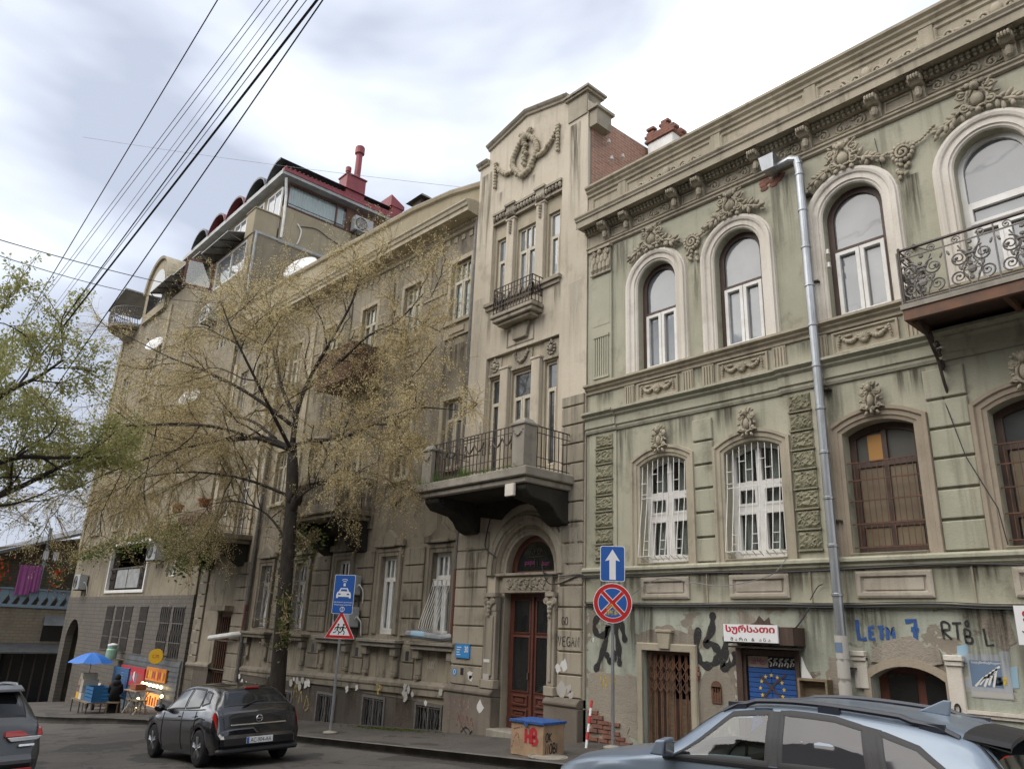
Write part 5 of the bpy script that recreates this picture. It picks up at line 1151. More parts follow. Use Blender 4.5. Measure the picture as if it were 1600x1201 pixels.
def tcourse(name, pr, mat, x0=BX0, x1=BX1, yb=BY+.1):
    q = MB(); q.prismx([(yb,pr[0][1])]+[(BY+y,z) for y,z in pr]+[(yb,pr[-1][1])], x0, x1); q.xf(tilt); return obj(name, q, mat, E3)
tcourse('cornice', [(-.1,12.2),(-.14,12.22),(-.14,12.28),(-.5,12.32),(-.5,12.44),(-.54,12.46),(-.56,12.54),(-.6,12.58),(-.6,12.62),(-.3,12.7)], 'sand_trim', BX0, BX1)
tcourse('bed_moulding', [(-.02,12.08),(-.08,12.1),(-.08,12.18),(-.12,12.2)], 'sand_trim')
q = MB(); x = BX0
while x < BX1-.05: q.blob((x,BY-.13,12.245+.033*(BX1-x)), (.05,.05,.05), 6, 4); x += .13
tag(obj('egg_moulding', q, 'sand_trim', E3), None, None, kind='stuff')
for k in range(46): x = BX1-.4-.33*k; q = MB(); q.box(x-.09,x+.06,BY-.03,BY,11.9,12.06); q.xf(tilt); obj('frieze_tile', q, 'sand_trim', E3) if x > BX0+.2 else None
q = MB(); q.prism([(BX0,12.6),(BX1,12.6),(BX1,13.35),(-15.5,13.7),(-17.4,13.95),(-26,14.45),(BX0,14.55)], BY+.05, BY+.5); obj('parapet', q, 'attic_plaster', E3)
q = MB(); q.sweep([(BX0,14.53),(-26,14.43),(-17.4,13.93),(-15.5,13.68),(BX1,13.33)], [(-.06,BY+.05),(-.04,BY-.03),(.04,BY-.06),(.07,BY-.06),(.08,BY+.52)]); obj('parapet_cap', q, 'sand_trim', E3)
q = MB(); q.add([(BX0,BY+.4,14.2),(BX1,BY+.4,13.2),(BX1,9,13.4),(BX0,9,14.6)], [(0,1,2,3)]); obj('roof', q, 'roof_sheet', E3)
# windows
for i, c in enumerate(CC):
    # third floor
    a, b, z0, z1, _ = o3[i]
    window(E3, a, b, z0, z1, 0, BY+.09, [(z1-.55,2),(None,3)], 'cream_wood', 'glass_clear', .07, .045, .06, curtain='white', sash=1)
    q = MB(); q.sweep([(a,z0),(a,z1),(b,z1),(b,z0)], [(0,BY),(0,BY-.03),(.12,BY-.03),(.14,BY-.01),(.14,BY)]); obj('window_surround', q, 'sand_trim', E3)
    q = MB(); q.box(a-.16,b+.16,BY-.12,BY+.1,z0-.1,z0-.002); q.box(a-.12,b+.12,BY-.05,BY,z0-.45,z0-.103); q.box(a+.1,b-.1,BY-.08,BY-.05,z0-.36,z0-.2); obj('sill', q, 'sand_trim', E3)
    # second floor
    a, b, z0, z1, _ = o2[i]
    window(E3, a, b, z0, z1, 0, BY+.1, [(z1-.5,2),(None,3)], 'cream_wood', 'pane_mid', .06, .04, .06, sash=1)
    q = MB(); q.sweep([(a,z0),(a,z1),(b,z1),(b,z0)], [(0,BY),(0,BY-.03),(.14,BY-.03),(.16,BY)]); obj('window_surround', q, 'sand_trim', E3)
    q = MB(); q.box(a-.14,b+.14,BY-.1,BY+.1,z0-.08,z0-.002); obj('sill', q, 'sand_trim', E3)
    if i in (1,3):
        q = MB(); garland(q, (c-.35,5.2), (c+.35,5.2), .2, .035, BY-.04, 13, 1.5)
        for s_ in (-1,1): q.blob((c+s_*.36,BY-.04,5.2), .05, 6, 4)
        obj('garland', q, 'grey_stone', E3, smooth=True)
    # ground floor
    a, b, z0, z1, _ = o1[i]
    lit = i in (0,1)
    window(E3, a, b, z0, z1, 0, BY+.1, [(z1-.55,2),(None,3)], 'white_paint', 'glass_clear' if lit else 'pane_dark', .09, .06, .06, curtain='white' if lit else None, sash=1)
    q = MB(); q.sweep([(a,z0),(a,z1),(b,z1),(b,z0)], [(0,BY),(0,BY-.05),(.1,BY-.05),(.11,BY-.08),(.2,BY-.08),(.22,BY)]); obj('window_surround', q, 'grey_stone', E3, bevel=.008)
    q = MB(); q.prism([(c-.68,3.86),(c+.68,3.86),(c+.68,4.02),(c+.42,4.04),(c,4.3),(c-.42,4.04),(c-.68,4.02)], BY-.13, BY); q.box(c-.36,c+.36,BY-.16,BY-.13,3.84,3.92); obj('pediment', q, 'grey_stone', E3, bevel=.015)
    q = MB(); q.box(c-.88,c+.88,BY-.28,BY+.2,1.52,1.6); q.box(c-.8,c+.8,BY-.22,BY,1.42,1.517); obj('sill', q, 'concrete' if i < 3 else 'grey_stone', E3, bevel=.012)
    for s_ in (-1,1): q = MB(); q.box(c+s_*.65-.12,c+s_*.65+.12,BY-.16,BY,1.22,1.417); q.box(c+s_*.65-.1,c+s_*.65+.1,BY-.06,BY,.85,1.217); q.box(c+s_*.65-.1,c+s_*.65+.1,BY-.1,BY,.76,.845); obj('sill_console', q, 'grey_stone', E3, bevel=.012)
    # basement light
    a, b, z0, z1, _ = ob[i]; z1 = min(z1, .3)
    q = MB(); q.sweep([(a,z0),(a,z1),(b,z1),(b,z0)], [(0,BY-.07),(-.0,BY-.1),(-.06,BY-.1),(-.06,BY)], closed=True); w_ = obj('basement_window', q, 'iron_light', E3)
    q = MB(); q.box(a+.05,b-.05,BY+.02,BY+.03,z0+.05,z1-.05); obj('pane', q, 'dark_glass', w_)
    q = MB(); xm = (a+b)/2; q.box(xm-.02,xm+.02,BY-.09,BY-.05,z0,z1); q.box(a,b,BY-.08,BY-.06,z1-.1,z1-.085)
    for k in range(9):
        x = a+.1+(b-a-.2)*k/8; q.tube([(x+.02*math.sin(j*2.1+k),BY-.06,z0+(z1-z0)*j/6) for j in range(7)], .009, 4)
        if k in (2,6): q.ribbon([(x+.02*math.sin(j*2.1),z0+.05+(z1-z0-.1)*j/6) for j in range(7)], .05, BY-.04)
    obj('grille', q, 'iron_light', w_)
    if i: pass
    # rusticated courses between the windows
    x1_ = c-.72; x0_ = (CC[i+1]+.72) if i < 4 else -25.45
    if i < 4:
        blocks(E3, x0_, x1_, [1.68,2.1,2.52,2.94,3.36,3.8], BY, .045, 'grey_stone', .03); blocks(E3, x0_+.15, x1_-.15, [.72,1.1,1.5], BY, .04, 'grey_stone', .03)
        q = MB(); xm = (x0_+x1_)/2; q.box(xm-.06,xm+.06,BY-.05,BY-.041,1.15,1.36); obj('vent_hole', q, 'black', E3)
# white net grille of the first window and the quilted curtain bars
gm = MB(); c = CC[0]
for k in range(9):
    x = c-.34+.085*k; gm.tube([(x,BY+.02,3.0),(x-.05,BY-.06,2.6),(x-.12,BY-.2,2.1),(x-.13,BY-.24,1.9),(x-.06,BY-.1,1.75)], .009, 4)
for z in (3.0,2.86,1.78): gm.tube([(c-.36,BY+.0 if z > 2 else BY-.1,z),(c+.36,BY+.0 if z > 2 else BY-.1,z)], .01, 4)
for k in range(4): gm.box(c-.3+.17*k,c-.2+.17*k,BY-.005,BY+.005,2.87,2.98)
obj('grille', gm, 'white_paint', E3)
for k, i in enumerate((3,4)): grille(E3, CC[i]-.36, CC[i]+.36, 1.74, 3.6, 0, BY-.0, 9, (2.0,2.5,3.1), 'iron_light', .01, .12)
# Greek key bands between the top windows
for a, b in zip(CC, CC[1:]):
    x0, x1 = b+.57, a-.57; q = MB(); q.box(x0,x1,BY-.03,BY,10.52,10.56); q.box(x0,x1,BY-.03,BY,10.78,10.82); n = 5; st = (x1-x0)/n
    for k in range(n):
        xx = x0+st*k+.03; w_ = st-.06
        q.ribbon([(xx,10.58),(xx,10.755),(xx+w_,10.755),(xx+w_,10.61),(xx+w_*.4,10.61),(xx+w_*.4,10.69),(xx+w_*.7,10.69)], .028, BY-.03)
        q.box(xx,xx+w_,BY-.012,BY,10.575,10.765)
    obj('greek_key_band', q, 'sand_trim', E3)
for x in (-20.55,-18.15,-22.9,-25.4,-26.05,-29.45):
    q = MB(); q.box(x-.16,x+.16,BY-.06,BY,4.4 if x > -25 else -1.0,11.8); obj('lesene', q, 'sand_trim' if x < -21 else 'grey_stone', E3)
blocks(E3, -26.2,-25.3, [-.4+.42*k for k in range(11)], BY-.06, .05, 'grey_stone', .03); blocks(E3, -29.65,-28.9, [-.6+.42*k for k in range(12)], BY-.02, .05, 'grey_stone', .03)
# bay with the stone balcony
q = MB(); q.box(-20.62,-18.02,-1.1,BY,4.72,4.86); q.box(-20.55,-18.1,-1.02,BY,4.6,4.717); sb = obj('stone_balcony', q, 'grey_stone', E3, bevel=.02)
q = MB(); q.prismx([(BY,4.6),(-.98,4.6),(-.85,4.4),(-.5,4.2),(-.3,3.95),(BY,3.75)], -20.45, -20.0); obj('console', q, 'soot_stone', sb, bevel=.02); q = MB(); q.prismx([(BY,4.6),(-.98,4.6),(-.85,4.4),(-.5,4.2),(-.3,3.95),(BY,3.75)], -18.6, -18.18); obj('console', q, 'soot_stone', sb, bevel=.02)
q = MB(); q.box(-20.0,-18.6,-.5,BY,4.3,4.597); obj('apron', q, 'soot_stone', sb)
q = MB(); q.box(-20.6,-18.04,-1.08,-.9,5.62,5.74); q.box(-18.22,-18.04,-.9,BY,5.62,5.74); q.box(-20.6,-20.42,-.9,BY,5.62,5.74); q.box(-20.58,-18.06,-1.06,-.92,4.86,4.98); q.box(-18.2,-18.06,-.92,BY,4.86,4.98); obj('coping', q, 'grey_stone', sb, bevel=.012)
bal = MB(); bal.lathe([(.045,0),(.05,.03),(.03,.06),(.055,.2),(.06,.28),(.03,.48),(.028,.55),(.05,.6),(.05,.64)], (0,0,0), 8); bme2, _ = me_of(bal, 'grey_stone', True, 'baluster', org=np.array([0,0,0.]))
for k in range(14): inst('baluster', bme2, (-20.3+.145*k,-.99,4.98), sb)
for k in range(6): inst('baluster', bme2, (-18.13,-.78+.15*k,4.98), sb)
for x in (-18.2,-20.44): q = MB(); q.box(x-.14,x+.14,-1.1,-.86,4.86,5.62); obj('balcony_pedestal', q, 'grey_stone', sb, bevel=.012)
# enclosed iron balcony above it
q = MB(); q.box(-20.2,-18.15,-.98,BY,8.5,8.6); eb = obj('sheet_balcony', q, 'rust_beam', E3)
for k in range(7): q = MB(); x = -20.2+.293*k; q.box(x,x+.285,-.98,-.95,8.6,9.54); obj('sheet_panel', q, 'rust', eb)
for k in range(3): q = MB(); y = -.94+.35*k; q.box(-18.18,-18.15,y,y+.34,8.6,9.54); obj('sheet_panel', q, 'rust', eb)
q = MB(); q.box(-20.22,-18.13,-1.0,-.93,9.541,9.58); q.box(-18.2,-18.13,-.93,BY,9.541,9.58); obj('rail', q, 'rust_beam', eb)
# left balcony with plants over the gate
q = MB(); q.box(-29.5,-25.5,-1.25,BY,4.5,4.68); q.box(-29.4,-25.6,-1.15,BY,4.38,4.497); lb = obj('gate_balcony', q, 'grey_stone', E3, bevel=.02)
iron_rail(lb, [(-29.4,BY),(-29.4,-1.18),(-25.6,-1.18),(-25.6,BY)], 4.68, 5.55, .13, 'rust')
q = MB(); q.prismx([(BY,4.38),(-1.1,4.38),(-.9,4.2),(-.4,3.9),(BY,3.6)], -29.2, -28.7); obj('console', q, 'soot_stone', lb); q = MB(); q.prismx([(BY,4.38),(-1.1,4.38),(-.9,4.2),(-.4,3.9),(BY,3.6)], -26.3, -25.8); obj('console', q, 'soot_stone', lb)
window(E3, -27.4,-26.5, 4.72, 7.2, 0, BY+.1, [(6.5,2),(None,2)], 'cream_wood', 'pane_mid', .06, .04, .06)
for (a, b, z0, z1) in ((-28.9,-28.2,5.6,7.4),(-27.4,-26.6,9.6,11.3),(-28.9,-28.2,9.6,11.3)): window(E3, a, b, z0, z1, 0, BY+.1, [(z1-.5,2),(None,2)], 'cream_wood', 'pane_mid', .06, .04, .06)
# entrance gate
q = MB(); q.box(-27.6,-26.25,BY+.1,BY+.16,2.0,2.16); gg = obj('entrance_gate', q, 'rust', E3)
for k in range(8): q = MB(); x = -27.55+.17*k; q.box(x,x+.03,BY+.08,BY+.11,-2.0,2.0); obj('gate_bar', q, 'rust', gg)
for z in (-.9,.2,1.2): q = MB(); q.box(-27.6,-26.25,BY+.06,BY+.08,z,z+.05); obj('gate_rail', q, 'rust', gg)
q = MB(); q.box(-27.75,-26.1,-.3,BY,2.2,2.36); obj('gate_lintel', q, 'grey_stone', E3)
# down pipes
for (x, z0, z1, m_) in ((-14.08,3.2,12.2,'iron_light'),(-25.1,-.6,12.6,'iron_light')):
    q = MB(); q.tube([(x,BY-.1,z1),(x,BY-.1,(z0+z1)/2),(x,BY-.1,z0)], .07, 8); obj('drainpipe', q, m_, E3)
q = MB(); q.tube([(-14.08,BY-.1,3.2),(-14.1,BY-.1,1.72)], .07, 8); obj('drainpipe', q, 'red_wood', E3); q = MB(); q.tube([(-25.1,BY-.11,2.4),(-25.12,BY-.11,1.5)], .075, 8); obj('drainpipe', q, 'red_wood', E3)
q = MB(); q.tube([(-14.1,BY-.1,1.74),(-14.3,BY-.22,1.7),(-15.5,BY-.34,1.76)], .085, 9); o = obj('drain_spout', q, 'steel', E3)
q = MB(); q.tube([(-14.85,BY-.275,1.735),(-15.3,BY-.32,1.755)], .088, 9); obj('torn_wrap', q, 'poster_pale', o)
q = MB(); q.tube([(-25.12,BY-.11,1.5),(-25.4,BY-.3,1.46),(-27.0,BY-.42,1.3)], .085, 9); obj('drain_spout', q, 'white_paint', E3)
# pasted paper, faded paint on the plinth
for k in range(26):
    x = random.choice((-21.3,-20.7,-24.8,-20.5,-15.6,-14.2,-18.3))+random.gauss(0,.25); scrap(x, .35+.03*(x+15)+random.uniform(-.05,.3), random.uniform(.06,.13), random.choice(('white_print','paper_old','paper_old')), E3, BY-.105-.0006*k)
graffiti([[(-16.95,.55),(-16.8,.5),(-16.9,.4),(-16.88,.35)]], .08, 'yellow_print', BY-.11, E3); graffiti([[(-21.2,-.1),(-21.1,.25),(-21.0,-.05)],[(-20.85,-.2),(-20.75,.1),(-20.65,-.15)],[(-20.5,-.3),(-20.4,0),(-20.25,-.25),(-20.4,-.35)]], .04, 'yellow_print', BY-.11, E3)
for k in range(2): graffiti([[(-18.4+j*.2+2.3*k,-.25),(-18.35+j*.2+2.3*k,.2),(-18.3+j*.2+2.3*k,-.1)] for j in range(3)], .06, 'smear_brown', BY-.072-.004*k, E3)
letters('YUY', -15.1, 1.02, .16, .02, 'paper_old', E3, BY-.004)
# roof things
RV = thing('roof_vent', 'small dark metal roof vent above the tenement parapet', 'roof vent', (-18.5,1.2,13.8)); q = MB(); q.box(-18.75,-18.3,.95,1.4,13.6,15.1); q.hexa([(-18.95,.8,15.1),(-18.1,.8,15.1),(-18.1,1.55,15.1),(-18.95,1.55,15.1)], [(-18.65,1.05,15.38),(-18.4,1.05,15.38),(-18.4,1.3,15.38),(-18.65,1.3,15.38)]); obj('cowl', q, 'iron', RV)
def ac_unit(x, y, z, w, h, d, label, rot=0, group='air conditioners on the walls'):
    t = thing('air_conditioner', label, 'air conditioner', (x,y,z), rot, group, local=True)
    q = MB(); q.box(-w/2,w/2,-d,-.06,0,h); obj('housing', q, 'plastic_grey', t, bevel=.015)
    q = MB(); q.lathe([(h*.42,0),(h*.42,-.02),(h*.36,-.02),(h*.36,-.008)], (-w*.15,-d,h/2), 18, axis='y', cap=False)
    for k in range(5): r = h*.07*(k+1); q.tube([(-w*.15+r*math.cos(2*PI*j/16),-d-.012,h/2+r*math.sin(2*PI*j/16)) for j in range(16)], .006, 4, closed=True)
    obj('fan_guard', q, 'trim_black', t)
    for s_ in (-1,1): q = MB(); q.box(s_*w*.35-.015,s_*w*.35+.015,-d,0,-.04,-.0); q.box(s_*w*.35-.015,s_*w*.35+.015,-.03,0,-.3,-.04); obj('wall_bracket', q, 'iron', t)
    q = MB(); q.tube(smooth_pts([(w/2,-d*.5,h*.4),(w/2+.1,-d*.5,h*.5),(w/2+.14,-.08,h*.2),(w/2+.08,-.02,-.2)]), .018, 6); obj('hose', q, 'white_paint', t); return t
ac_unit(-18.55,BY-.05,2.66,.85,.5,.36,'white air conditioner behind the blue road sign, higher of the pair'); ac_unit(-18.5,BY-.05,1.85,.85,.5,.36,'white air conditioner behind the triangular sign, lower of the pair')
def dish(x, y, z, r, label, az=.5, el=.5):
    t = thing('satellite_dish', label, 'satellite dish', (x,y,z), az, 'satellite dishes', local=True)
    q = MB(); q.lathe([(r*k/6, -.28*r*(1-(k/6)**2)) for k in range(7)], (0,0,0), 20, axis='y', cap=False); q.xf(lambda p: Matrix.Rotation(-el,3,'X') @ p + Vector((0,0,.3))); obj('reflector', q, 'white', t, smooth=True)
    q = MB(); q.tube([(0,.02,.3-r),(0,-.5*r-.2,.35)], .012, 5); q.blob((0,-.5*r-.2,.36), (.05,.07,.05), 7, 5); obj('feed_arm', q, 'iron', t)
    q = MB(); q.tube([(0,.3,-.5),(0,.25,.2),(0,.05,.3)], .03, 6); obj('mount', q, 'iron', t)
dish(-27.4,1.3,15.6,.75,'large white satellite dish on the tenement roof'); dish(-33.2,-.35,10.8,.5,'white satellite dish on the brown wall amid the twigs'); dish(-40.2,-.3,15.1,.5,'grey satellite dish beneath the corner balcony of the tall house')
# ---------------------------------------------------------------- tall brown house with the red attic
L4 = thing('tall_house', 'tall brown rendered house with red roofed glazed attic and tiled ground storey', 'building', (-38.5, 5, -2))
LX0, LX1 = -47.8, -29.75
lops = [(-41.4,-35.7,2.9,5.2,0),(-33.3,-32.3,3.5,4.3,0),(-46.9,-44.5,-3.2,.75,.9),(-33.7,-30.3,16.35,17.85,0)]+[(c-.55,c+.55,z,z+1.9,0) for c in (-45.2,-41.2) for z in (6.0,9.4,12.8)]+[(-31.9,-30.9,13.0,14.7,0),(-36.4,-35.5,13.0,14.7,0)]
tw = [(-40.4,-39.3),(-38.9,-37.9),(-37.6,-36.6),(-35.6,-34.6),(-33.0,-31.9),(-31.6,-30.4)]
lops2 = [(a,b,.45,2.3,0) for a, b in tw]
mb = MB(); wall(mb, LX0, LX1, 2.75, 17.9, 0, [o for o in lops if o[2] > 2], .4); mb.add([(LX0,0,-4),(LX0,0,17.9),(LX0,12,17.9),(LX0,12,-4)], [(0,1,2,3)])
mb.add([(LX1,0,2.75),(LX1,3.7,2.75),(LX1,3.7,17.95),(LX1,0,17.95)], [(0,1,2,3)]); mb.add([(LX1,3.7,2.75),(LX1,12,2.75),(LX1,12,20),(LX1,3.7,20)], [(0,1,2,3)]); mb.add([(LX0,0,17.9),(LX1,0,17.9),(LX1,12,17.9),(LX0,12,17.9)], [(0,1,2,3)])
obj('wall', mb, 'brown_plaster', L4)
mb = MB(); wall(mb, LX0, LX1, -4, 2.75, -.03, lops2+[lops[2]], .35); mb.add([(LX1,-.03,-4),(LX1,-.03,2.75),(LX1,.5,2.75),(LX1,.5,-4)], [(0,3,2,1)]); mb.add([(LX0,-.03,2.75),(LX1,-.03,2.75),(LX1,.1,2.75),(LX0,.1,2.75)], [(0,1,2,3)]); obj('tiled_storey', mb, 'grey_tile', L4)
room_back(L4, LX0+.1, LX1-.1, -3.9, 17.8, 1.3)
q = MB(); q.box(-30.6,LX1+.02,-.05,1.05,17.9,19.1); q.box(-30.66,LX1+.06,-.09,1.1,19.103,19.18); obj('corner_pier', q, 'attic_plaster', L4, bevel=.02)
q = MB(); q.box(LX1-.06,LX1+.06,0,3.75,17.95,18.05); obj('wall_cap', q, 'grey_sheet', L4)
# side of the attic: parapet, window strip, roof
AX = LX1+.05
q = MB(); q.box(AX-.3,AX,1.12,7.2,17.9,19.72); obj('attic_wall', q, 'attic_plaster', L4)
q = MB(); q.box(AX-.28,AX-.02,4.3,7.2,19.723,21.1); obj('attic_pier', q, 'rust_beam', L4)
def yz_frame(name, x, y0, y1, z0, z1, n, fm, pm, par, fwid=.07):
    q = MB(); q.box(x-.06,x,y0,y1,z0,z0+fwid); q.box(x-.06,x,y0,y1,z1-fwid,z1); ys_ = y0 if isinstance(n, int) else None
    E_ = [y0+(y1-y0)*k/n for k in range(n+1)] if isinstance(n, int) else n
    for y in E_: q.box(x-.06,x+.002,max(y-fwid/2,y0),min(y+fwid/2,y1),z0+fwid,z1-fwid)
    f = obj(name, q, fm, par)
    for a, b in zip(E_, E_[1:]): p = MB(); p.box(x-.04,x-.03,a+fwid/2,b-fwid/2,z0+fwid,z1-fwid); obj('pane', p, pm, f)
    return f
f = yz_frame('attic_window', AX, 1.3, 4.3, 19.75, 21.0, [1.3,3.75,4.3], 'red_wood', 'glass_clear', L4)
q = MB()
for k in range(61): y = 1.35+2.85*k/60; q.v += [(AX-.2+.03*math.sin(k*2.0),y,19.8),(AX-.2+.03*math.sin(k*2.0),y,20.95)]
for k in range(60): q.f.append([2*k,2*k+2,2*k+3,2*k+1]); q.m.append(0)
obj('blind', q, 'white', f)
q = MB(); q.tube([(AX+.06,1.3,19.9),(AX+.06,4.3,19.9)], .02, 5); obj('guard_rail', q, 'iron', f)
q = MB(); q.box(-41.6,AX+.45,.72,8.0,21.02,21.16); obj('eave', q, 'grey_sheet', L4)
for yy in ((.70,.73),): q = MB(); q.box(-41.6,AX+.47,yy[0]-.02,yy[1]-.012,20.98,21.2); obj('gutter', q, 'grey_sheet', L4)
q = MB(); q.prismx([(.74,21.17),(8.0,21.17),(8.0,21.5),(.74,21.34)], AX+.2, AX+.48)
for k in range(34): q.box(AX+.18,AX+.5,.8+.21*k,.86+.21*k,21.35,21.42)
obj('red_roof_edge', q, 'red_metal', L4)
for k in range(5):
    c = -29.75-2.33*k; q = MB(); A = arc(c-1.12, c+1.12, 21.17, .78, 14)
    if k == 0: A = [p for p in A if p[0] < AX+.35]
    for y0, y1, z_ in ((.62,8.0,0),):
        n = len(A)
        q.add([(x,y0,z) for x,z in A]+[(x,y1,z) for x,z in A]+[(x,y0,z-.1) for x,z in A], [(i,i+1,n+i+1,n+i) for i in range(n-1)]+[(2*n+i,2*n+i+1,i+1,i) for i in range(n-1)]); q.m = [0]*(n-1)+[1]*(n-1)
    q2 = MB(); q2.add([(x,1.0,z) for x,z in A], [list(range(n))]); b_ = obj('barrel_roof', q, ['red_metal' if k in (2,3) else 'roof_sheet','roof_sheet'], L4); obj('tympanum', q2, 'dark_glass', b_)
q = MB(); q.add([(-41.5,1.1,17.9),(AX-.3,1.1,17.9),(AX-.3,1.1,21.0),(-41.5,1.1,21.0)], [(0,1,2,3)]); obj('attic_front', q, 'attic_plaster', L4)
for k in range(6):
    x = -40.8+1.9*k; q = MB(); q.sweep([(x,18.6),(x,20.7),(x+1.5,20.7),(x+1.5,18.6)], [(0,1.1),(0,1.03),(-.09,1.03),(-.09,1.1)], closed=True); q.box(x+.7,x+.78,1.04,1.1,18.7,20.6); f = obj('attic_window', q, 'white_paint', L4)
    for a, b in ((x+.09,x+.7),(x+.78,x+1.41)): p = MB(); p.box(a,b,1.06,1.07,18.69,20.61); obj('pane', p, 'pane_sky', f)
q = MB(); q.tube([(AX+.3,.95,20.95),(AX+.1,1.15,20.2),(AX+.08,1.2,19.2),(AX+.08,1.2,18.1)], .06, 8); obj('drainpipe', q, 'white_paint', L4)
q = MB(); q.tube([(LX1+.06,.12,18.0),(LX1+.06,.12,15.0),(LX1+.06,.12,12.5)], .06, 8); obj('drainpipe', q, 'grey_sheet', L4)
cable(smooth_pts([(AX+.02,1.9,19.1),(AX+.06,2.1,18.8),(AX+.06,2.05,18.3),(AX+.02,2.0,18.1)]), .03, 'white_paint', L4, 'hose'); cable(smooth_pts([(AX+.02,2.0,19.0),(AX+.04,2.8,19.2),(AX+.04,3.5,19.0),(AX+.02,4.4,18.8)]), .02, 'wire', L4)
# red chimney stack
RC = thing('metal_chimney', 'dark red metal chimney stack with two round cowls on the attic roof', 'chimney', (AX-.4,4.6,21.4))
q = MB(); q.box(AX-.75,AX+.05,4.05,5.1,21.3,22.75); q.box(AX-.8,AX+.1,4.0,5.15,22.75,22.83); obj('stack', q, 'red_metal', RC, bevel=.02)
q = MB(); q.tube([(AX-.3,4.75,22.8),(AX-.3,4.75,24.3)], .16, 10); q.lathe([(.16,0),(.24,.05),(.24,.4),(.2,.46)], (AX-.3,4.75,24.3), 12); obj('flue', q, 'red_metal', RC); q = MB(); q.tube([(AX-.5,4.35,22.8),(AX-.5,4.35,23.2)], .09, 8); q.lathe([(.1,0),(.14,.03),(.14,.26),(.1,.3)], (AX-.5,4.35,23.2), 10); obj('flue', q, 'red_metal', RC)
q = MB(); q.box(AX-.9,AX+.2,6.6,7.2,21.2,22.0); q.prismx([(6.5,22.0),(7.3,22.0),(7.3,22.2),(6.5,22.6)], AX-.95, AX+.25); obj('skylight_box', q, 'red_metal', L4)
ac_unit(AX+.05,5.0,19.75,1.0,.75,.45,'white air conditioner on the side wall under the red roof', PI/2)
# street front of the upper floors
q = MB(); q.sweep([(-33.7,16.35),(-33.7,17.85),(-30.3,17.85),(-30.3,16.35)], [(0,.2),(0,.02),(-.1,.02),(-.1,.2)], closed=True); q.box(-32.05,-31.95,.04,.1,16.45,17.75); f = obj('terrace_window', q, 'white_paint', L4)
for a, b in ((-33.6,-32.05),(-31.95,-30.4)): p = MB(); p.box(a,b,.08,.09,16.45,17.75); obj('pane', p, 'pane_sky', f)
q = MB(); q.sweep([(0,16.4),(0,17.8),(1.3,17.8),(1.3,16.4)], [(0,.03),(0,-.03),(-.12,-.03),(-.12,.03)], closed=True); q.xf(lambda p: Vector((-33.72-p.x*.25, -.02-p.x*.95+p.y*.2, p.z))); f2 = obj('open_casement', q, 'red_wood', f); q = MB(); q.box(.12,1.18,-.005,.005,16.5,17.7); q.xf(lambda p: Vector((-33.72-p.x*.25, -.02-p.x*.95+p.y, p.z))); obj('pane', q, 'glass_clear', f2)
for x0, x1, z in ((-37.6,-34.0,18.55),(-33.8,-30.7,18.35),(-41.2,-38.0,18.7)):
    q = MB(); q.hexa([(x0,-.75,z-.3),(x1,-.75,z-.3),(x1,1.0,z+.25),(x0,1.0,z+.25)], [(x0,-.75,z-.26),(x1,-.75,z-.26),(x1,1.0,z+.29),(x0,1.0,z+.29)]); cn = obj('sheet_canopy', q, 'grey_sheet', L4)
    for k in range(4): x = x0+.1+(x1-x0-.2)*k/3; q = MB(); q.tube([(x,-.7,z-.32),(x,.95,z+.2)], .03, 4); q.tube([(x,-.7,z-.32),(x,-.1,17.9)], .025, 4); obj('canopy_rib', q, 'iron_light', cn)
iron_rail(L4, [(-38.5,-.05),(-34.2,-.05)], 17.95, 18.6, .2, 'iron_light', False)
q = MB(); A = arc(-44.0,-40.3,19.3,1.6,18); q.prism([(-44.0,17.5),(-40.3,17.5)]+A[::-1], -.18, 1.0); ag = obj('arched_gable', q, 'attic_plaster', L4)
q = MB(); q.sweep(A, [(0,-.18),(0,-.3),(.14,-.34),(.16,1.1)]); obj('gable_coping', q, 'sand_trim', ag); q = MB(); A2 = arc(-43.4,-40.9,19.2,1.1,14); q.prism([(-43.4,18.0),(-40.9,18.0)]+A2[::-1], -.2, -.185); obj('gable_window', q, 'dark_glass', ag)
q = MB(); q.lathe([(1.2,0),(1.4,.12),(1.4,.22)], (-46.3,.1,17.58), 20); cb_ = obj('corner_balcony', q, 'brown_plaster', L4)
P = [(-46.3+1.4*math.cos(a), +.1+1.35*math.sin(a)) for a in [PI*(1.02+.96*i/10) for i in range(11)]]; q = MB()
for a, b in zip(P, P[1:]):
    for t in (0,.33,.66): x, y = a[0]+(b[0]-a[0])*t, a[1]+(b[1]-a[1])*t; q.tube([(x,y,17.8),(x*1.0,y-.08,18.3),(x,y,18.9)], .02, 4)
for z in (17.85,18.3,18.9): q.tube([(x,y-(.08 if z == 18.3 else 0),z) for x,y in P], .03, 4)
for k in range(10): x, y = P[k]; q.tube([(x+.18*math.cos(j*.7),y-.05,18.5+.18*math.sin(j*.7)) for j in range(10)], .018, 4)
obj('railing', q, 'iron_light', cb_); q = MB(); q.prism([(-47.6,19.1),(-44.6,19.6),(-44.6,19.68),(-47.6,19.2)], -1.2, .6); obj('balcony_canopy', q, 'grey_sheet', cb_)
q = MB(); q.lathe([(.5,0),(.9,.3),(1.1,.5)], (-46.3,.25,17.05), 16); obj('corbel', q, 'brown_plaster', cb_)
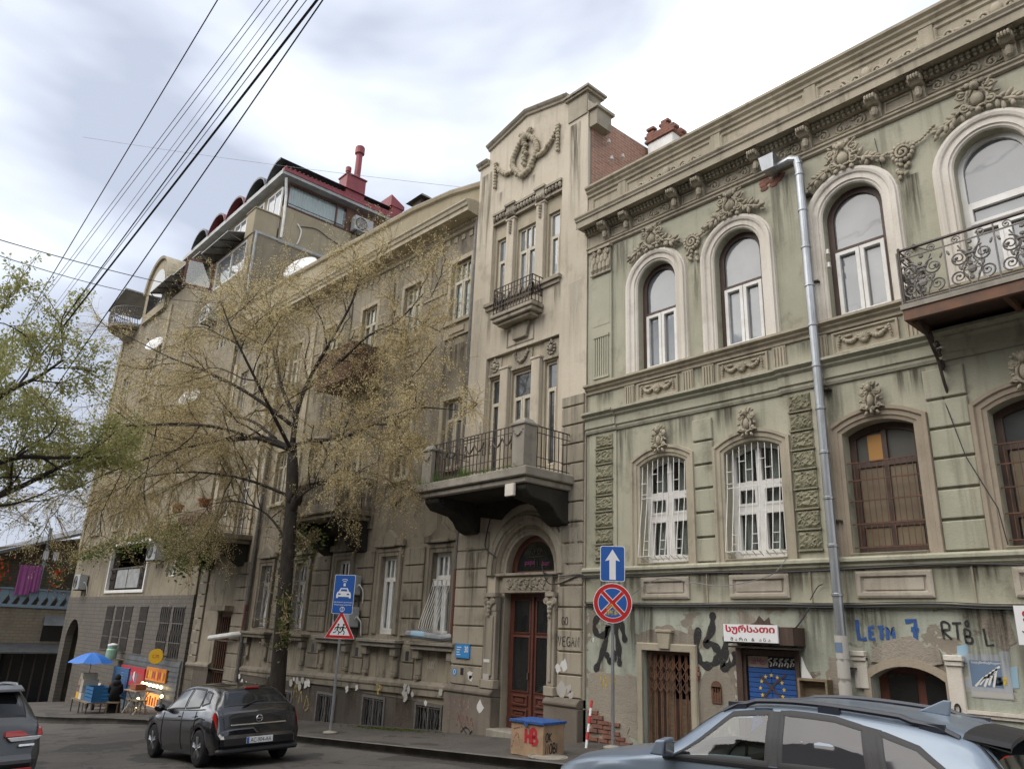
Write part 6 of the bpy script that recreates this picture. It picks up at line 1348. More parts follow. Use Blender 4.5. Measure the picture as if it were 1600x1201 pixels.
for c in (-45.2,-41.2):
    for z in (6.0,9.4,12.8):
        window(L4, c-.55, c+.55, z, z+1.9, 0, .1, [(z+1.3,2),(None,2)], 'white_paint', 'pane_mid', .08, .05, .07)
        q = MB(); q.box(c-.8,c+.8,-.14,.1,z-.16,z-.02); obj('sill', q, 'attic_plaster', L4); q = MB(); q.sweep([(c-.55,z),(c-.55,z+1.9),(c+.55,z+1.9),(c+.55,z)], [(0,0),(0,-.05),(.2,-.05),(.2,0)]); obj('window_surround', q, 'attic_plaster', L4)
for a, z in ((-31.9,13.0),(-36.4,13.0)): window(L4, a, a+.95, z, z+1.7, 0, .1, [(z+1.1,2),(None,1)], 'white_paint', 'pane_mid', .08, .05, .07); q = MB(); q.box(a-.15,a+1.1,-.25,.1,z+1.78,z+1.9); obj('hood', q, 'attic_plaster', L4)
for x in (-47.6,-39.4): q = MB(); q.box(x-.2,x+.2,-.08,0,5.0,17.4); obj('lesene', q, 'attic_plaster', L4)
ac_unit(-32.8,0,14.5,1.1,.75,.45,'white air conditioner high on the brown wall above the branches'); ac_unit(-34.2,0,4.15,1.1,.8,.45,'white air conditioner beside the dark loggia on the brown wall'); ac_unit(-45.2,0,3.1,1.0,.75,.45,'white air conditioner above the dark archway at the corner')
# loggia, small window, tiled storey windows with grilles
q = MB(); q.sweep([(-41.4,2.9),(-41.4,5.2),(-35.7,5.2),(-35.7,2.9)], [(0,.1),(0,-.06),(-.13,-.06),(-.13,.1)], closed=True); lg = obj('loggia', q, 'white_paint', L4)
for k in range(2): q = MB(); q.box(-40.2+1.7*k,-38.6+1.7*k,.05,.1,3.12,3.95); obj('parapet_panel', q, 'grey_sheet', lg)
for xa in (-41.1,-36.7): q = MB(); [q.tube([(xa+.1*k,.05,3.1),(xa+.1*k+.15*(-1)**k,.05,3.5),(xa+.1*k,.05,4.0)], .02, 4) for k in range(8)]; obj('railing', q, 'iron', lg)
q = MB(); q.box(-41.3,-35.8,.02,.06,3.98,4.05); obj('rail', q, 'iron', lg)
window(L4, -33.3,-32.3,3.5,4.3,0,.1,[(None,2)], 'white_paint', 'pane_sky', .07, .06, .06)
for i, (a, b) in enumerate(tw):
    q = MB(); q.box(a,b,.15,.18,.45,2.3); w_ = obj('shop_window', q, 'pane_dark', L4); q = MB(); n = 10
    for k in range(n): x = a+(b-a)*(k+.5)/n; q.tube([(x+(.04*math.sin(j*1.6+k*PI) if i > 3 else 0),-.05,.4+1.95*j/8) for j in range(9)], .016, 4)
    for z in (.42,1.0,1.7,2.32): q.tube([(a-.04,-.05,z),(b+.04,-.05,z)], .02, 4)
    obj('grille', q, 'iron_light', w_)
q = MB(); q.box(-30.9,-29.7,-.3,-.03,-1.5,.2); obj('meter_cabinet', q, 'grey_sheet', L4) if False else None
q = MB(); q.box(-36.2,-29.9,-.05,-.03,-2.8,.42); cl = obj('shop_cladding', q, 'roof_sheet', L4)
for k in range(18): q = MB(); q.prismx([(-.05,-2.7+.17*k),(-.085,-2.7+.17*k),(-.06,-2.54+.17*k),(-.05,-2.54+.17*k)], -36.15, -29.95); obj('cladding_board', q, 'roof_sheet', cl)
# corn-stall window with bulbs
K = thing('food_kiosk', 'kiosk window in the tiled wall ringed with warm bulbs under a yellow round sign', 'kiosk', (-31.6,0,-1.6))
rk = lambda v: Matrix.Rotation(math.radians(48), 3, 'Z') @ (v-Vector((-31.6,-.4,.5)))+Vector((-31.6,-.4,.5))
q = MB(); q.lathe([(.27,-.04),(.27,.04)], (-31.6,-.4,.5), 24, axis='y'); q.xf(rk); ks = obj('round_sign', q, 'kiosk_yellow', K); q = text_mb('c.m', .12, -31.6, .5, -.444, .24); q.xf(rk); obj('lettering', q, 'red_print', ks)
q = MB(); q.tube([(-31.5,-.03,.5),(-31.55,-.35,.5)], .02, 5); obj('sign_arm', q, 'iron', K)
q = MB(); q.box(-33.2,-31.0,-.14,-.09,-.42,.05); kb = obj('menu_board', q, 'orange', K)
for k in range(10): q = MB(); cx = -33.1+.205*k; q.add([(cx,-.144,-.36+.05*(k%3)),(cx+.16,-.144,-.38+.06*(k%2)),(cx+.18,-.144,-.1),(cx+.04,-.144,-.05)], [(0,1,2,3)]); obj('print', q, random.choice(('kiosk_yellow','red_print','terracotta')), kb)
q = MB(); q.sweep([(-32.9,-1.42),(-32.9,-.72),(-31.2,-.72),(-31.2,-1.42)], [(0,-.08),(0,-.15),(-.12,-.15),(-.12,-.08)], closed=True); kw = obj('serving_window', q, 'grey_sheet', K); q = MB(); q.box(-32.78,-31.32,-.11,-.1,-1.3,-.84); obj('pane', q, 'kiosk_glow', kw)
for k in range(5): q = MB(); q.box(-32.7+.28*k,-32.52+.28*k,-.118,-.112,-1.28,-1.0+.06*(k%2)); obj('display', q, random.choice(('red_print','terracotta','orange')), kw)
for k in range(6): q = MB(); q.blob((-33.2+.42*k,-.2,-.56), .06, 8, 6); obj('bulb', q, 'bulb', K, smooth=True)
for (x, z) in ((-33.4,-.8),(-30.9,-.85),(-33.4,-1.15),(-30.9,-1.45),(-33.4,-1.5)): q = MB(); q.blob((x,-.2,z), .06, 8, 6); obj('bulb', q, 'bulb', K, smooth=True)
# ---------------------------------------------------------------- house across the side street
F5 = thing('balcony_house', 'low house across the side street with a laundry hung blue timber balcony', 'building', (-56, -4, -3))
FX = -54.0
q = MB(); q.add([(FX,-14,-5),(FX,2.0,-5),(FX,2.0,2.3),(FX,-14,2.3)], [(0,1,2,3)]); q.add([(FX,2.0,-5),(FX-8,2.0,-5),(FX-8,2.0,6.6),(FX,2.0,6.6)], [(0,1,2,3)]); q.add([(FX-1.6,-14,2.3),(FX-1.6,2.0,2.3),(FX-1.6,2.0,6.6),(FX-1.6,-14,3)], [(0,1,2,3)]); obj('wall', q, 'far_brick', F5)
q = MB(); q.hexa([(FX-6,-14,.9),(FX+.7,-14,.6),(FX+.7,1.5,6.65),(FX-6,1.5,6.9)], [(FX-6,-14,1.1),(FX+.7,-14,.8),(FX+.7,1.5,6.85),(FX-6,1.5,7.1)]); obj('roof', q, 'roof_sheet', F5) if False else None
q = MB(); q.hexa([(FX-6,-9,3.0),(FX+.5,-9,2.8),(FX+.5,2.1,6.85),(FX-6,2.1,7.2)], [(FX-6,-9,3.2),(FX+.5,-9,3.0),(FX+.5,2.1,7.02),(FX-6,2.1,7.4)]); obj('roof', q, 'roof_sheet', F5)
q = MB(); q.box(FX-1.6,FX+.1,-9,2.0,2.15,2.32); bl = obj('balcony', q, 'blue_paint_wood', F5)
for k in range(22):
    y = -8.8+.5*k; q = MB(); q.add([(FX+.06,y,2.32),(FX+.06,y+.22,2.32),(FX+.06,y+.36,2.6),(FX+.06,y+.48,2.8),(FX+.06,y+.48,3.15),(FX+.06,y,3.15),(FX+.06,y,2.8),(FX+.06,y+.1,2.6)], [list(range(8))]); obj('fretwork_board', q, 'blue_paint_wood', bl)
q = MB(); q.box(FX-.0,FX+.12,-9,2.0,3.15,3.25); obj('rail', q, 'blue_paint_wood', bl)
for y in (-6,-3.4,-.4,1.7): q = MB(); q.box(FX-.02,FX+.12,y-.08,y+.08,3.25,4.0+(y+9)*.33); obj('post', q, 'blue_paint_wood', bl)
LN = []
for k, (y0, w_, h_, m_) in enumerate(((-1.6,.75,1.7,'laundry'),(-.9,.5,1.5,'laundry'),(-.55,.3,.5,'laundry_white'),(0.0,.3,.5,'laundry_white'))):
    z1 = 4.55 if k < 2 else 5.45; q = MB(); n = 10
    for j in range(n+1): q.v += [(FX+.22+.05*math.sin(j*1.7),y0+w_*j/n-.03*math.sin(j),z1-h_-.06*math.sin(j*2)),(FX+.2+.03*math.sin(j*1.7),y0+w_*j/n,z1)]
    for j in range(n): q.f.append([2*j,2*j+2,2*j+3,2*j+1]); q.m.append(0)
    tag(obj('hung_laundry', q, m_), ['broad purple cloth hung over the fretwork balcony rail','narrow purple cloth hung beside the broad purple one','white shirt hung under the balcony eave beside purple cloth','white shirt hung at the end of the line near the post'][k], 'laundry', 'washing on the balcony')
q = MB()
for k in range(260): y = random.choice((-2.6,.55))+random.gauss(0,.22); z = 4.0+random.gauss(0,.35); a = random.uniform(0,6.3); q.add([(FX+.2+random.uniform(-.1,.15),y,z),(FX+.2,y+.14*math.cos(a),z+.14*math.sin(a)),(FX+.26,y+.14*math.cos(a+1.4),z+.14*math.sin(a+1.4))], [(0,1,2)], 0 if y < -1.4 and k%3 == 0 else (1 if k % 4 else 0))
tag(obj('balcony_flowers', q, ['flower','ivy']), 'orange flowering plants hung along the blue fretwork balcony', 'plants', kind='stuff')
q = MB(); q.hexa([(FX,-9,.1),(FX+1.3,-9,-.35),(FX+1.3,1.6,-.35),(FX,1.6,.1)], [(FX,-9,.18),(FX+1.3,-9,-.27),(FX+1.3,1.6,-.27),(FX,1.6,.18)]); obj('shop_canopy', q, 'roof_sheet', F5)
q = MB(); q.box(FX+.0,FX+.05,-9,1.6,-4,.0); obj('shop_front', q, 'dark_glass', F5)
for k in range(9): q = MB(); q.box(FX+.05,FX+.1,-4+.6*k,-3.9+.6*k,-4,-.4); obj('shop_post', q, 'iron', F5)
q = MB(); q.hexa([(FX,.2,1.45),(FX+.6,.2,1.2),(FX+.6,1.5,1.2),(FX,1.5,1.45)], [(FX,.3,1.75),(FX+.1,.3,1.75),(FX+.1,1.4,1.75),(FX,1.4,1.75)]); obj('awning', q, 'roof_sheet', F5); q = MB(); q.box(FX,FX+.03,.3,1.4,.3,1.4); obj('window', q, 'dark_glass', F5)

# ---------------------------------------------------------------- the row across the street, behind the viewer (shades the street, mirrored in the panes)
def opposite(x0, x1, y, h, mat, seed):
    rnd = random.Random(seed); ops_ = []; n = int((x1-x0)/2.6); st = (x1-x0)/n
    for k in range(n):
        for fz in range(int((h-1.5)/3.2)): ops_.append((x0+st*(k+.3),x0+st*(k+.7),1.0+3.2*fz,3.0+3.2*fz,0))
    q = MB(); wall(q, x0, x1, -6, h, y, ops_, -.25); q.add([(x0,y,-6),(x0,y-9,-6),(x0,y-9,h),(x0,y,h)], [(0,1,2,3)]); q.add([(x1,y,-6),(x1,y-9,-6),(x1,y-9,h),(x1,y,h)], [(0,1,2,3)]); q.add([(x0,y,h),(x1,y,h),(x1,y-9,h+1.5),(x0,y-9,h+1.5)], [(0,1,2,3)]); q.add([(x0,y-9,-6),(x1,y-9,-6),(x1,y-9,h+1.5),(x0,y-9,h+1.5)], [(0,1,2,3)])
    o = struct(obj('opposite_row', q, mat)); q = MB(); q.box(x0,x1,y,y+.4,h-.3,h+.05); obj('cornice', q, 'sand_trim', o)
    for a, b, z0, z1, _ in ops_: q = MB(); q.box(a,b,y-.22,y-.2,z0,z1); obj('pane', q, 'pane_dark', o)
opposite(-34,-20.5,-18.5,10.5,'far_plaster',1); opposite(-20.4,-6,-18.2,12.0,'grey_plaster',2); opposite(-5.9,9,-18.4,11.0,'pink_trim',3); opposite(9.1,24,-18.2,12.5,'far_plaster',4)
# ---------------------------------------------------------------- cars
def pchip(x, y, xi):
    x = np.asarray(x, float); y = np.asarray(y, float); h = np.diff(x); d = np.diff(y)/h; m = np.zeros_like(y)
    m[0], m[-1] = d[0], d[-1]
    for i in range(1, len(x)-1):
        if d[i-1]*d[i] > 0: w1 = 2*h[i]+h[i-1]; w2 = h[i]+2*h[i-1]; m[i] = (w1+w2)/(w1/d[i-1]+w2/d[i])
    k = np.clip(np.searchsorted(x, xi)-1, 0, len(x)-2); t = (xi-x[k])/h[k]
    return y[k]*(2*t**3-3*t*t+1)+m[k]*h[k]*(t**3-2*t*t+t)+y[k+1]*(-2*t**3+3*t*t)+m[k+1]*h[k]*(t**3-t*t)
class Car:
    def __init__(s, st, wheels, wr, root, paint_, arch=1.12):
        s.root = root; s.A = np.array(sorted(st)); s.wheels = wheels; s.wr = wr; s.paint = paint_; s.arch = wr*arch
    def sec(s, x):
        a = [float(pchip(s.A[:,0], s.A[:,k], np.array([x]))[0]) for k in range(1, s.A.shape[1])]
        zb, yb, zm, ym, zt, yt, ze, ye, zc = a
        for wx in s.wheels:
            if abs(x-wx) < s.arch: zb = max(zb, s.wr+math.sqrt(s.arch**2-(x-wx)**2))
        zm = max(zm, zb+.04); yb2 = yb if zb < .4 else ym*.985
        zt = max(zt, zm+.02); ze = max(ze, zt+.004); zc = max(zc, ze+.003)
        return [(yb2,zb),(ym*.985,(zb+zm)/2),(ym,zm),((ym+yt)/2+.012,(zm+zt)/2+.01),(yt,zt),((yt+ye)/2+.02,(zt+ze)/2),(ye,ze),(ye*.86,ze+(zc-ze)*.55),(ye*.5,ze+(zc-ze)*.88),(0,zc)]
    def ring(s, x, n=3):
        P = s.sec(x); out = []
        for i in range(len(P)-1):
            for j in range(n): t = j/n; out.append((P[i][0]+(P[i+1][0]-P[i][0])*t, P[i][1]+(P[i+1][1]-P[i][1])*t))
        return out+[P[-1]]
    def side(s, x, t, off=.0, sg=1):      # t 0..1 belt to roof edge
        P = s.sec(x); a, b, c = P[4], P[5], P[6]
        if t < .5: y, z = a[0]+(b[0]-a[0])*t*2, a[1]+(b[1]-a[1])*t*2
        else: y, z = b[0]+(c[0]-b[0])*(t*2-1), b[1]+(c[1]-b[1])*(t*2-1)
        return (x, sg*(y+off), z+off*.3)
    def lower(s, x, t, off=0, sg=1):      # t 0..1 bottom to belt
        P = s.sec(x)[:5]; u = t*4; i = min(int(u), 3); f = u-i
        return (x, sg*(P[i][0]+(P[i+1][0]-P[i][0])*f+off), P[i][1]+(P[i+1][1]-P[i][1])*f)
    def top(s, x, w, off=0, dx=0):        # w -1..1 across the roof or the screens
        P = s.sec(x); a = abs(w); Q = [P[9],P[8],P[7],P[6]]; u = (1-0)*a*3; i = min(int(u),2); f = u-i
        return (x+dx, math.copysign(Q[i][0]+(Q[i+1][0]-Q[i][0])*f, w) if a > 1e-6 else 0, Q[i][1]+(Q[i+1][1]-Q[i][1])*f+off)
    def body(s, holes_side=(), holes_top=(), nx=150):
        x0, x1 = s.A[0,0], s.A[-1,0]; xs = np.unique(np.concatenate([np.linspace(x0,x1,nx), s.A[:,0]])); mb = MB(); R = [s.ring(x) for x in xs]; k = len(R[0])
        def inpoly(p, poly):
            c = False; n = len(poly)
            for i in range(n):
                (xa,ya),(xb,yb) = poly[i], poly[i-1]
                if (ya > p[1]) != (yb > p[1]) and p[0] < (xb-xa)*(p[1]-ya)/(yb-ya)+xa: c = not c
            return c
        for sg in (1,-1):
            o = len(mb.v)
            for x, r in zip(xs, R): mb.v += [(x, sg*y, z) for y, z in r]
            for i in range(len(xs)-1):
                xm = (xs[i]+xs[i+1])/2
                for j in range(k-1):
                    v = (j+.5)/3
                    if 4 <= v < 6 and any(inpoly((xm,(v-4)/2), h) for h in holes_side): continue
                    if v >= 6 and any(inpoly((xm, 1-(v-6)/3), h) for h in holes_top): continue
                    f = [o+i*k+j, o+(i+1)*k+j, o+(i+1)*k+j+1, o+i*k+j+1]; mb.f.append(f if sg < 0 else f[::-1]); mb.m.append(0)
            for i, rev in ((0,False),(len(xs)-1,True)): mb.f.append([o+i*k+j for j in range(k)]); mb.m.append(0)
        mb.v = [(x/S,y/S,z/S) for x,y,z in mb.v]
        return obj('body', mb, s.paint, s.root, smooth=True)
    def patch(s, fn, poly, name, mat, parent, off=.004, frame=None, fmat='trim_black', dens=6, **kw):
        D_ = []
        for (a, b) in zip(poly, poly[1:]+poly[:1]):
            for j in range(dens): t = j/dens; D_.append((a[0]+(b[0]-a[0])*t, a[1]+(b[1]-a[1])*t))
        cx = sum(p[0] for p in D_)/len(D_); cy = sum(p[1] for p in D_)/len(D_); q = MB(); n = len(D_)
        rings = [1, .66, .33]
        for r in rings: q.v += [tuple(c/S for c in fn(cx+(p[0]-cx)*r, cy+(p[1]-cy)*r, off, **kw)) for p in D_]
        q.v.append(tuple(c/S for c in fn(cx, cy, off, **kw)))
        for r in range(2):
            for i in range(n): q.f.append([r*n+i, r*n+(i+1)%n, (r+1)*n+(i+1)%n, (r+1)*n+i]); q.m.append(0)
        for i in range(n): q.f.append([2*n+i, 2*n+(i+1)%n, 3*n]); q.m.append(0)
        o = obj(name, q, mat, parent, smooth=True)
        if frame:
            q = MB(); sx = frame
            for d, of in ((sx, off+.001),(0,off+.006),(-sx,off+.003)):
                for i, p in enumerate(D_):
                    a, b = D_[i-1], D_[(i+1)%n]; tx, ty = b[0]-a[0], (b[1]-a[1])*.45; L = math.hypot(tx,ty) or 1; nx_, ny_ = ty/L, -tx/L
                    if nx_*(p[0]-cx)+ny_*(p[1]-cy)*.45 < 0: nx_, ny_ = -nx_, -ny_
                    q.v.append(tuple(c/S for c in fn(p[0]+nx_*d, p[1]+ny_*d/.45, of, **kw)))
            for r in range(2):
                for i in range(n): q.f.append([r*n+i, r*n+(i+1)%n, (r+1)*n+(i+1)%n, (r+1)*n+i]); q.m.append(0)
            obj('window_frame', q, fmat, o, smooth=True)
        return o
    def wheel_set(s, ytr, wd=.2, rim='rim', spokes=5):
        for wx in s.wheels:
            for sg in (1,-1):
                q = MB(); r = s.wr; h = wd/2
                q.lathe([(r*.64/S,-h*.9/S),(r*.9/S,-h/S),(r*.985/S,-h*.8/S),(r/S,-h*.4/S),(r/S,h*.4/S),(r*.985/S,h*.8/S),(r*.9/S,h/S),(r*.64/S,h*.9/S)], (wx/S,sg*ytr/S,r/S), 28, axis='y'); ty = obj('wheel', q, 'rubber', s.root, smooth=True)
                q = MB(); yo = sg*(ytr+h*.75)/S
                q.lathe([(r*.66/S,0),(r*.66/S,sg*.012),(r*.58/S,sg*.004)], (wx/S,yo,r/S), 28, axis='y', cap=False); q.lathe([(r*.14/S,0),(r*.14/S,sg*.02),(.001,sg*.022)], (wx/S,yo,r/S), 14, axis='y')
                for k in range(spokes):
                    a = 2*PI*k/spokes+.3
                    for da in (-.13,.13): q.tube([(wx/S+r*.1/S*math.cos(a),yo+sg*.012,r/S+r*.1/S*math.sin(a)),(wx/S+r*.62/S*math.cos(a+da),yo+sg*.008,r/S+r*.62/S*math.sin(a+da))], .024, 5)
                obj('rim', q, rim, ty); q = MB(); q.lathe([(r*.6/S,0),(.001,0)], (wx/S,yo-sg*.03,r/S), 20, axis='y', cap=False); obj('brake_well', q, 'black', ty)
    def liner(s):
        for wx in s.wheels:
            for sg in (1,-1):
                q = MB(); n = 16; y0, y1 = sg*.45, sg*(s.A[:,4].max()-.03); R_ = s.arch*1.02
                for i in range(n+1): a = PI*(-.08+1.16*i/n); q.v += [((wx+R_*math.cos(a))/S,y0/S,(s.wr+R_*math.sin(a))/S),((wx+R_*math.cos(a))/S,y1/S,(s.wr+R_*math.sin(a))/S)]
                for i in range(n): q.f.append([2*i,2*i+1,2*i+3,2*i+2]); q.m.append(0)
                q.f.append([2*i for i in range(n+1)]); q.m.append(0); obj('wheel_housing', q, 'black', s.root)
def lbox(c, name, mat, par, x0, x1, y0, y1, z0, z1, bevel=.01): q = MB(); q.box(x0/S,x1/S,y0/S,y1/S,z0/S,z1/S); return obj(name, q, mat, par, bevel=bevel)
def lhex(name, mat, par, b, t, smooth=False): q = MB(); q.hexa([tuple(v/S for v in p) for p in b], [tuple(v/S for v in p) for p in t]); return obj(name, q, mat, par, bevel=.008)
def yz_text(body, size, y, z, x, mat, par, width=None, bold=.0):
    q = text_mb(body, size/S, 0, 0, 0, width/S if width else None, bold=bold); q.xf(lambda p: Vector((x/S, (y/S)-p.x, z/S+p.z))); return obj('lettering', q, mat, par)
# --- black hatchback
HATCH = [(2.13,.25,.55,.40,.62,.55,.58,.57,.50,.60),(2.0,.20,.70,.45,.80,.66,.75,.69,.62,.72),(1.6,.18,.78,.55,.86,.79,.81,.82,.70,.86),(1.1,.18,.80,.58,.875,.87,.84,.90,.74,.94),(.85,.18,.80,.60,.875,.92,.84,.945,.76,.985),(.2,.18,.80,.62,.875,.94,.835,1.35,.60,1.41),(-.4,.18,.80,.63,.875,.955,.83,1.395,.61,1.455),(-1.2,.18,.80,.66,.88,.98,.82,1.37,.59,1.43),(-1.62,.2,.79,.68,.88,1.0,.81,1.29,.57,1.36),(-1.95,.24,.78,.66,.87,.99,.79,1.02,.66,1.05),(-2.06,.26,.76,.6,.85,.88,.77,.90,.66,.93),(-2.11,.28,.73,.52,.82,.66,.75,.68,.64,.70),(-2.14,.3,.68,.45,.76,.54,.70,.56,.55,.57)]
def hatch(name, label, loc, rot, paint_, plate, lit, group=None):
    t = thing(name, label, 'car', loc, rot, group, local=True); t.rotation_euler = (-.035, .067, rot); c = Car(HATCH, (1.24,-1.36), .325, t, paint_)
    sw = [[(.62,.12),(.2,.9),(-.32,.93),(-.36,.1)],[(-.44,.1),(-.40,.93),(-.98,.9),(-1.12,.5),(-1.14,.14)],[(-1.22,.2),(-1.08,.85),(-1.35,.8),(-1.5,.35)]]
    b = c.body(); c.wheel_set(.77); c.liner()
    for sg in (1,-1):
        for w_ in sw: c.patch(c.side, w_, 'side_window', 'dark_glass', t, .004, .018, 'trim_black', sg=sg)
        q = MB(); pts = [c.lower(x, .72, .008, sg) for x in np.linspace(1.0,-1.6,24)]; q.tube([tuple(v/S for v in p) for p in pts], .012, 4); obj('side_moulding', q, 'trim_black', t)
        q = MB(); pts = [c.side(x, .03, .008, sg) for x in np.linspace(.62,-1.5,24)]; q.tube([tuple(v/S for v in p) for p in pts], .008, 4); obj('waist_trim', q, 'chrome', t)
        q = MB(); q.blob((.62/S,sg*.98/S,1.0/S), (.08,.1,.07), 10, 8); q.tube([(.62/S,sg*.84/S,.95/S),(.62/S,sg*.95/S,.98/S)], .02, 5); obj('door_mirror', q, paint_, t, smooth=True)
        for x in (-.15,-1.05): q = MB(); q.tube([tuple(v/S for v in c.lower(x+dx, .84, .02, sg)) for dx in (-.1,0,.1)], .013, 5); obj('door_handle', q, paint_, t)
        c.patch(c.lower, [(-1.9,.80),(-1.93,.97),(-2.04,.93),(-2.1,.82),(-2.08,.77)], 'tail_lamp', 'tail_lit' if lit else 'tail_red', t, .01, None, sg=sg)
    for sg in (1,-1):
        for x in (.72,-.4,-1.12):
            q = MB(); q.tube([tuple(v/S for v in c.lower(x-.06*(tt-.5)*(1 if x > 0 else -1), tt, .003, sg)) for tt in [.08+.9*i/10 for i in range(11)]], .006, 4); obj('door_seam', q, 'black', t)
    for yy in (.66,-.66): q = MB(); q.tube([(-2.118/S,yy/S,.6/S),(-2.09/S,yy*1.02/S,.8/S),(-2.03/S,yy*1.04/S,.95/S)], .006, 4); obj('tailgate_seam', q, 'black', t)
    c.patch(c.top, [(.72,-.86),(.72,.86),(.24,.9),(.24,-.9)], 'windscreen', 'dark_glass', t, .004, .02)
    c.patch(c.top, [(-1.66,-.86),(-1.66,.86),(-1.93,.9),(-1.93,-.9)], 'rear_window', 'dark_glass', t, .006, .012)
    lbox(c, 'high_brake_lamp', 'tail_red', t, -1.68,-1.62,-.14,.14,1.355,1.38, .004)
    q = MB(); q.tube([(-1.99/S,.28/S,1.05/S),(-1.9/S,0,1.12/S),(-1.88/S,-.15/S,1.13/S)], .012, 5); obj('wiper', q, 'trim_black', t)
    lbox(c, 'chrome_strip', 'chrome', t, -2.135,-2.09,-.55,.55,.715,.74, .005)
    lbox(c, 'bumper', paint_, t, -2.2,-2.02,-.74,.74,.33,.56, .05); lbox(c, 'bumper_trim', 'trim_black', t, -2.19,-2.05,-.8,.8,.24,.335, .03)
    p = lbox(c, 'licence_plate', 'plate_white', t, -2.215,-2.203,-.26,.26,.40,.51, .003); lbox(c, 'plate_band', 'sign_blue', p, -2.218,-2.2155,.21,.258,.402,.508, 0)
    yz_text(plate, .075, -.02, .455, -2.2185, 'black', p, .41, 0)
    q = MB(); q.tube([(-2.105/S,.06/S*math.cos(a),.82/S+.06/S*math.sin(a)) for a in [2*PI*k/16 for k in range(16)]], .008, 5, closed=True); q.tube([(-2.105/S,-.07/S,.82/S),(-2.108/S,.07/S,.82/S)], .007, 5); q.xf(lambda v: Vector((v.x-.02, v.y, v.z))); obj('emblem', q, 'chrome', t)
    return t
hatch('parked_car', 'black hatchback with white licence plate driving past the tree', (-14.85,-4.72,Zr(-14.8,-4.72)), PI-.02, 'paint_black', 'AC-904-AA', False)
# --- light blue crossover
XV = [(2.22,.32,.55,.5,.62,.62,.60,.66,.50,.68),(2.08,.28,.72,.55,.82,.74,.77,.78,.62,.82),(1.7,.26,.80,.62,.88,.86,.83,.90,.72,.94),(1.2,.26,.82,.66,.89,.94,.85,.98,.74,1.02),(.95,.26,.82,.68,.89,.985,.85,1.01,.76,1.05),(.12,.26,.82,.70,.89,1.02,.84,1.46,.60,1.525),(-.5,.26,.82,.72,.89,1.04,.835,1.50,.61,1.57),(-1.2,.26,.82,.74,.89,1.06,.825,1.47,.60,1.545),(-1.72,.28,.81,.76,.89,1.09,.82,1.40,.58,1.48),(-2.02,.3,.80,.74,.885,1.10,.80,1.13,.68,1.17),(-2.14,.32,.79,.68,.87,.95,.79,.98,.68,1.0),(-2.2,.34,.76,.6,.84,.74,.77,.76,.66,.78),(-2.24,.36,.7,.52,.78,.62,.72,.64,.56,.65)]
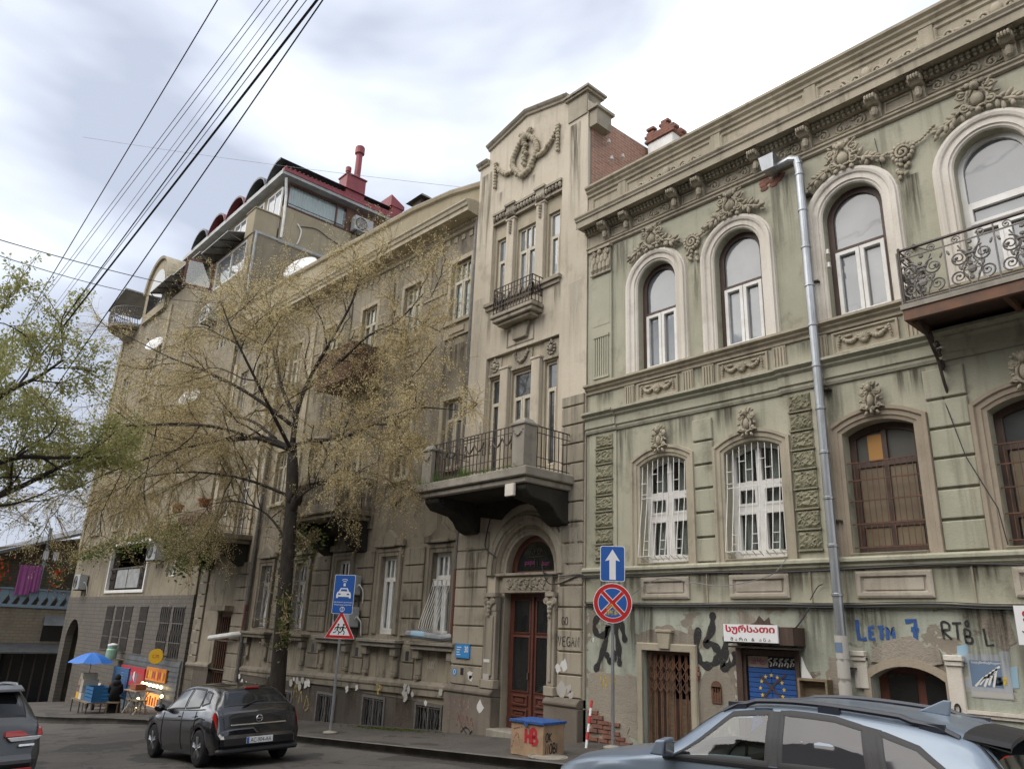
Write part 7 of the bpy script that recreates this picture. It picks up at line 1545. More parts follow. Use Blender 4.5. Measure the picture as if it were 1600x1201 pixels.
def crossover():
    t = thing('crossover_car', 'light blue crossover car with black roof rails passing the green house', 'car', (-3.5,-4.8,Zr(-3.5,-4.8)+.005), 3.18, None, local=True); c = Car(XV, (1.3,-1.33), .35, t, 'paint_blue')
    W = [[(.72,.10),(.56,.36),(.15,.90),(-.22,.93),(-.26,.08)],[(-.36,.08),(-.32,.93),(-.78,.92),(-1.02,.84),(-1.10,.10)],[(-1.2,.12),(-1.12,.82),(-1.42,.66),(-1.6,.36),(-1.52,.15)]]
    rw = [(-1.76,-.84),(-1.76,.84),(-2.0,.88),(-2.0,-.88)]; ws = [(.84,-.86),(.84,.86),(.18,.9),(.18,-.9)]
    b = c.body(W[:1], [[(x, abs(w_)) for x, w_ in ws[1:3]]+[(.18,-.01),(.84,-.01)]], 260); c.wheel_set(.78); c.liner()
    for sg in (1,-1):
        for k, w_ in enumerate(W): c.patch(c.side, w_, 'side_window', 'car_glass' if k == 0 else 'car_pane', t, .002, .024, 'trim_black', sg=sg)
        q = MB(); pts = [c.side(x, .015, .008, sg) for x in np.linspace(.76,-1.5,24)]; q.tube([tuple(v/S for v in p) for p in pts], .014, 4); obj('waist_trim', q, 'trim_black', t)
        for pl_ in ([(-.23,.06),(-.19,.95),(-.35,.95),(-.39,.06)],[(-1.07,.08),(-.98,.9),(-1.15,.86),(-1.23,.1)]): c.patch(c.side, pl_, 'door_pillar', 'trim_black', t, .003, None, sg=sg)
        # roof rail on two feet
        P = [c.top(x, sg*.93, .05 if -1.3 < x < .0 else .03) for x in np.linspace(.2,-1.62,22)]; P[0] = c.top(.26, sg*.93, .0); P[-1] = c.top(-1.68, sg*.93, -.005)
        q = MB(); q.tube([(p[0]/S,p[1]/S,p[2]/S) for p in P], .021, 6)
        for x in (.12,-.72,-1.5): p = c.top(x, sg*.93, 0); q.box((p[0]-.09)/S,(p[0]+.09)/S,p[1]/S-.018,p[1]/S+.018,p[2]/S-.01,(p[2]+.045)/S)
        obj('roof_rail', q, 'rail_dark', t, smooth=False)
        q = MB(); q.hexa([(.62/S,sg*.9/S,1.03/S),(.76/S,sg*.9/S,1.03/S),(.76/S,sg*1.08/S,1.04/S),(.62/S,sg*1.08/S,1.04/S)],[(.60/S,sg*.9/S,1.19/S),(.70/S,sg*.9/S,1.18/S),(.70/S,sg*1.06/S,1.16/S),(.60/S,sg*1.06/S,1.17/S)]); q.tube([(.66/S,sg*.85/S,1.03/S),(.66/S,sg*.97/S,1.07/S)], .025, 5); m_ = obj('door_mirror', q, 'paint_blue', t, bevel=.035, seg=3); q = MB(); q.box(.592/S,.598/S,min(sg*.92,sg*1.05)/S,max(sg*.92,sg*1.05)/S,1.06/S,1.15/S); obj('mirror_glass', q, 'chrome', m_)
        c.patch(c.lower, [(-1.86,.80),(-1.95,1.0),(-2.12,.97),(-2.2,.82),(-2.18,.74)], 'tail_lamp', 'tail_lit', t, .012, None, sg=sg)
        for x in (-.1,-.98): q = MB(); q.tube([tuple(v/S for v in c.lower(x+dx, .86, .02, sg)) for dx in (-.1,0,.1)], .014, 5); obj('door_handle', q, 'paint_blue', t)
        q = MB(); pts = [c.lower(x, .18, .01, sg) for x in np.linspace(.85,-.9,14)]; q.tube([tuple(v/S for v in p) for p in pts], .05, 5); obj('sill_cladding', q, 'trim_black', t)
    c.patch(c.top, ws, 'windscreen', 'car_glass', t, .003, .02); c.patch(c.top, rw, 'rear_window', 'dark_glass', t, .006, .012)
    # spoiler, fin, interior
    q = MB(); A_ = [c.top(-1.7, w_, .005) for w_ in np.linspace(-.95,.95,9)]; B_ = [(p[0]-.3,p[1]*.97,p[2]-.035) for p in A_]; q.v = [tuple(v/S for v in p) for p in A_]+[tuple(v/S for v in p) for p in B_]+[(p[0]/S,p[1]/S,(p[2]-.03)/S) for p in B_]
    q.f = [[i,i+1,10+i,9+i] for i in range(8)]+[[9+i,10+i,19+i,18+i] for i in range(8)]+[[18+i,19+i,i+1,i] for i in range(8)]; q.m = [0]*24; sp = obj('spoiler', q, 'trim_black', t)
    lhex('brake_lamp', 'tail_lit', sp, [(-2.01,-.16,1.42),(-1.99,-.16,1.42),(-1.99,.16,1.42),(-2.01,.16,1.42)], [(-2.01,-.16,1.45),(-1.99,-.16,1.45),(-1.99,.16,1.45),(-2.01,.16,1.45)])
    q = MB(); q.hexa([(-1.45/S,-.03,1.52/S),(-1.22/S,-.03,1.54/S),(-1.22/S,.03,1.54/S),(-1.45/S,.03,1.52/S)], [(-1.48/S,-.008,1.64/S),(-1.42/S,-.008,1.64/S),(-1.42/S,.008,1.64/S),(-1.48/S,.008,1.64/S)]); obj('fin_aerial', q, 'paint_blue', t, bevel=.01)
    for yy in (.38,-.38):
        q = MB(); q.hexa([((-.25)/S,(yy-.22)/S,.5/S),(.25/S,(yy-.22)/S,.5/S),(.25/S,(yy+.22)/S,.5/S),(-.25/S,(yy+.22)/S,.5/S)], [(-.3/S,(yy-.2)/S,.66/S),(.25/S,(yy-.2)/S,.7/S),(.25/S,(yy+.2)/S,.7/S),(-.3/S,(yy+.2)/S,.66/S)]); q.hexa([(-.38/S,(yy-.2)/S,.6/S),(-.2/S,(yy-.2)/S,.6/S),(-.2/S,(yy+.2)/S,.6/S),(-.38/S,(yy+.2)/S,.6/S)], [(-.56/S,(yy-.17)/S,1.12/S),(-.46/S,(yy-.17)/S,1.13/S),(-.46/S,(yy+.17)/S,1.13/S),(-.56/S,(yy+.17)/S,1.12/S)]); q.box(-.6/S,-.5/S,(yy-.11)/S,(yy+.11)/S,1.16/S,1.33/S); obj('front_seat', q, 'seat_grey', t, bevel=.04)
    q = MB(); q.box(-1.35/S,-.95/S,-.66/S,.66/S,.5/S,.72/S); q.hexa([(-1.45/S,-.66/S,.6/S),(-1.3/S,-.66/S,.6/S),(-1.3/S,.66/S,.6/S),(-1.45/S,.66/S,.6/S)], [(-1.6/S,-.62/S,1.12/S),(-1.5/S,-.62/S,1.12/S),(-1.5/S,.62/S,1.12/S),(-1.6/S,.62/S,1.12/S)]); obj('rear_seat', q, 'seat_grey', t, bevel=.04)
    q = MB(); q.hexa([(.35/S,-.74/S,.6/S),(.85/S,-.74/S,.6/S),(.85/S,.74/S,.6/S),(.35/S,.74/S,.6/S)], [(.45/S,-.74/S,.98/S),(.85/S,-.74/S,.99/S),(.85/S,.74/S,.99/S),(.45/S,.74/S,.98/S)]); obj('dashboard', q, 'trim_black', t, bevel=.03); q = MB(); q.box(-1.75/S,.9/S,-.74/S,.74/S,.42/S,.46/S); obj('cabin_floor', q, 'trim_black', t)
    q = MB(); R3 = Matrix.Rotation(math.radians(-25),3,'Y'); pts = [R3 @ Vector((0,.18/S*math.cos(a),.18/S*math.sin(a))) + Vector((.3/S,.38/S,1.0/S)) for a in [2*PI*k/20 for k in range(20)]]; q.tube(pts, .014, 6, closed=True); q.tube([pts[0],pts[10]], .014, 5); q.tube([(.3/S,.38/S,1.0/S),(.5/S,.38/S,.9/S)], .025, 6); obj('steering_wheel', q, 'trim_black', t)
    lbox(c, 'interior_mirror', 'trim_black', t, .12,.16,-.12,.12,1.33,1.4, .01)
    lbox(c, 'bumper', 'paint_blue', t, -2.3,-2.1,-.76,.76,.42,.62, .05); q = MB(); q.tube([(-2.16/S,.05/S,1.08/S),(-2.0/S,-.1/S,1.2/S)], .012, 5); obj('wiper', q, 'trim_black', t)
    return t
crossover()
# --- grey sport utility car cut by the frame
SUV = [(2.28,.32,.6,.55,.7,.7,.66,.74,.55,.76),(2.1,.28,.76,.6,.86,.84,.8,.88,.66,.9),(1.6,.27,.84,.66,.92,.97,.86,1.0,.74,1.04),(1.0,.27,.86,.7,.925,1.06,.88,1.09,.78,1.13),(.15,.27,.86,.74,.925,1.09,.87,1.53,.64,1.6),(-.5,.27,.86,.76,.925,1.11,.87,1.58,.66,1.66),(-1.3,.27,.86,.78,.93,1.13,.86,1.57,.65,1.65),(-1.85,.3,.85,.8,.925,1.14,.85,1.5,.63,1.58),(-2.12,.34,.84,.78,.915,1.12,.84,1.15,.72,1.18),(-2.22,.36,.83,.72,.9,.98,.82,1.0,.72,1.02),(-2.27,.38,.8,.62,.88,.78,.8,.8,.7,.82),(-2.31,.4,.74,.55,.82,.66,.75,.68,.6,.69)]
t = thing('sport_utility_car', 'grey sport utility car with dirty bumper and red tail lamp at road edge', 'car', (-13.72,-9.02,Zr(-13.6,-9)), PI, None, local=True); t.rotation_euler = (-.035, .067, PI); c = Car(SUV, (1.4,-1.3), .37, t, 'paint_grey'); c.body(); c.wheel_set(.8); c.liner()
for sg in (1,-1):
    for w_ in ([(.8,.1),(.2,.9),(-.28,.93),(-.32,.1)],[(-.42,.1),(-.38,.93),(-1.1,.9),(-1.2,.12)],[(-1.3,.14),(-1.24,.86),(-1.62,.75),(-1.8,.3)]): c.patch(c.side, w_, 'side_window', 'dark_glass', t, .004, .02, sg=sg)
    lhex('tail_lamp', 'tail_red', t, [(-2.31,sg*.42,.93),(-2.2,sg*.42,.95),(-2.0,sg*.94,.95),(-2.2,sg*.92,.93)], [(-2.27,sg*.42,1.0),(-2.16,sg*.42,1.02),(-1.98,sg*.93,1.04),(-2.16,sg*.9,1.02)]); lhex('tail_lamp_lower', 'lamp_white', t, [(-2.325,sg*.5,.87),(-2.2,sg*.5,.87),(-2.15,sg*.85,.87),(-2.25,sg*.85,.87)], [(-2.315,sg*.45,.925),(-2.2,sg*.45,.925),(-2.12,sg*.9,.925),(-2.235,sg*.9,.925)])
    q = MB(); q.tube([(p[0]/S,p[1]/S,p[2]/S) for p in [c.top(x, sg*.92, .05 if -1.5 < x < .05 else .0) for x in np.linspace(.2,-1.7,14)]], .022, 5); obj('roof_rail', q, 'steel', t)
c.patch(c.top, [(-1.88,-.84),(-1.88,.84),(-2.1,.88),(-2.1,-.88)], 'rear_window', 'dark_glass', t, .006, .012); c.patch(c.top, [(.85,-.86),(.85,.86),(.2,.9),(.2,-.9)], 'windscreen', 'dark_glass', t, .004, .02)
lhex('spoiler', 'paint_grey', t, [(-2.12,-.62,1.53),(-1.8,-.64,1.56),(-1.8,.64,1.56),(-2.12,.62,1.53)], [(-2.1,-.6,1.57),(-1.8,-.62,1.62),(-1.8,.62,1.62),(-2.1,.6,1.57)])
lbox(c, 'bumper', 'paint_grey', t, -2.4,-2.1,-.84,.84,.52,.70, .06); lbox(c, 'bumper_trim', 'trim_black', t, -2.42,-2.1,-.86,.86,.3,.52, .05)
for sg in (1,-1): lbox(c, 'reflector', 'tail_red', t, -2.435,-2.41,sg*.66-.12,sg*.66+.12,.5,.53, .004)
p = lbox(c, 'licence_plate', 'plate_white', t, -2.335,-2.32,-.26,.26,.76,.87, .003); yz_text('TX-186-ST', .075, 0, .815, -2.3385, 'black_paint', p, .44) if False else None
lbox(c, 'badge', 'chrome', t, -2.33,-2.31,-.8,-.6,.80,.83, .003)
hatch('distant_car', 'dark car with lit red tail lamp ahead of the grey sport utility car', (-19.3,-8.55,Zr(-19,-8.5)), PI, 'paint_dark', 'BB-217-CB', True)
# ---------------------------------------------------------------- road signs and street things
YD = math.radians(-35)
def facing(t_loc): return math.atan2(-(0-t_loc[0]), (-D-t_loc[1])*-1)*0
def sign_post(name, label, x, y, h, lean=0):
    t = thing(name, label, 'road sign', (x,y,Zf(x)-.03), 0, None, local=True); t.rotation_euler = (0, lean, math.radians(42))
    q = MB(); q.tube([(0,0,-.1),(0,0,h)], .028, 10); obj('post', q, 'steel', t); q = MB(); q.lathe([(.16,0),(.16,.02),(.05,.05)], (0,0,.01), 14); obj('base', q, 'concrete', t); return t
def rrect(x0, x1, z0, z1, r=.03, n=4):
    P = []
    for cx, cz, a0 in ((x1-r,z0+r,-PI/2),(x1-r,z1-r,0),(x0+r,z1-r,PI/2),(x0+r,z0+r,PI)): P += [(cx+r*math.cos(a0+PI/2*k/n), cz+r*math.sin(a0+PI/2*k/n)) for k in range(n+1)]
    return P
def plate(t, P, y, mat, name, th=.006, par=None): q = MB(); q.prism(P, y, y+th); return obj(name, q, mat, par or t)
def flat(P, y, mat, name, par): q = MB(); q.add([(x,y,z) for x,z in P], [list(range(len(P)))]); return obj(name, q, mat, par)
def circ(cx, cz, r, n=28): return [(cx+r*math.cos(2*PI*k/n), cz+r*math.sin(2*PI*k/n)) for k in range(n)]
# one-way arrow over the no-stopping disc
t = sign_post('one_way_sign', 'blue one way arrow sign above a red and blue no stopping disc on post', -9.0, -.5, 3.28)
z0, z1 = 2.66, 3.27; w_ = .215
b = plate(t, rrect(-w_,w_,z0,z1,.04), -.04, 'sign_white', 'arrow_board'); flat(rrect(-w_+.012,w_-.012,z0+.012,z1-.012,.035), -.042, 'sign_blue', 'blue_field', b)
zm = (z0+z1)/2; flat([(-.055,z0+.03),(.055,z0+.03),(.055,zm+.06),(.13,zm+.04),(0,z1-.06),(-.13,zm+.04),(-.055,zm+.06)], -.0445, 'sign_white', 'arrow', b)
cz = 2.30; R = .335; d = plate(t, circ(0,cz,R), -.04, 'sign_white', 'no_stopping_disc'); flat(circ(0,cz,R-.012), -.042, 'sign_red', 'red_rim', d); flat(circ(0,cz,R*.76), -.0435, 'sign_white', 'white_rim', d); flat(circ(0,cz,R*.73), -.0445, 'sign_blue', 'blue_field', d)
for a in (PI/4, -PI/4):
    for wd, mt, yy in ((.085,'sign_white',-.0455),(.06,'sign_red',-.0465)):
        q = MB(); q.ribbon([(-R*.75*math.cos(a),cz-R*.75*math.sin(a)),(R*.75*math.cos(a),cz+R*.75*math.sin(a))], wd, yy-(.0004 if a > 0 else 0)); obj('cross_bar', q, mt, d)
q = MB()
for k in range(7): q.ribbon([(-.1+.03*k,cz-.2),(-.09+.03*k,cz-.14+.02*(k%2)),(-.1+.035*k,cz-.12)], .022, -.048)
q.ribbon([(-.1,cz-.1),(-.02,cz-.02),(.06,cz-.12)], .03, -.0482); obj('sprayed_paint', q, 'yellow_print', d)
# parking camera board over the children triangle
t = sign_post('parking_camera_sign', 'blue camera car board above a red triangle with running children on post', -15.75, -1.85, 3.3)
z0, z1 = 2.45, 3.3; w_ = .24
b = plate(t, rrect(-w_,w_,z0,z1,.03), -.04, 'sign_white', 'camera_board'); flat(rrect(-w_+.01,w_-.01,z0+.01,z1-.01,.028), -.042, 'sign_blue', 'blue_field', b)
q = MB(); yy = -.0445
q.add([(x,yy,z) for x,z in [(-.17,2.79),(-.17,2.86),(-.15,2.92),(-.12,2.93),(-.08,3.01),(.08,3.01),(.12,2.93),(.15,2.92),(.17,2.86),(.17,2.79),(.13,2.79),(.12,2.82),(-.12,2.82),(-.13,2.79)]], [list(range(14))]); cp = obj('car_symbol', q, 'sign_white', b)
flat([(-.08,2.94),(.08,2.94),(.06,2.985),(-.06,2.985)], -.046, 'sign_blue', 'symbol_screen', cp); flat(rrect(-.13,-.07,2.86,2.89,.01), -.046, 'sign_blue', 'symbol_lamp', cp); flat(rrect(.07,.13,2.86,2.89,.01), -.046, 'sign_blue', 'symbol_lamp', cp)
for k in range(3): q = MB(); q.ribbon([((.03+.03*k)*math.sin(a),3.09+(.03+.03*k)*math.cos(a)*.8+.02*k) for a in [-.8+.2*j for j in range(9)]], .014, yy); obj('wave_mark', q, 'sign_white', b)
flat(rrect(-.025,.025,3.05,3.1,.008), yy, 'sign_white', 'camera_symbol', b)
obj('lettering', text_mb('მიმდინარეობს ავტომობილის', .03, 0, 2.70, yy, .43, bold=.02), 'sign_white', b); obj('lettering', text_mb('მართვის ფოტო კონტროლი', .03, 0, 2.645, yy, .40, bold=.02), 'sign_white', b)
q = MB(); q.ribbon([(.05*math.cos(a),2.55+.05*math.sin(a)) for a in [2*PI*k/14 for k in range(15)]], .012, yy); q.ribbon([(0,2.5),(0,2.6)], .012, yy-.0005); obj('emblem', q, 'sign_white', b)
cz = 2.13; tri = lambda r, c=0: [(-r*.866,cz-r/2+c),(r*.866,cz-r/2+c),(0,cz+r+c)]
d = plate(t, tri(.4), -.04, 'sign_white', 'children_triangle'); flat(tri(.385), -.042, 'sign_red', 'red_rim', d); flat(tri(.27), -.044, 'sign_white', 'white_field', d)
for s_, ox in ((1,.055),(1,-.065)):
    q = MB(); yy = -.0455; q.add([(x,yy,z) for x,z in circ(ox+.02,cz+.09,.024,10)], [list(range(10))]); q.ribbon([(ox+.015,cz+.06),(ox,cz-.02)], .04, yy)
    for P in ([(ox,cz-.02),(ox+.05,cz-.06),(ox+.03,cz-.12)],[(ox,cz-.02),(ox-.04,cz-.07),(ox-.09,cz-.08)],[(ox+.01,cz+.05),(ox+.06,cz+.02),(ox+.09,cz+.05)],[(ox+.01,cz+.05),(ox-.04,cz+.03),(ox-.06,cz-.02)]): q.ribbon(P, .022, yy-.0004)
    obj('child_symbol', q, 'black_paint', d)
# plywood box with the blue lid
t = thing('plywood_bin', 'plywood street box with a blue lid and sprayed letters beside the red door', 'box', (-9.32,-1.92,Zf(-9.3)-.04), .12, None, local=True)
hw, hd, hh = .32, .26, .46
for (x0,x1,y0,y1) in ((-hw,hw,-hd,-hd+.02),(-hw,hw,hd-.02,hd),(-hw,-hw+.02,-hd+.02,hd-.02),(hw-.02,hw,-hd+.02,hd-.02)): q = MB(); q.box(x0,x1,y0,y1,0,hh); obj('side_board', q, 'cardboard', t)
q = MB(); q.box(-hw-.03,hw+.03,-hd-.03,hd+.03,hh,hh+.035); q.box(-.04,.04,-hd-.035,-hd-.03,hh-.04,hh+.03); obj('lid', q, 'blue_paint', t, bevel=.012)
letters('HB', -.02, .18, .2, .05, 'red_print', t, -hd-.004); graffiti([[(-.3,.1),(-.2,.3),(-.12,.12)],[(-.25,.36),(-.1,.4)]], .03, 'smear_red', -hd-.003, t)
for w0, zz, hh_ in (('OK',.22,.12),('NOBI',.06,.13)):
    n0 = set(t.children); letters(w0, -.2, zz, hh_, .022, 'black_paint', t, 0, .7)
    for o in [c_ for c_ in t.children if c_ not in n0]:
        me = o.data
        for v in me.vertices: p = v.co+o.location; v.co = Vector((hw*S+.004-p.y*1, p.x, p.z))
        o.location = (0,0,0)
# red and white striped rod leaning on the corner
t = thing('striped_rod', 'short red and white striped rod leaning on the house corner', 'rod', (-9.32,-.8,Zf(-9.3)-.02), 0, None, local=True)
for k in range(6): a, b = k/6, (k+1)/6; q = MB(); q.tube([(-.06*a,.2*a,.72*a),(-.06*b,.2*b,.72*b)], .022, 8); obj('band', q, 'sign_white' if k%2 == 0 else 'sign_red', t)
# drain cover
q = MB(); q.lathe([(.3,0),(.3,.012),(.27,.014),(.27,.006),(.02,.008)], (-8.85,-2.15,Zf(-8.8)-.035), 24); tag(obj('manhole_cover', q, 'concrete'), 'pale round concrete manhole cover on the pavement by the plywood box', 'manhole cover')
# sun-dried moss on the paving
q = MB()
for k in range(900): x = -15.6+random.gauss(0,.7); y = -.35-abs(random.gauss(0,.15)); a = random.uniform(0,6.3); z = Zf(x)-.004; q.add([(x,y,z),(x+.03*math.cos(a),y+.03*math.sin(a),z+.004),(x+.02,y+.01,z+.03)], [(0,1,2)])
tag(obj('pavement_weeds', q, 'ivy'), 'low moss and weeds at the foot of the tenement wall', 'weeds', kind='stuff')
# ---------------------------------------------------------------- stall on the corner
sx, sy = -31.6, -2.45; sz = Zf(sx)-.05
t = thing('parasol', 'bright blue parasol over the corner stall', 'parasol', (sx-.6,sy,Zf(sx-.6)-.05), .2, None, local=True)
q = MB(); q.tube([(0,0,0),(0,0,2.03)], .025, 6); obj('pole', q, 'steel', t); n = 8; R = .78
for k in range(n):
    a0, a1 = 2*PI*k/n, 2*PI*(k+1)/n; q = MB(); m_ = 4
    for i in range(m_+1):
        r = R*i/m_; z = 2.05-.34*(i/m_)**1.7
        q.v += [(r*math.cos(a0),r*math.sin(a0),z),(r*math.cos((a0+a1)/2)*.96,r*math.sin((a0+a1)/2)*.96,z-.03*i/m_),(r*math.cos(a1),r*math.sin(a1),z)]
    for i in range(m_): q.f += [[3*i,3*i+1,3*i+4,3*i+3],[3*i+1,3*i+2,3*i+5,3*i+4]]; q.m += [0,0]
    pl = obj('canopy_panel', q, 'canopy_blue', t)
    q = MB(); q.tube([(0,0,1.65),(R*.5*math.cos(a0),R*.5*math.sin(a0),1.92)], .008, 4); obj('rib', q, 'steel', t)
def crate(x, y, z, label, w_=.8, d_=.5, h_=.45, rot=0, tiltx=0):
    t = thing('plastic_crate', label, 'crate', (x,y,z), rot, 'blue crates at the stall', local=True); t.rotation_euler = (tiltx, 0, rot)
    q = MB(); q.box(-w_/2,w_/2,-d_/2,d_/2,0,.03); obj('floor', q, 'crate_blue', t)
    for (a,b,c0,c1) in ((-w_/2,w_/2,-d_/2,-d_/2+.02),(-w_/2,w_/2,d_/2-.02,d_/2),(-w_/2,-w_/2+.02,-d_/2,d_/2),(w_/2-.02,w_/2,-d_/2,d_/2)):
        for k in range(4): q = MB(); q.box(a,b,c0,c1,.03+k*(h_-.03)/4,.03+(k+.82)*(h_-.03)/4); obj('slat', q, 'crate_blue', t)
    return t
crate(sx+.55,sy+.1,sz+.45,'big blue plastic crate on the stall table below the parasol', 1.0,.6,.5)
t = thing('blue_board', 'tall blue slatted board standing behind the stall crates', 'board', (sx+.55,sy+.75,sz), .05, None, local=True)
for k in range(12): q = MB(); q.box(-.75,.75,-.02,.02,.55+.085*k,.62+.085*k); obj('slat', q, 'crate_blue', t)
for x in (-.7,.7): q = MB(); q.box(x-.03,x+.03,.02,.05,0,1.58); obj('post', q, 'crate_blue', t)
t = thing('stall_table', 'low metal stall table under the blue parasol', 'table', (sx+.1,sy+.05,sz), 0, None, local=True)
q = MB(); q.box(-1.1,1.0,-.4,.4,.42,.45); obj('top', q, 'old_wood', t)
for x in (-1.0,.0,.9):
    for y in (-.35,.35): q = MB(); q.tube([(x,y,0),(x,y,.42)], .02, 5); obj('leg', q, 'iron', t)
for k, (dx, dz, mt) in enumerate(((-.75,.45,'kiosk_yellow'),(-.4,.45,'white_print'),(-.75,.68,'smear_pink'),(-.42,.68,'paper_old'),(-.7,.9,'cardboard'),(-.4,.9,'paper_old'),(-.6,1.1,'cream_wood'))):
    q = MB(); q.box(sx+.1+dx-.16,sx+.1+dx+.16,sy-.25,sy+.25,sz+dz+.001,sz+dz+.2); q.box(sx+.1+dx-.165,sx+.1+dx+.165,sy-.255,sy+.255,sz+dz+.2,sz+dz+.215)
    tag(obj('goods_carton', q, mt, bevel=.01), ['yellow carton at the foot of the stall pile','white carton beside the yellow one on the stall table','pink carton in the middle of the stall pile','grey carton beside the pink one in the stall pile','brown carton high on the stall pile','grey carton high on the stall pile beside brown one','cream carton topmost of the stall pile'][k], 'carton', 'cartons piled on the stall')
t = thing('goods_cart', 'small covered handcart standing against the corner wall', 'cart', (-34.2,-1.3,Zf(-34)-.03), 0, None, local=True); q = MB(); q.box(-.6,.6,-.35,.35,.15,.75); obj('box', q, 'smear_brown', t); q = MB(); q.hexa([(-.65,-.4,.75),(.65,-.4,.75),(.65,.4,.75),(-.65,.4,.75)], [(-.5,-.3,.88),(.65,-.3,1.0),(.65,.3,1.0),(-.5,.3,.88)]); obj('cover', q, 'paper_old', t)
for x in (-.4,.4): q = MB(); q.lathe([(.15,-.03),(.15,.03)], (x,-.38,.15), 12, axis='y'); obj('wheel', q, 'rubber', t)
q = MB(); q.box(-36.4,-33.4,-.14,-.09,-.75,-.05); hb = tag(obj('shop_banner', q, 'red_print'), 'dark red picture banner on the tiled wall behind the stall', 'banner')
for k in range(9): q = MB(); x = -36.2+.3*k; q.add([(x,-.143,-.65+.1*(k%3)),(x+.22,-.143,-.6),(x+.2,-.143,-.3+.1*(k%2)),(x+.03,-.143,-.25)], [(0,1,2,3)]); obj('print', q, random.choice(('white_print','terracotta','poster_blue')), hb)
t = thing('water_jar', 'pale green plastic jar on the window ledge above the stall', 'jar', (-37.0,-.45,.15), 0, None, local=True); q = MB(); q.lathe([(.2,0),(.22,.1),(.22,.35),(.17,.42),(.19,.45),(.19,.52)], (0,0,0), 14); obj('body', q, 'green_jar', t); q = MB(); q.lathe([(.2,.52),(.2,.58),(.05,.62)], (0,0,0), 14); obj('lid', q, 'white', t); q = MB(); q.box(-.35,.35,-.25,.45,-.05,-.001); obj('ledge', q, 'concrete', t)
# small table with a tray, two stools
t = thing('folding_table', 'light wooden folding table with a tray between stall and kiosk', 'table', (-29.15,-1.6,Zf(-29)-.03), .1, None, local=True)
q = MB(); q.box(-.5,.5,-.3,.3,.72,.75); obj('top', q, 'cardboard', t)
for x in (-.42,.42):
    for s_ in (-1,1): q = MB(); q.tube([(x,s_*.26,0),(x,-s_*.2,.72)], .018, 5); obj('leg', q, 'cream_wood', t)
q = MB(); q.box(-29.5,-28.9,-1.8,-1.45,Zf(-29)+.74,Zf(-29)+.9); tag(obj('wicker_tray', q, 'terracotta'), 'orange wicker tray on the folding table', 'tray')
for k, (x, y) in enumerate(((-29.95,-1.5),(-28.4,-1.75))):
    t = thing('stool', ['low wooden stool behind the seated person','slim wooden stool at the kiosk end of the folding table'][k], 'stool', (x,y,Zf(x)-.03), .2*k, None, local=True); q = MB(); q.box(-.18,.18,-.18,.18,.42,.45); obj('seat', q, 'old_wood', t)
    for a in (-1,1):
        for b in (-1,1): q = MB(); q.tube([(a*.16,b*.16,0),(a*.13,b*.13,.42)], .016, 5); obj('leg', q, 'old_wood', t)
# seated person in a long black robe, one skinned body
def person_seated(loc, rot):
    V = [(0,0,.46),(0,.0,.62),(0,.02,.82),(.0,.05,.98),(0,.09,1.06),(0,.12,1.17),   # pelvis spine neck head
         (-.17,.04,.94),(-.22,.16,.72),(-.12,.34,.60),(.17,.04,.94),(.22,.16,.72),(.12,.34,.60),  # arms
         (-.1,.2,.47),(-.11,.44,.46),(-.11,.46,.24),(-.11,.44,.05),(-.11,.56,.03),(.1,.2,.47),(.11,.44,.46),(.11,.46,.24),(.11,.44,.05),(.11,.56,.03)]
    E_ = [(0,1),(1,2),(2,3),(3,4),(4,5),(3,6),(6,7),(7,8),(3,9),(9,10),(10,11),(0,12),(12,13),(13,14),(14,15),(15,16),(0,17),(17,18),(18,19),(19,20),(20,21)]
    Rr = [.17,.16,.17,.13,.07,.10,.08,.06,.045,.08,.06,.045,.13,.11,.12,.13,.05,.13,.11,.12,.13,.05]
    t = thing('person', 'person in a long black robe and headscarf seated beside the blue crates', 'person', loc, rot, None, local=True)
    me = bpy.data.meshes.new('body'); me.from_pydata([tuple(Vector(v)*S*.95) for v in V], E_, []); me.materials.append(MATS['black_cloth'])
    o = bpy.data.objects.new('body', me); col.objects.link(o); o.parent = t; md = o.modifiers.new('skin', 'SKIN'); md.use_smooth_shade = True
    for i, r in enumerate(Rr): me.skin_vertices[0].data[i].radius = (r*S*.95, r*S*.95)
    me.skin_vertices[0].data[0].use_root = True; o.modifiers.new('sub', 'SUBSURF').levels = 1
    for m_ in o.modifiers: 
        if m_.type == 'SUBSURF': m_.render_levels = 1
    k = .95; q = MB(); q.blob((0,.17*k,1.16*k), (.075,.07,.095), 10, 8); q.blob((0,.245*k,1.15*k), (.014,.02,.025), 6, 4); obj('face', q, 'skin', t, smooth=True)
    q = MB(); q.blob((0,.11*k,1.19*k), (.115,.13,.14), 12, 8); q.blob((0,.03*k,1.02*k), (.16,.13,.13), 12, 6); obj('headscarf', q, 'black_cloth', t, smooth=True)
    for s_ in (-1,1):
        q = MB(); q.blob((s_*.11*k,.37*k,.58*k), (.035,.05,.02), 8, 5)
        for j in range(4): q.tube([(s_*(.085+.016*j)*k,.4*k,.585*k),(s_*(.088+.015*j)*k,.445*k,.578*k),(s_*(.09+.014*j)*k,.465*k,.56*k)], [.009,.008,.006], 5)
        q.tube([(s_*.08*k,.36*k,.585*k),(s_*.06*k,.4*k,.58*k),(s_*.06*k,.42*k,.57*k)], [.01,.009,.007], 5); obj('hand', q, 'skin', t, smooth=True)
    q = MB(); q.lathe([(.24,.0),(.22,.2),(.2,.36),(.17,.5),(.12,.5)], (0,.3,0), 14); q.xf(lambda p: Vector((p.x*1.05, .1+(p.y-.0)*1.0, p.z*.98))); obj('robe_skirt', q, 'black_cloth', t, smooth=True)
person_seated((-30.35,-2.0,Zf(-30.3)-.03), math.radians(70))
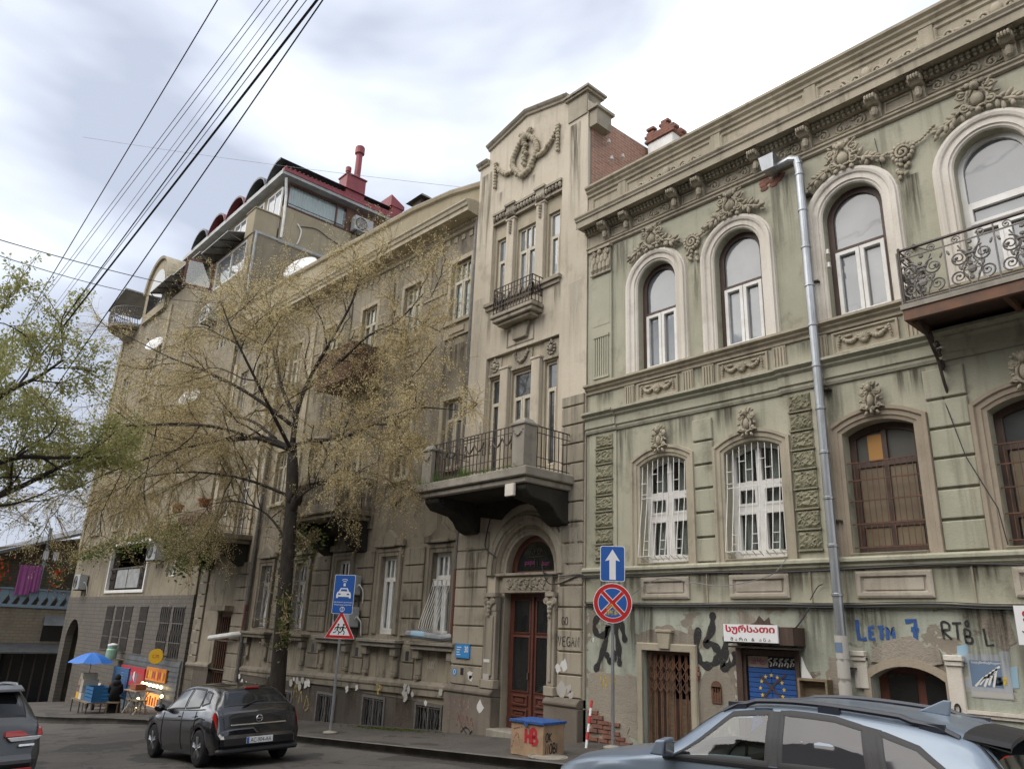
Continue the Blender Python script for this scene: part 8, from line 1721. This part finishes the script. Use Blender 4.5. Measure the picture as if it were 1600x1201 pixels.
t = thing('stall_chair', 'wooden seat under the person in black', 'chair', (-30.35,-2.0,Zf(-30.3)-.03), math.radians(70), None, local=True); q = MB(); q.box(-.2,.2,-.2,.18,.33,.37); obj('seat', q, 'old_wood', t)
for a in (-1,1):
    for b in (-1,1): q = MB(); q.tube([(a*.17,b*.17,0),(a*.16,b*.16,.33)], .018, 5); obj('leg', q, 'old_wood', t)
# ---------------------------------------------------------------- trees and creepers
class Tree:
    def __init__(s, seed, ylim=None): s.r = random.Random(seed); s.wood = MB(); s.twig = MB(); s.tips = []; s.ylim = ylim
    def rv(s, k=1): return Vector((s.r.gauss(0,k), s.r.gauss(0,k), s.r.gauss(0,k)))
    def path(s, p, d, L, n, wob, trop):
        P = [p.copy()]; d = d.normalized()
        for i in range(n):
            d = (d+s.rv(wob)+trop).normalized()
            if s.ylim is not None and P[-1].y > s.ylim-.5 and d.y > -.05: d.y = -.12; d.normalize()
            P.append(P[-1]+d*L/n)
        return P
    def limb(s, P, r0, r1, mb, n): k = len(P)-1; mb.tube(P, [r0+(r1-r0)*(i/k)**.8 for i in range(k+1)], n)
    def at(s, P, t):
        k = len(P)-1; u = min(t*k, k-1e-4); i = int(u); return P[i].lerp(P[i+1], u-i), (P[i+1]-P[i]).normalized()
    def side(s, d, ang):
        a = d.cross(s.rv()); a = a.normalized() if a.length > 1e-5 else d.orthogonal(); return (d*math.cos(ang)+a*math.sin(ang)).normalized()
TH = .72
def grow(T, limbs, n2, n3, n4, L2, L3, L4, trop3, trop4, r2=.028, r3=.010, r4=.005):
    for P, r0, r1 in limbs:
        r0 *= TH; r1 *= TH; T.limb(P, r0, r1, T.wood, 7)
        for i in range(n2):
            t = .22+.78*(i+T.r.random())/n2; p, d = T.at(P, t); Q = T.path(p, T.side(d, T.r.uniform(.5,1.05)), L2*T.r.uniform(.6,1.15)*(1.15-.5*t), 6, .16, Vector((0,0,.06))); T.limb(Q, max(r0+(r1-r0)*t,.02)*.5, r2*.4, T.wood, 5)
            for j in range(n3):
                u = .15+.85*(j+T.r.random())/n3; p3, d3 = T.at(Q, u); R_ = T.path(p3, T.side(d3, T.r.uniform(.4,1.0)), L3*T.r.uniform(.5,1.2), 5, .18, trop3); T.limb(R_, r3, r3*.4, T.twig, 4)
                for k in range(n4):
                    v = .1+.9*(k+T.r.random())/n4; p4, d4 = T.at(R_, v); X_ = T.path(p4, T.side(d4, T.r.uniform(.3,.9)), L4*T.r.uniform(.4,1.3), 4, .14, trop4); T.limb(X_, r4, r4*.5, T.twig, 3); T.tips.append(X_)
def V3(*a): return Vector(a)
# the pavement tree: trunk forking high, fine ochre twigs
T1 = Tree(11, -.35); zt = Zf(-18.3)
trunk = [V3(-18.25,-1.95,zt-.1),V3(-18.22,-1.95,zt+.25),V3(-18.28,-1.96,zt+1.2),V3(-18.4,-1.98,2.2),V3(-18.5,-2.0,3.6),V3(-18.62,-2.0,4.8),V3(-18.85,-2.0,5.8),V3(-19.0,-2.02,6.5)]
TR = thing('pavement_tree', 'dark trunked pavement tree with a haze of fine ochre budding twigs', 'tree', (-18.25,-1.95,zt))
q = MB(); q.tube(trunk, [.31,.22,.19,.18,.17,.165,.155,.11], 14)
for k in range(26): a = random.uniform(0,6.3); z = random.uniform(zt,5.5); q.blob((-18.4-.03*z+.13*math.cos(a),-1.97+.13*math.sin(a),z), (.08,.08,.2), 7, 5)
T1.wood = q
sp = lambda *P: [Vector(p) for p in smooth_pts([tuple(x) for x in P], 4)]
lim = [(sp((-18.95,-2,6.3),(-20.0,-2.3,6.75),(-21.4,-2.9,6.8),(-23,-3.4,7.0),(-24.6,-3.8,6.9)), .11, .03),
 (sp((-18.95,-2,6.3),(-19.6,-2.8,6.6),(-20.6,-4.0,6.9),(-21.6,-5.2,6.8),(-22.4,-6.2,6.6)), .09, .025),
 (sp((-18.6,-2,5.0),(-19.8,-2.9,5.5),(-21.3,-3.9,5.7),(-22.8,-4.9,5.5)), .07, .02),
 (sp((-19,-2.02,6.4),(-18.3,-1.9,6.5),(-17.2,-1.6,6.45),(-16.1,-1.3,6.7),(-14.8,-1.1,6.9),(-13.6,-.95,6.7)), .10, .02),
 (sp((-19,-2.02,6.5),(-19.2,-1.9,7.6),(-19.0,-1.7,8.6),(-18.4,-1.5,9.6),(-17.9,-1.3,10.6),(-17.7,-1.2,11.5)), .12, .025),
 (sp((-19.1,-1.95,7.2),(-19.9,-2.1,8.2),(-20.6,-2.2,9.4),(-21.2,-2.2,10.5),(-21.5,-2.2,11.6)), .10, .025),
 (sp((-19.1,-2.0,7.0),(-20.2,-2.8,7.9),(-21.6,-3.6,8.7),(-23.0,-4.3,9.3),(-24.2,-4.8,9.9)), .09, .022),
 (sp((-18.9,-1.7,8.3),(-17.9,-1.5,8.7),(-16.9,-1.25,9.3),(-15.8,-1.05,9.5),(-14.9,-.95,10.0)), .075, .018),
 (sp((-18.9,-2,6.2),(-18.6,-2.8,7.0),(-18.5,-3.6,8.0),(-18.7,-4.2,9.0),(-19.0,-4.5,9.8)), .085, .02),
 (sp((-19.7,-2.2,6.7),(-21.4,-2.2,7.5),(-23.2,-2.3,8.0),(-25,-2.3,8.4),(-26.8,-2.3,8.6)), .08, .02),
 (sp((-20,-2.9,6.7),(-21.5,-4.4,6.2),(-22.8,-5.6,5.5),(-23.6,-6.4,4.8)), .06, .015),
 (sp((-21.4,-2.9,6.8),(-23.5,-3.5,6.1),(-25.5,-3.7,5.6),(-27.5,-3.7,5.3)), .06, .015),
 (sp((-18.5,-2,3.8),(-19.4,-2.3,4.6),(-20.6,-2.7,5.0),(-22.4,-2.9,5.0)), .055, .015),
 (sp((-18.6,-2,4.8),(-17.8,-1.9,5.2),(-16.8,-1.7,5.3),(-15.6,-1.5,5.6)), .05, .014)]
grow(T1, lim, 9, 10, 9, 2.5, 1.15, .62, V3(0,0,-.05), V3(0,0,-.22))
# short water sprouts on the trunk
for k in range(60):
    z = random.uniform(1.2,5.2); a = random.uniform(0,6.3); P = T1.path(V3(-18.4-.03*z,-1.97,z), V3(math.cos(a),math.sin(a)*.8,.3), random.uniform(.4,1.0), 5, .2, V3(0,0,-.02)); T1.limb(P, .008, .004, T1.twig, 3); T1.tips.append(P)
obj('trunk', T1.wood, 'bark', TR, smooth=True)
def foliage(tips, per, size, rnd, rag=.5, fn=None):
    V = []; F = []
    for P in tips:
        for k in range(per):
            t = rnd.random(); i = min(int(t*(len(P)-1)), len(P)-2); p = P[i].lerp(P[i+1], t*(len(P)-1)-i)
            s_ = size*rnd.uniform(.5,1.4); a = Vector((rnd.gauss(0,1),rnd.gauss(0,1),rnd.gauss(0,1))).normalized(); b = a.cross(Vector((rnd.gauss(0,1),rnd.gauss(0,1),rnd.gauss(0,1)))).normalized(); p = p+a*s_*rag
            o = len(V); V += [tuple(p-b*s_*.25), tuple(p+a*s_*.5-b*.0), tuple(p+b*s_*.25), tuple(p-a*s_*.5)]; F.append([o,o+1,o+2,o+3])
    q = MB(); q.v = V; q.f = F; q.m = [0]*len(F); return q
obj('twigs', T1.twig, 'twig', TR)
obj('crown', foliage(T1.tips, 18, .036, random.Random(3), 1.8), 'bud', TR)
# the green tree reaching in from the near pavement
T2 = Tree(23); zt2 = Zf(-19)-.7
T2R = thing('street_tree', 'broad leafy street tree leaning over the road at the side street', 'tree', (-19.5,-11.4,zt2))
q = MB(); q.tube([V3(-19.5,-11.4,zt2-.2),V3(-19.5,-11.3,1.0),V3(-19.4,-11.0,2.4),V3(-19.4,-10.6,3.4)], [.4,.3,.27,.24], 12); T2.wood = q
lim2 = [(sp((-19.4,-10.7,3.2),(-19.5,-9.4,3.6),(-19.6,-8.2,4.3),(-19.8,-7.2,5.1),(-20.1,-6.5,5.7)), .17, .03),
 (sp((-19.4,-10.7,3.2),(-19.3,-9.3,4.2),(-19.2,-8.3,5.0),(-19.3,-7.4,5.2),(-19.5,-6.6,5.4)), .14, .03),
 (sp((-19.4,-10.6,3.4),(-19.1,-9.6,4.8),(-18.9,-8.8,6.2),(-18.9,-8.2,6.8),(-18.8,-7.8,7.3)), .14, .03),
 (sp((-19.4,-10.6,3.4),(-18.9,-10.2,5.2),(-18.4,-9.6,6.6),(-18.2,-9.2,7.7)), .14, .03),
 (sp((-19.4,-10.6,3.4),(-20.3,-9.6,4.8),(-21.2,-8.8,6.2),(-21.9,-8.2,7.4)), .14, .03)]
grow(T2, lim2, 8, 6, 5, 1.7, .8, .45, V3(0,0,.02), V3(0,0,-.02), r2=.03, r3=.012, r4=.006)
obj('trunk', T2.wood, 'bark', T2R, smooth=True); obj('twigs', T2.twig, 'twig', T2R)
obj('crown', foliage([p for p in T2.tips if p[-1].z > 4.6 or random.random() < .3], 26, .08, random.Random(5), 1.3), 'leaf_green', T2R)
# creepers
def creeper(name, label, spine, n, leafsize, spread, mat, stems=8, seed=1):
    rnd = random.Random(seed); t = thing(name, label, 'climbing plant', spine[0]); q = MB(); P = smooth_pts(spine, 6)
    for k in range(stems): q.tube([(x+rnd.gauss(0,spread*.5),y+rnd.gauss(0,.06),z+rnd.gauss(0,spread*.5)) for x,y,z in P], .014, 4)
    obj('stems', q, 'twig', t); q = MB()
    for k in range(n):
        x, y, z = rnd.choice(P); g = rnd.random(); x += rnd.gauss(0,spread*1.3); y += rnd.gauss(0,spread*.35); z += rnd.gauss(0,spread)-abs(rnd.gauss(0,spread*.6)); s_ = leafsize*rnd.uniform(.5,1.3)
        if y > -.02: y = -.05-rnd.random()*.1
        a = Vector((rnd.gauss(0,1),rnd.gauss(0,1),rnd.gauss(0,.7))).normalized(); b = a.cross(Vector((rnd.gauss(0,1),rnd.gauss(0,1),rnd.gauss(0,1)))).normalized(); p = Vector((x,y,z))
        q.add([p-b*s_*.4,p+a*s_*.6,p+b*s_*.4,p-a*s_*.5], [(0,1,2,3)])
    obj('leaves', q, mat, t); return t
creeper('creeper', 'tangled creeper hanging along the brown wall above the loggia', [(-47,-.4,4.9),(-43,-.5,5.0),(-40,-.6,5.1),(-36,-.7,5.1),(-32.5,-.9,5.2),(-30,-1.1,5.2)], 1500, .12, .26, 'ivy', 9, 4)
creeper('creeper', 'leafy green creeper hanging from the gate balcony', [(-29.5,-1.35,4.9),(-28.3,-1.4,4.4),(-27.4,-1.35,4.1),(-26.4,-1.4,4.3),(-25.7,-1.35,4.6)], 1700, .13, .34, 'ivy', 8, 6)
creeper('creeper', 'thin creeper trailing under the stone baluster balcony', [(-20.6,-1.15,4.6),(-20.0,-1.2,4.1),(-19.4,-1.15,3.9),(-18.7,-1.15,4.2)], 420, .1, .28, 'ivy', 12, 8)
creeper('creeper', 'clump of green shoots on the tree trunk', [(-18.1,-2.1,2.5),(-17.9,-2.15,2.0),(-17.85,-2.2,1.6)], 260, .09, .16, 'ivy', 6, 9)
for k, (x, y, z) in enumerate(((-29.5,-1.25,5.62),(-26.9,-1.25,5.6))):
    t = thing('flower_pot', ['terracotta flower pot on the left end of the gate balcony rail','terracotta flower pot by the middle of the gate balcony rail'][k], 'flower pot', (x,y,z), 0, 'pots on the balcony rail', local=True); q = MB(); q.lathe([(.14,0),(.2,.22),(.23,.22),(.23,.28),(.18,.28)], (0,0,0), 14); obj('pot', q, 'terracotta', t); q = MB()
    for j in range(40): a = random.uniform(0,6.3); q.add([(0,0,.26),(.02,0,.26),(.2*math.cos(a),.2*math.sin(a),.3+random.uniform(0,.3))], [(0,1,2)])
    obj('plant', q, 'ivy', t)
# ---------------------------------------------------------------- overhead cables along the street
W = [((-11.5,12.13),(-21.39,10.37),.011),((-9.18,10.49),(-20.35,10.02),.006),((-8.89,10.28),(-19.82,9.83),.006),((-8.46,9.98),(-18.0,9.2),.004),((-8.18,9.78),(-17.5,9.03),.005),((-7.87,9.56),(-16.08,8.54),.011),((-7.57,9.35),(-15.9,8.48),.006),((-7.26,9.12),(-15.39,8.3),.018),((-7.09,9.0),(-13.15,7.53),.010)]
LB = ['black street cable, outermost of the bundle away from the houses','thin twin cable next to the outermost street cable, upper one','thin twin cable next to the outermost street cable, lower one','very thin wire in the middle of the street cable bundle','thin wire just below the very thin middle wire','thick black cable beside the middle wires of the bundle','thin wire running close above the thickest cable','thickest black cable of the overhead bundle','black street cable closest to the houses, set apart from the bundle']
for i, ((ax, az), (bx, bz), r) in enumerate(W):
    k = (bz-az)/(bx-ax); x0, x1 = ax+14, bx-24; f = lambda x: az+k*(x-ax)
    z1_ = f(x1); P = [(x0+(x1-x0)*j/28, -8.0-.0*i, f(x0+(x1-x0)*j/28)-.10*math.sin(PI*j/28)+.08) for j in range(29)]
    q = MB(); q.tube(P, r, 5); tag(obj('overhead_cable', q, 'wire'), LB[i], 'cable', 'cables strung along the street')
for i, (a, b, sag, r, lb) in enumerate((((-29.3,-.1,14.7),(-17.6,-10.9,9.14),.22,.012,'slack cable crossing the street to the tall house'),((-29.5,-.1,14.5),(-17.7,-10.9,8.95),.5,.010,'slacker second cable crossing the street to the tall house'),((-13.9,1.0,13.4),(-26,-7.5,17.0),.1,.005,'faint wire crossing the sky to the gabled house'))):
    q = MB(); q.tube(sagline(a, b, sag, 20), r, 5); tag(obj('overhead_cable', q, 'wire_pale' if i == 2 else 'wire'), lb, 'cable', 'cables crossing the street')
# ---------------------------------------------------------------- soot and lime runs below ledges, litter
def run(par, x, z1, w_, h_, y, mat='soot_run'):
    q = MB(); q.add([(x-w_/2,y,z1-h_),(x+w_/2,y,z1-h_),(x+w_/2,y,z1),(x-w_/2,y,z1)], [(0,1,2,3)]); obj('stain', q, mat, par)
rw = random.Random(31)
for i, c in enumerate(CC):
    for s_ in (-1,1):
        run(E3, c+s_*.62, 9.45, rw.uniform(.25,.5), rw.uniform(1.0,2.0), BY-.004-.0004*i, rw.choice(('soot_run','damp_run'))); run(E3, c+s_*.6, 5.5, rw.uniform(.25,.5), rw.uniform(.8,1.2), BY-.0045-.0004*i, 'soot_run')
    run(E3, c, 8.9, .8, 1.3, BY-.003-.0004*i, 'damp_run'); run(E3, c+1.1, 11.9, rw.uniform(.5,.9), rw.uniform(1.5,3), BY-.002-.0004*i, rw.choice(('soot_run','lime_run'))); run(E3, c+1.15, 7.6, .7, 2.4, BY-.0025-.0004*i, rw.choice(('lime_run','soot_run')))
    run(E3, c, 1.42, 1.0, .65, BY-.004, 'soot_run'); run(E3, c+1.15, .3, rw.uniform(.7,1.2), rw.uniform(.5,.9), BY-.073, 'damp_run')
for x, z, w_, h_, m_ in ((-13.7,13.4,.5,3.5,'damp_run'),(-13.15,12.6,.25,.5,'soot_run'),(-12.2,12.6,.35,.5,'soot_run'),(-11.9,12.55,.2,.45,'soot_run'),(-10.5,13.3,.4,3.2,'damp_run'),(-13.3,9.3,.25,1.1,'soot_run'),(-11.0,9.3,.3,1.1,'soot_run'),(-12.75,8.7,.25,.6,'soot_run'),(-11.45,8.7,.3,.6,'soot_run'),(-10.45,9.2,.5,2.5,'lime_run'),(-13.75,9.8,.4,3.0,'lime_run')): run(T, x, z, w_, h_, TY-.004, m_)
for x in (-10.4,-10.3,-13.7,-13.3,-13.5): run(T, x, rw.uniform(3.4,4.4), rw.uniform(.25,.5), rw.uniform(1.2,2.4), TY-.0535-.0005*rw.random(), rw.choice(('soot_run','lime_run','soot_run')))
for x, z, w_, h_, m_ in ((-9.15,9.68,.4,1.2,'damp_run'),(-7.35,8.7,.3,1.6,'damp_run'),(-5.6,9.6,.5,2.2,'soot_run'),(-3.55,8.7,.35,1.4,'damp_run'),(-7.9,5.66,.9,.75,'soot_run'),(-9.1,5.66,.4,1.4,'damp_run'),(-6.9,5.66,.5,.5,'damp_run'),(-5.05,5.66,.4,1.6,'soot_run'),(-3.9,5.66,.5,.5,'damp_run'),(-7.4,6.5,.3,.4,'soot_run'),(-5.4,6.48,.6,.4,'soot_run'),(-9.6,6.5,.5,.4,'damp_run')): run(G, x, z, w_, h_, -.0035, m_)
for x in (-9.6,-9.0,-7.4,-6.9,-5.8,-5.3,-4.9,-3.6,-3.3): run(G, x, 2.92, rw.uniform(.3,.6), rw.uniform(.3,.5), -.004, rw.choice(('soot_run','damp_run'))); run(G, x+.2, 2.4, rw.uniform(.4,.8), rw.uniform(.6,1.4), .0075, rw.choice(('soot_run','damp_run','lime_run')))
for x in (-45,-43,-39.5,-37.5,-35,-34,-32.5,-31): run(L4, x, rw.uniform(10,17.8), rw.uniform(.8,1.8), rw.uniform(3,6), -.004-.0005*rw.random(), rw.choice(('soot_run','damp_run','lime_run')))
q = MB()
for k in range(700):
    x = rw.uniform(-24,-6); y = -rw.choice((rw.uniform(.3,2.4), 2.55+abs(rw.gauss(0,.15)))); z = (Zf(x)-.02-.01*abs(y) if y > -2.5 else Zr(x,y))+.008; a = rw.uniform(0,6.3); s_ = rw.uniform(.012,.035)
    q.add([(x,y,z),(x+s_*math.cos(a),y+s_*math.sin(a),z+.004),(x+s_*math.cos(a+1.3),y+s_*math.sin(a+1.3),z+.008)], [(0,1,2)])
tag(obj('leaf_litter', q, 'dry'), 'dry leaf scraps scattered on pavement and gutter', 'litter', kind='stuff')
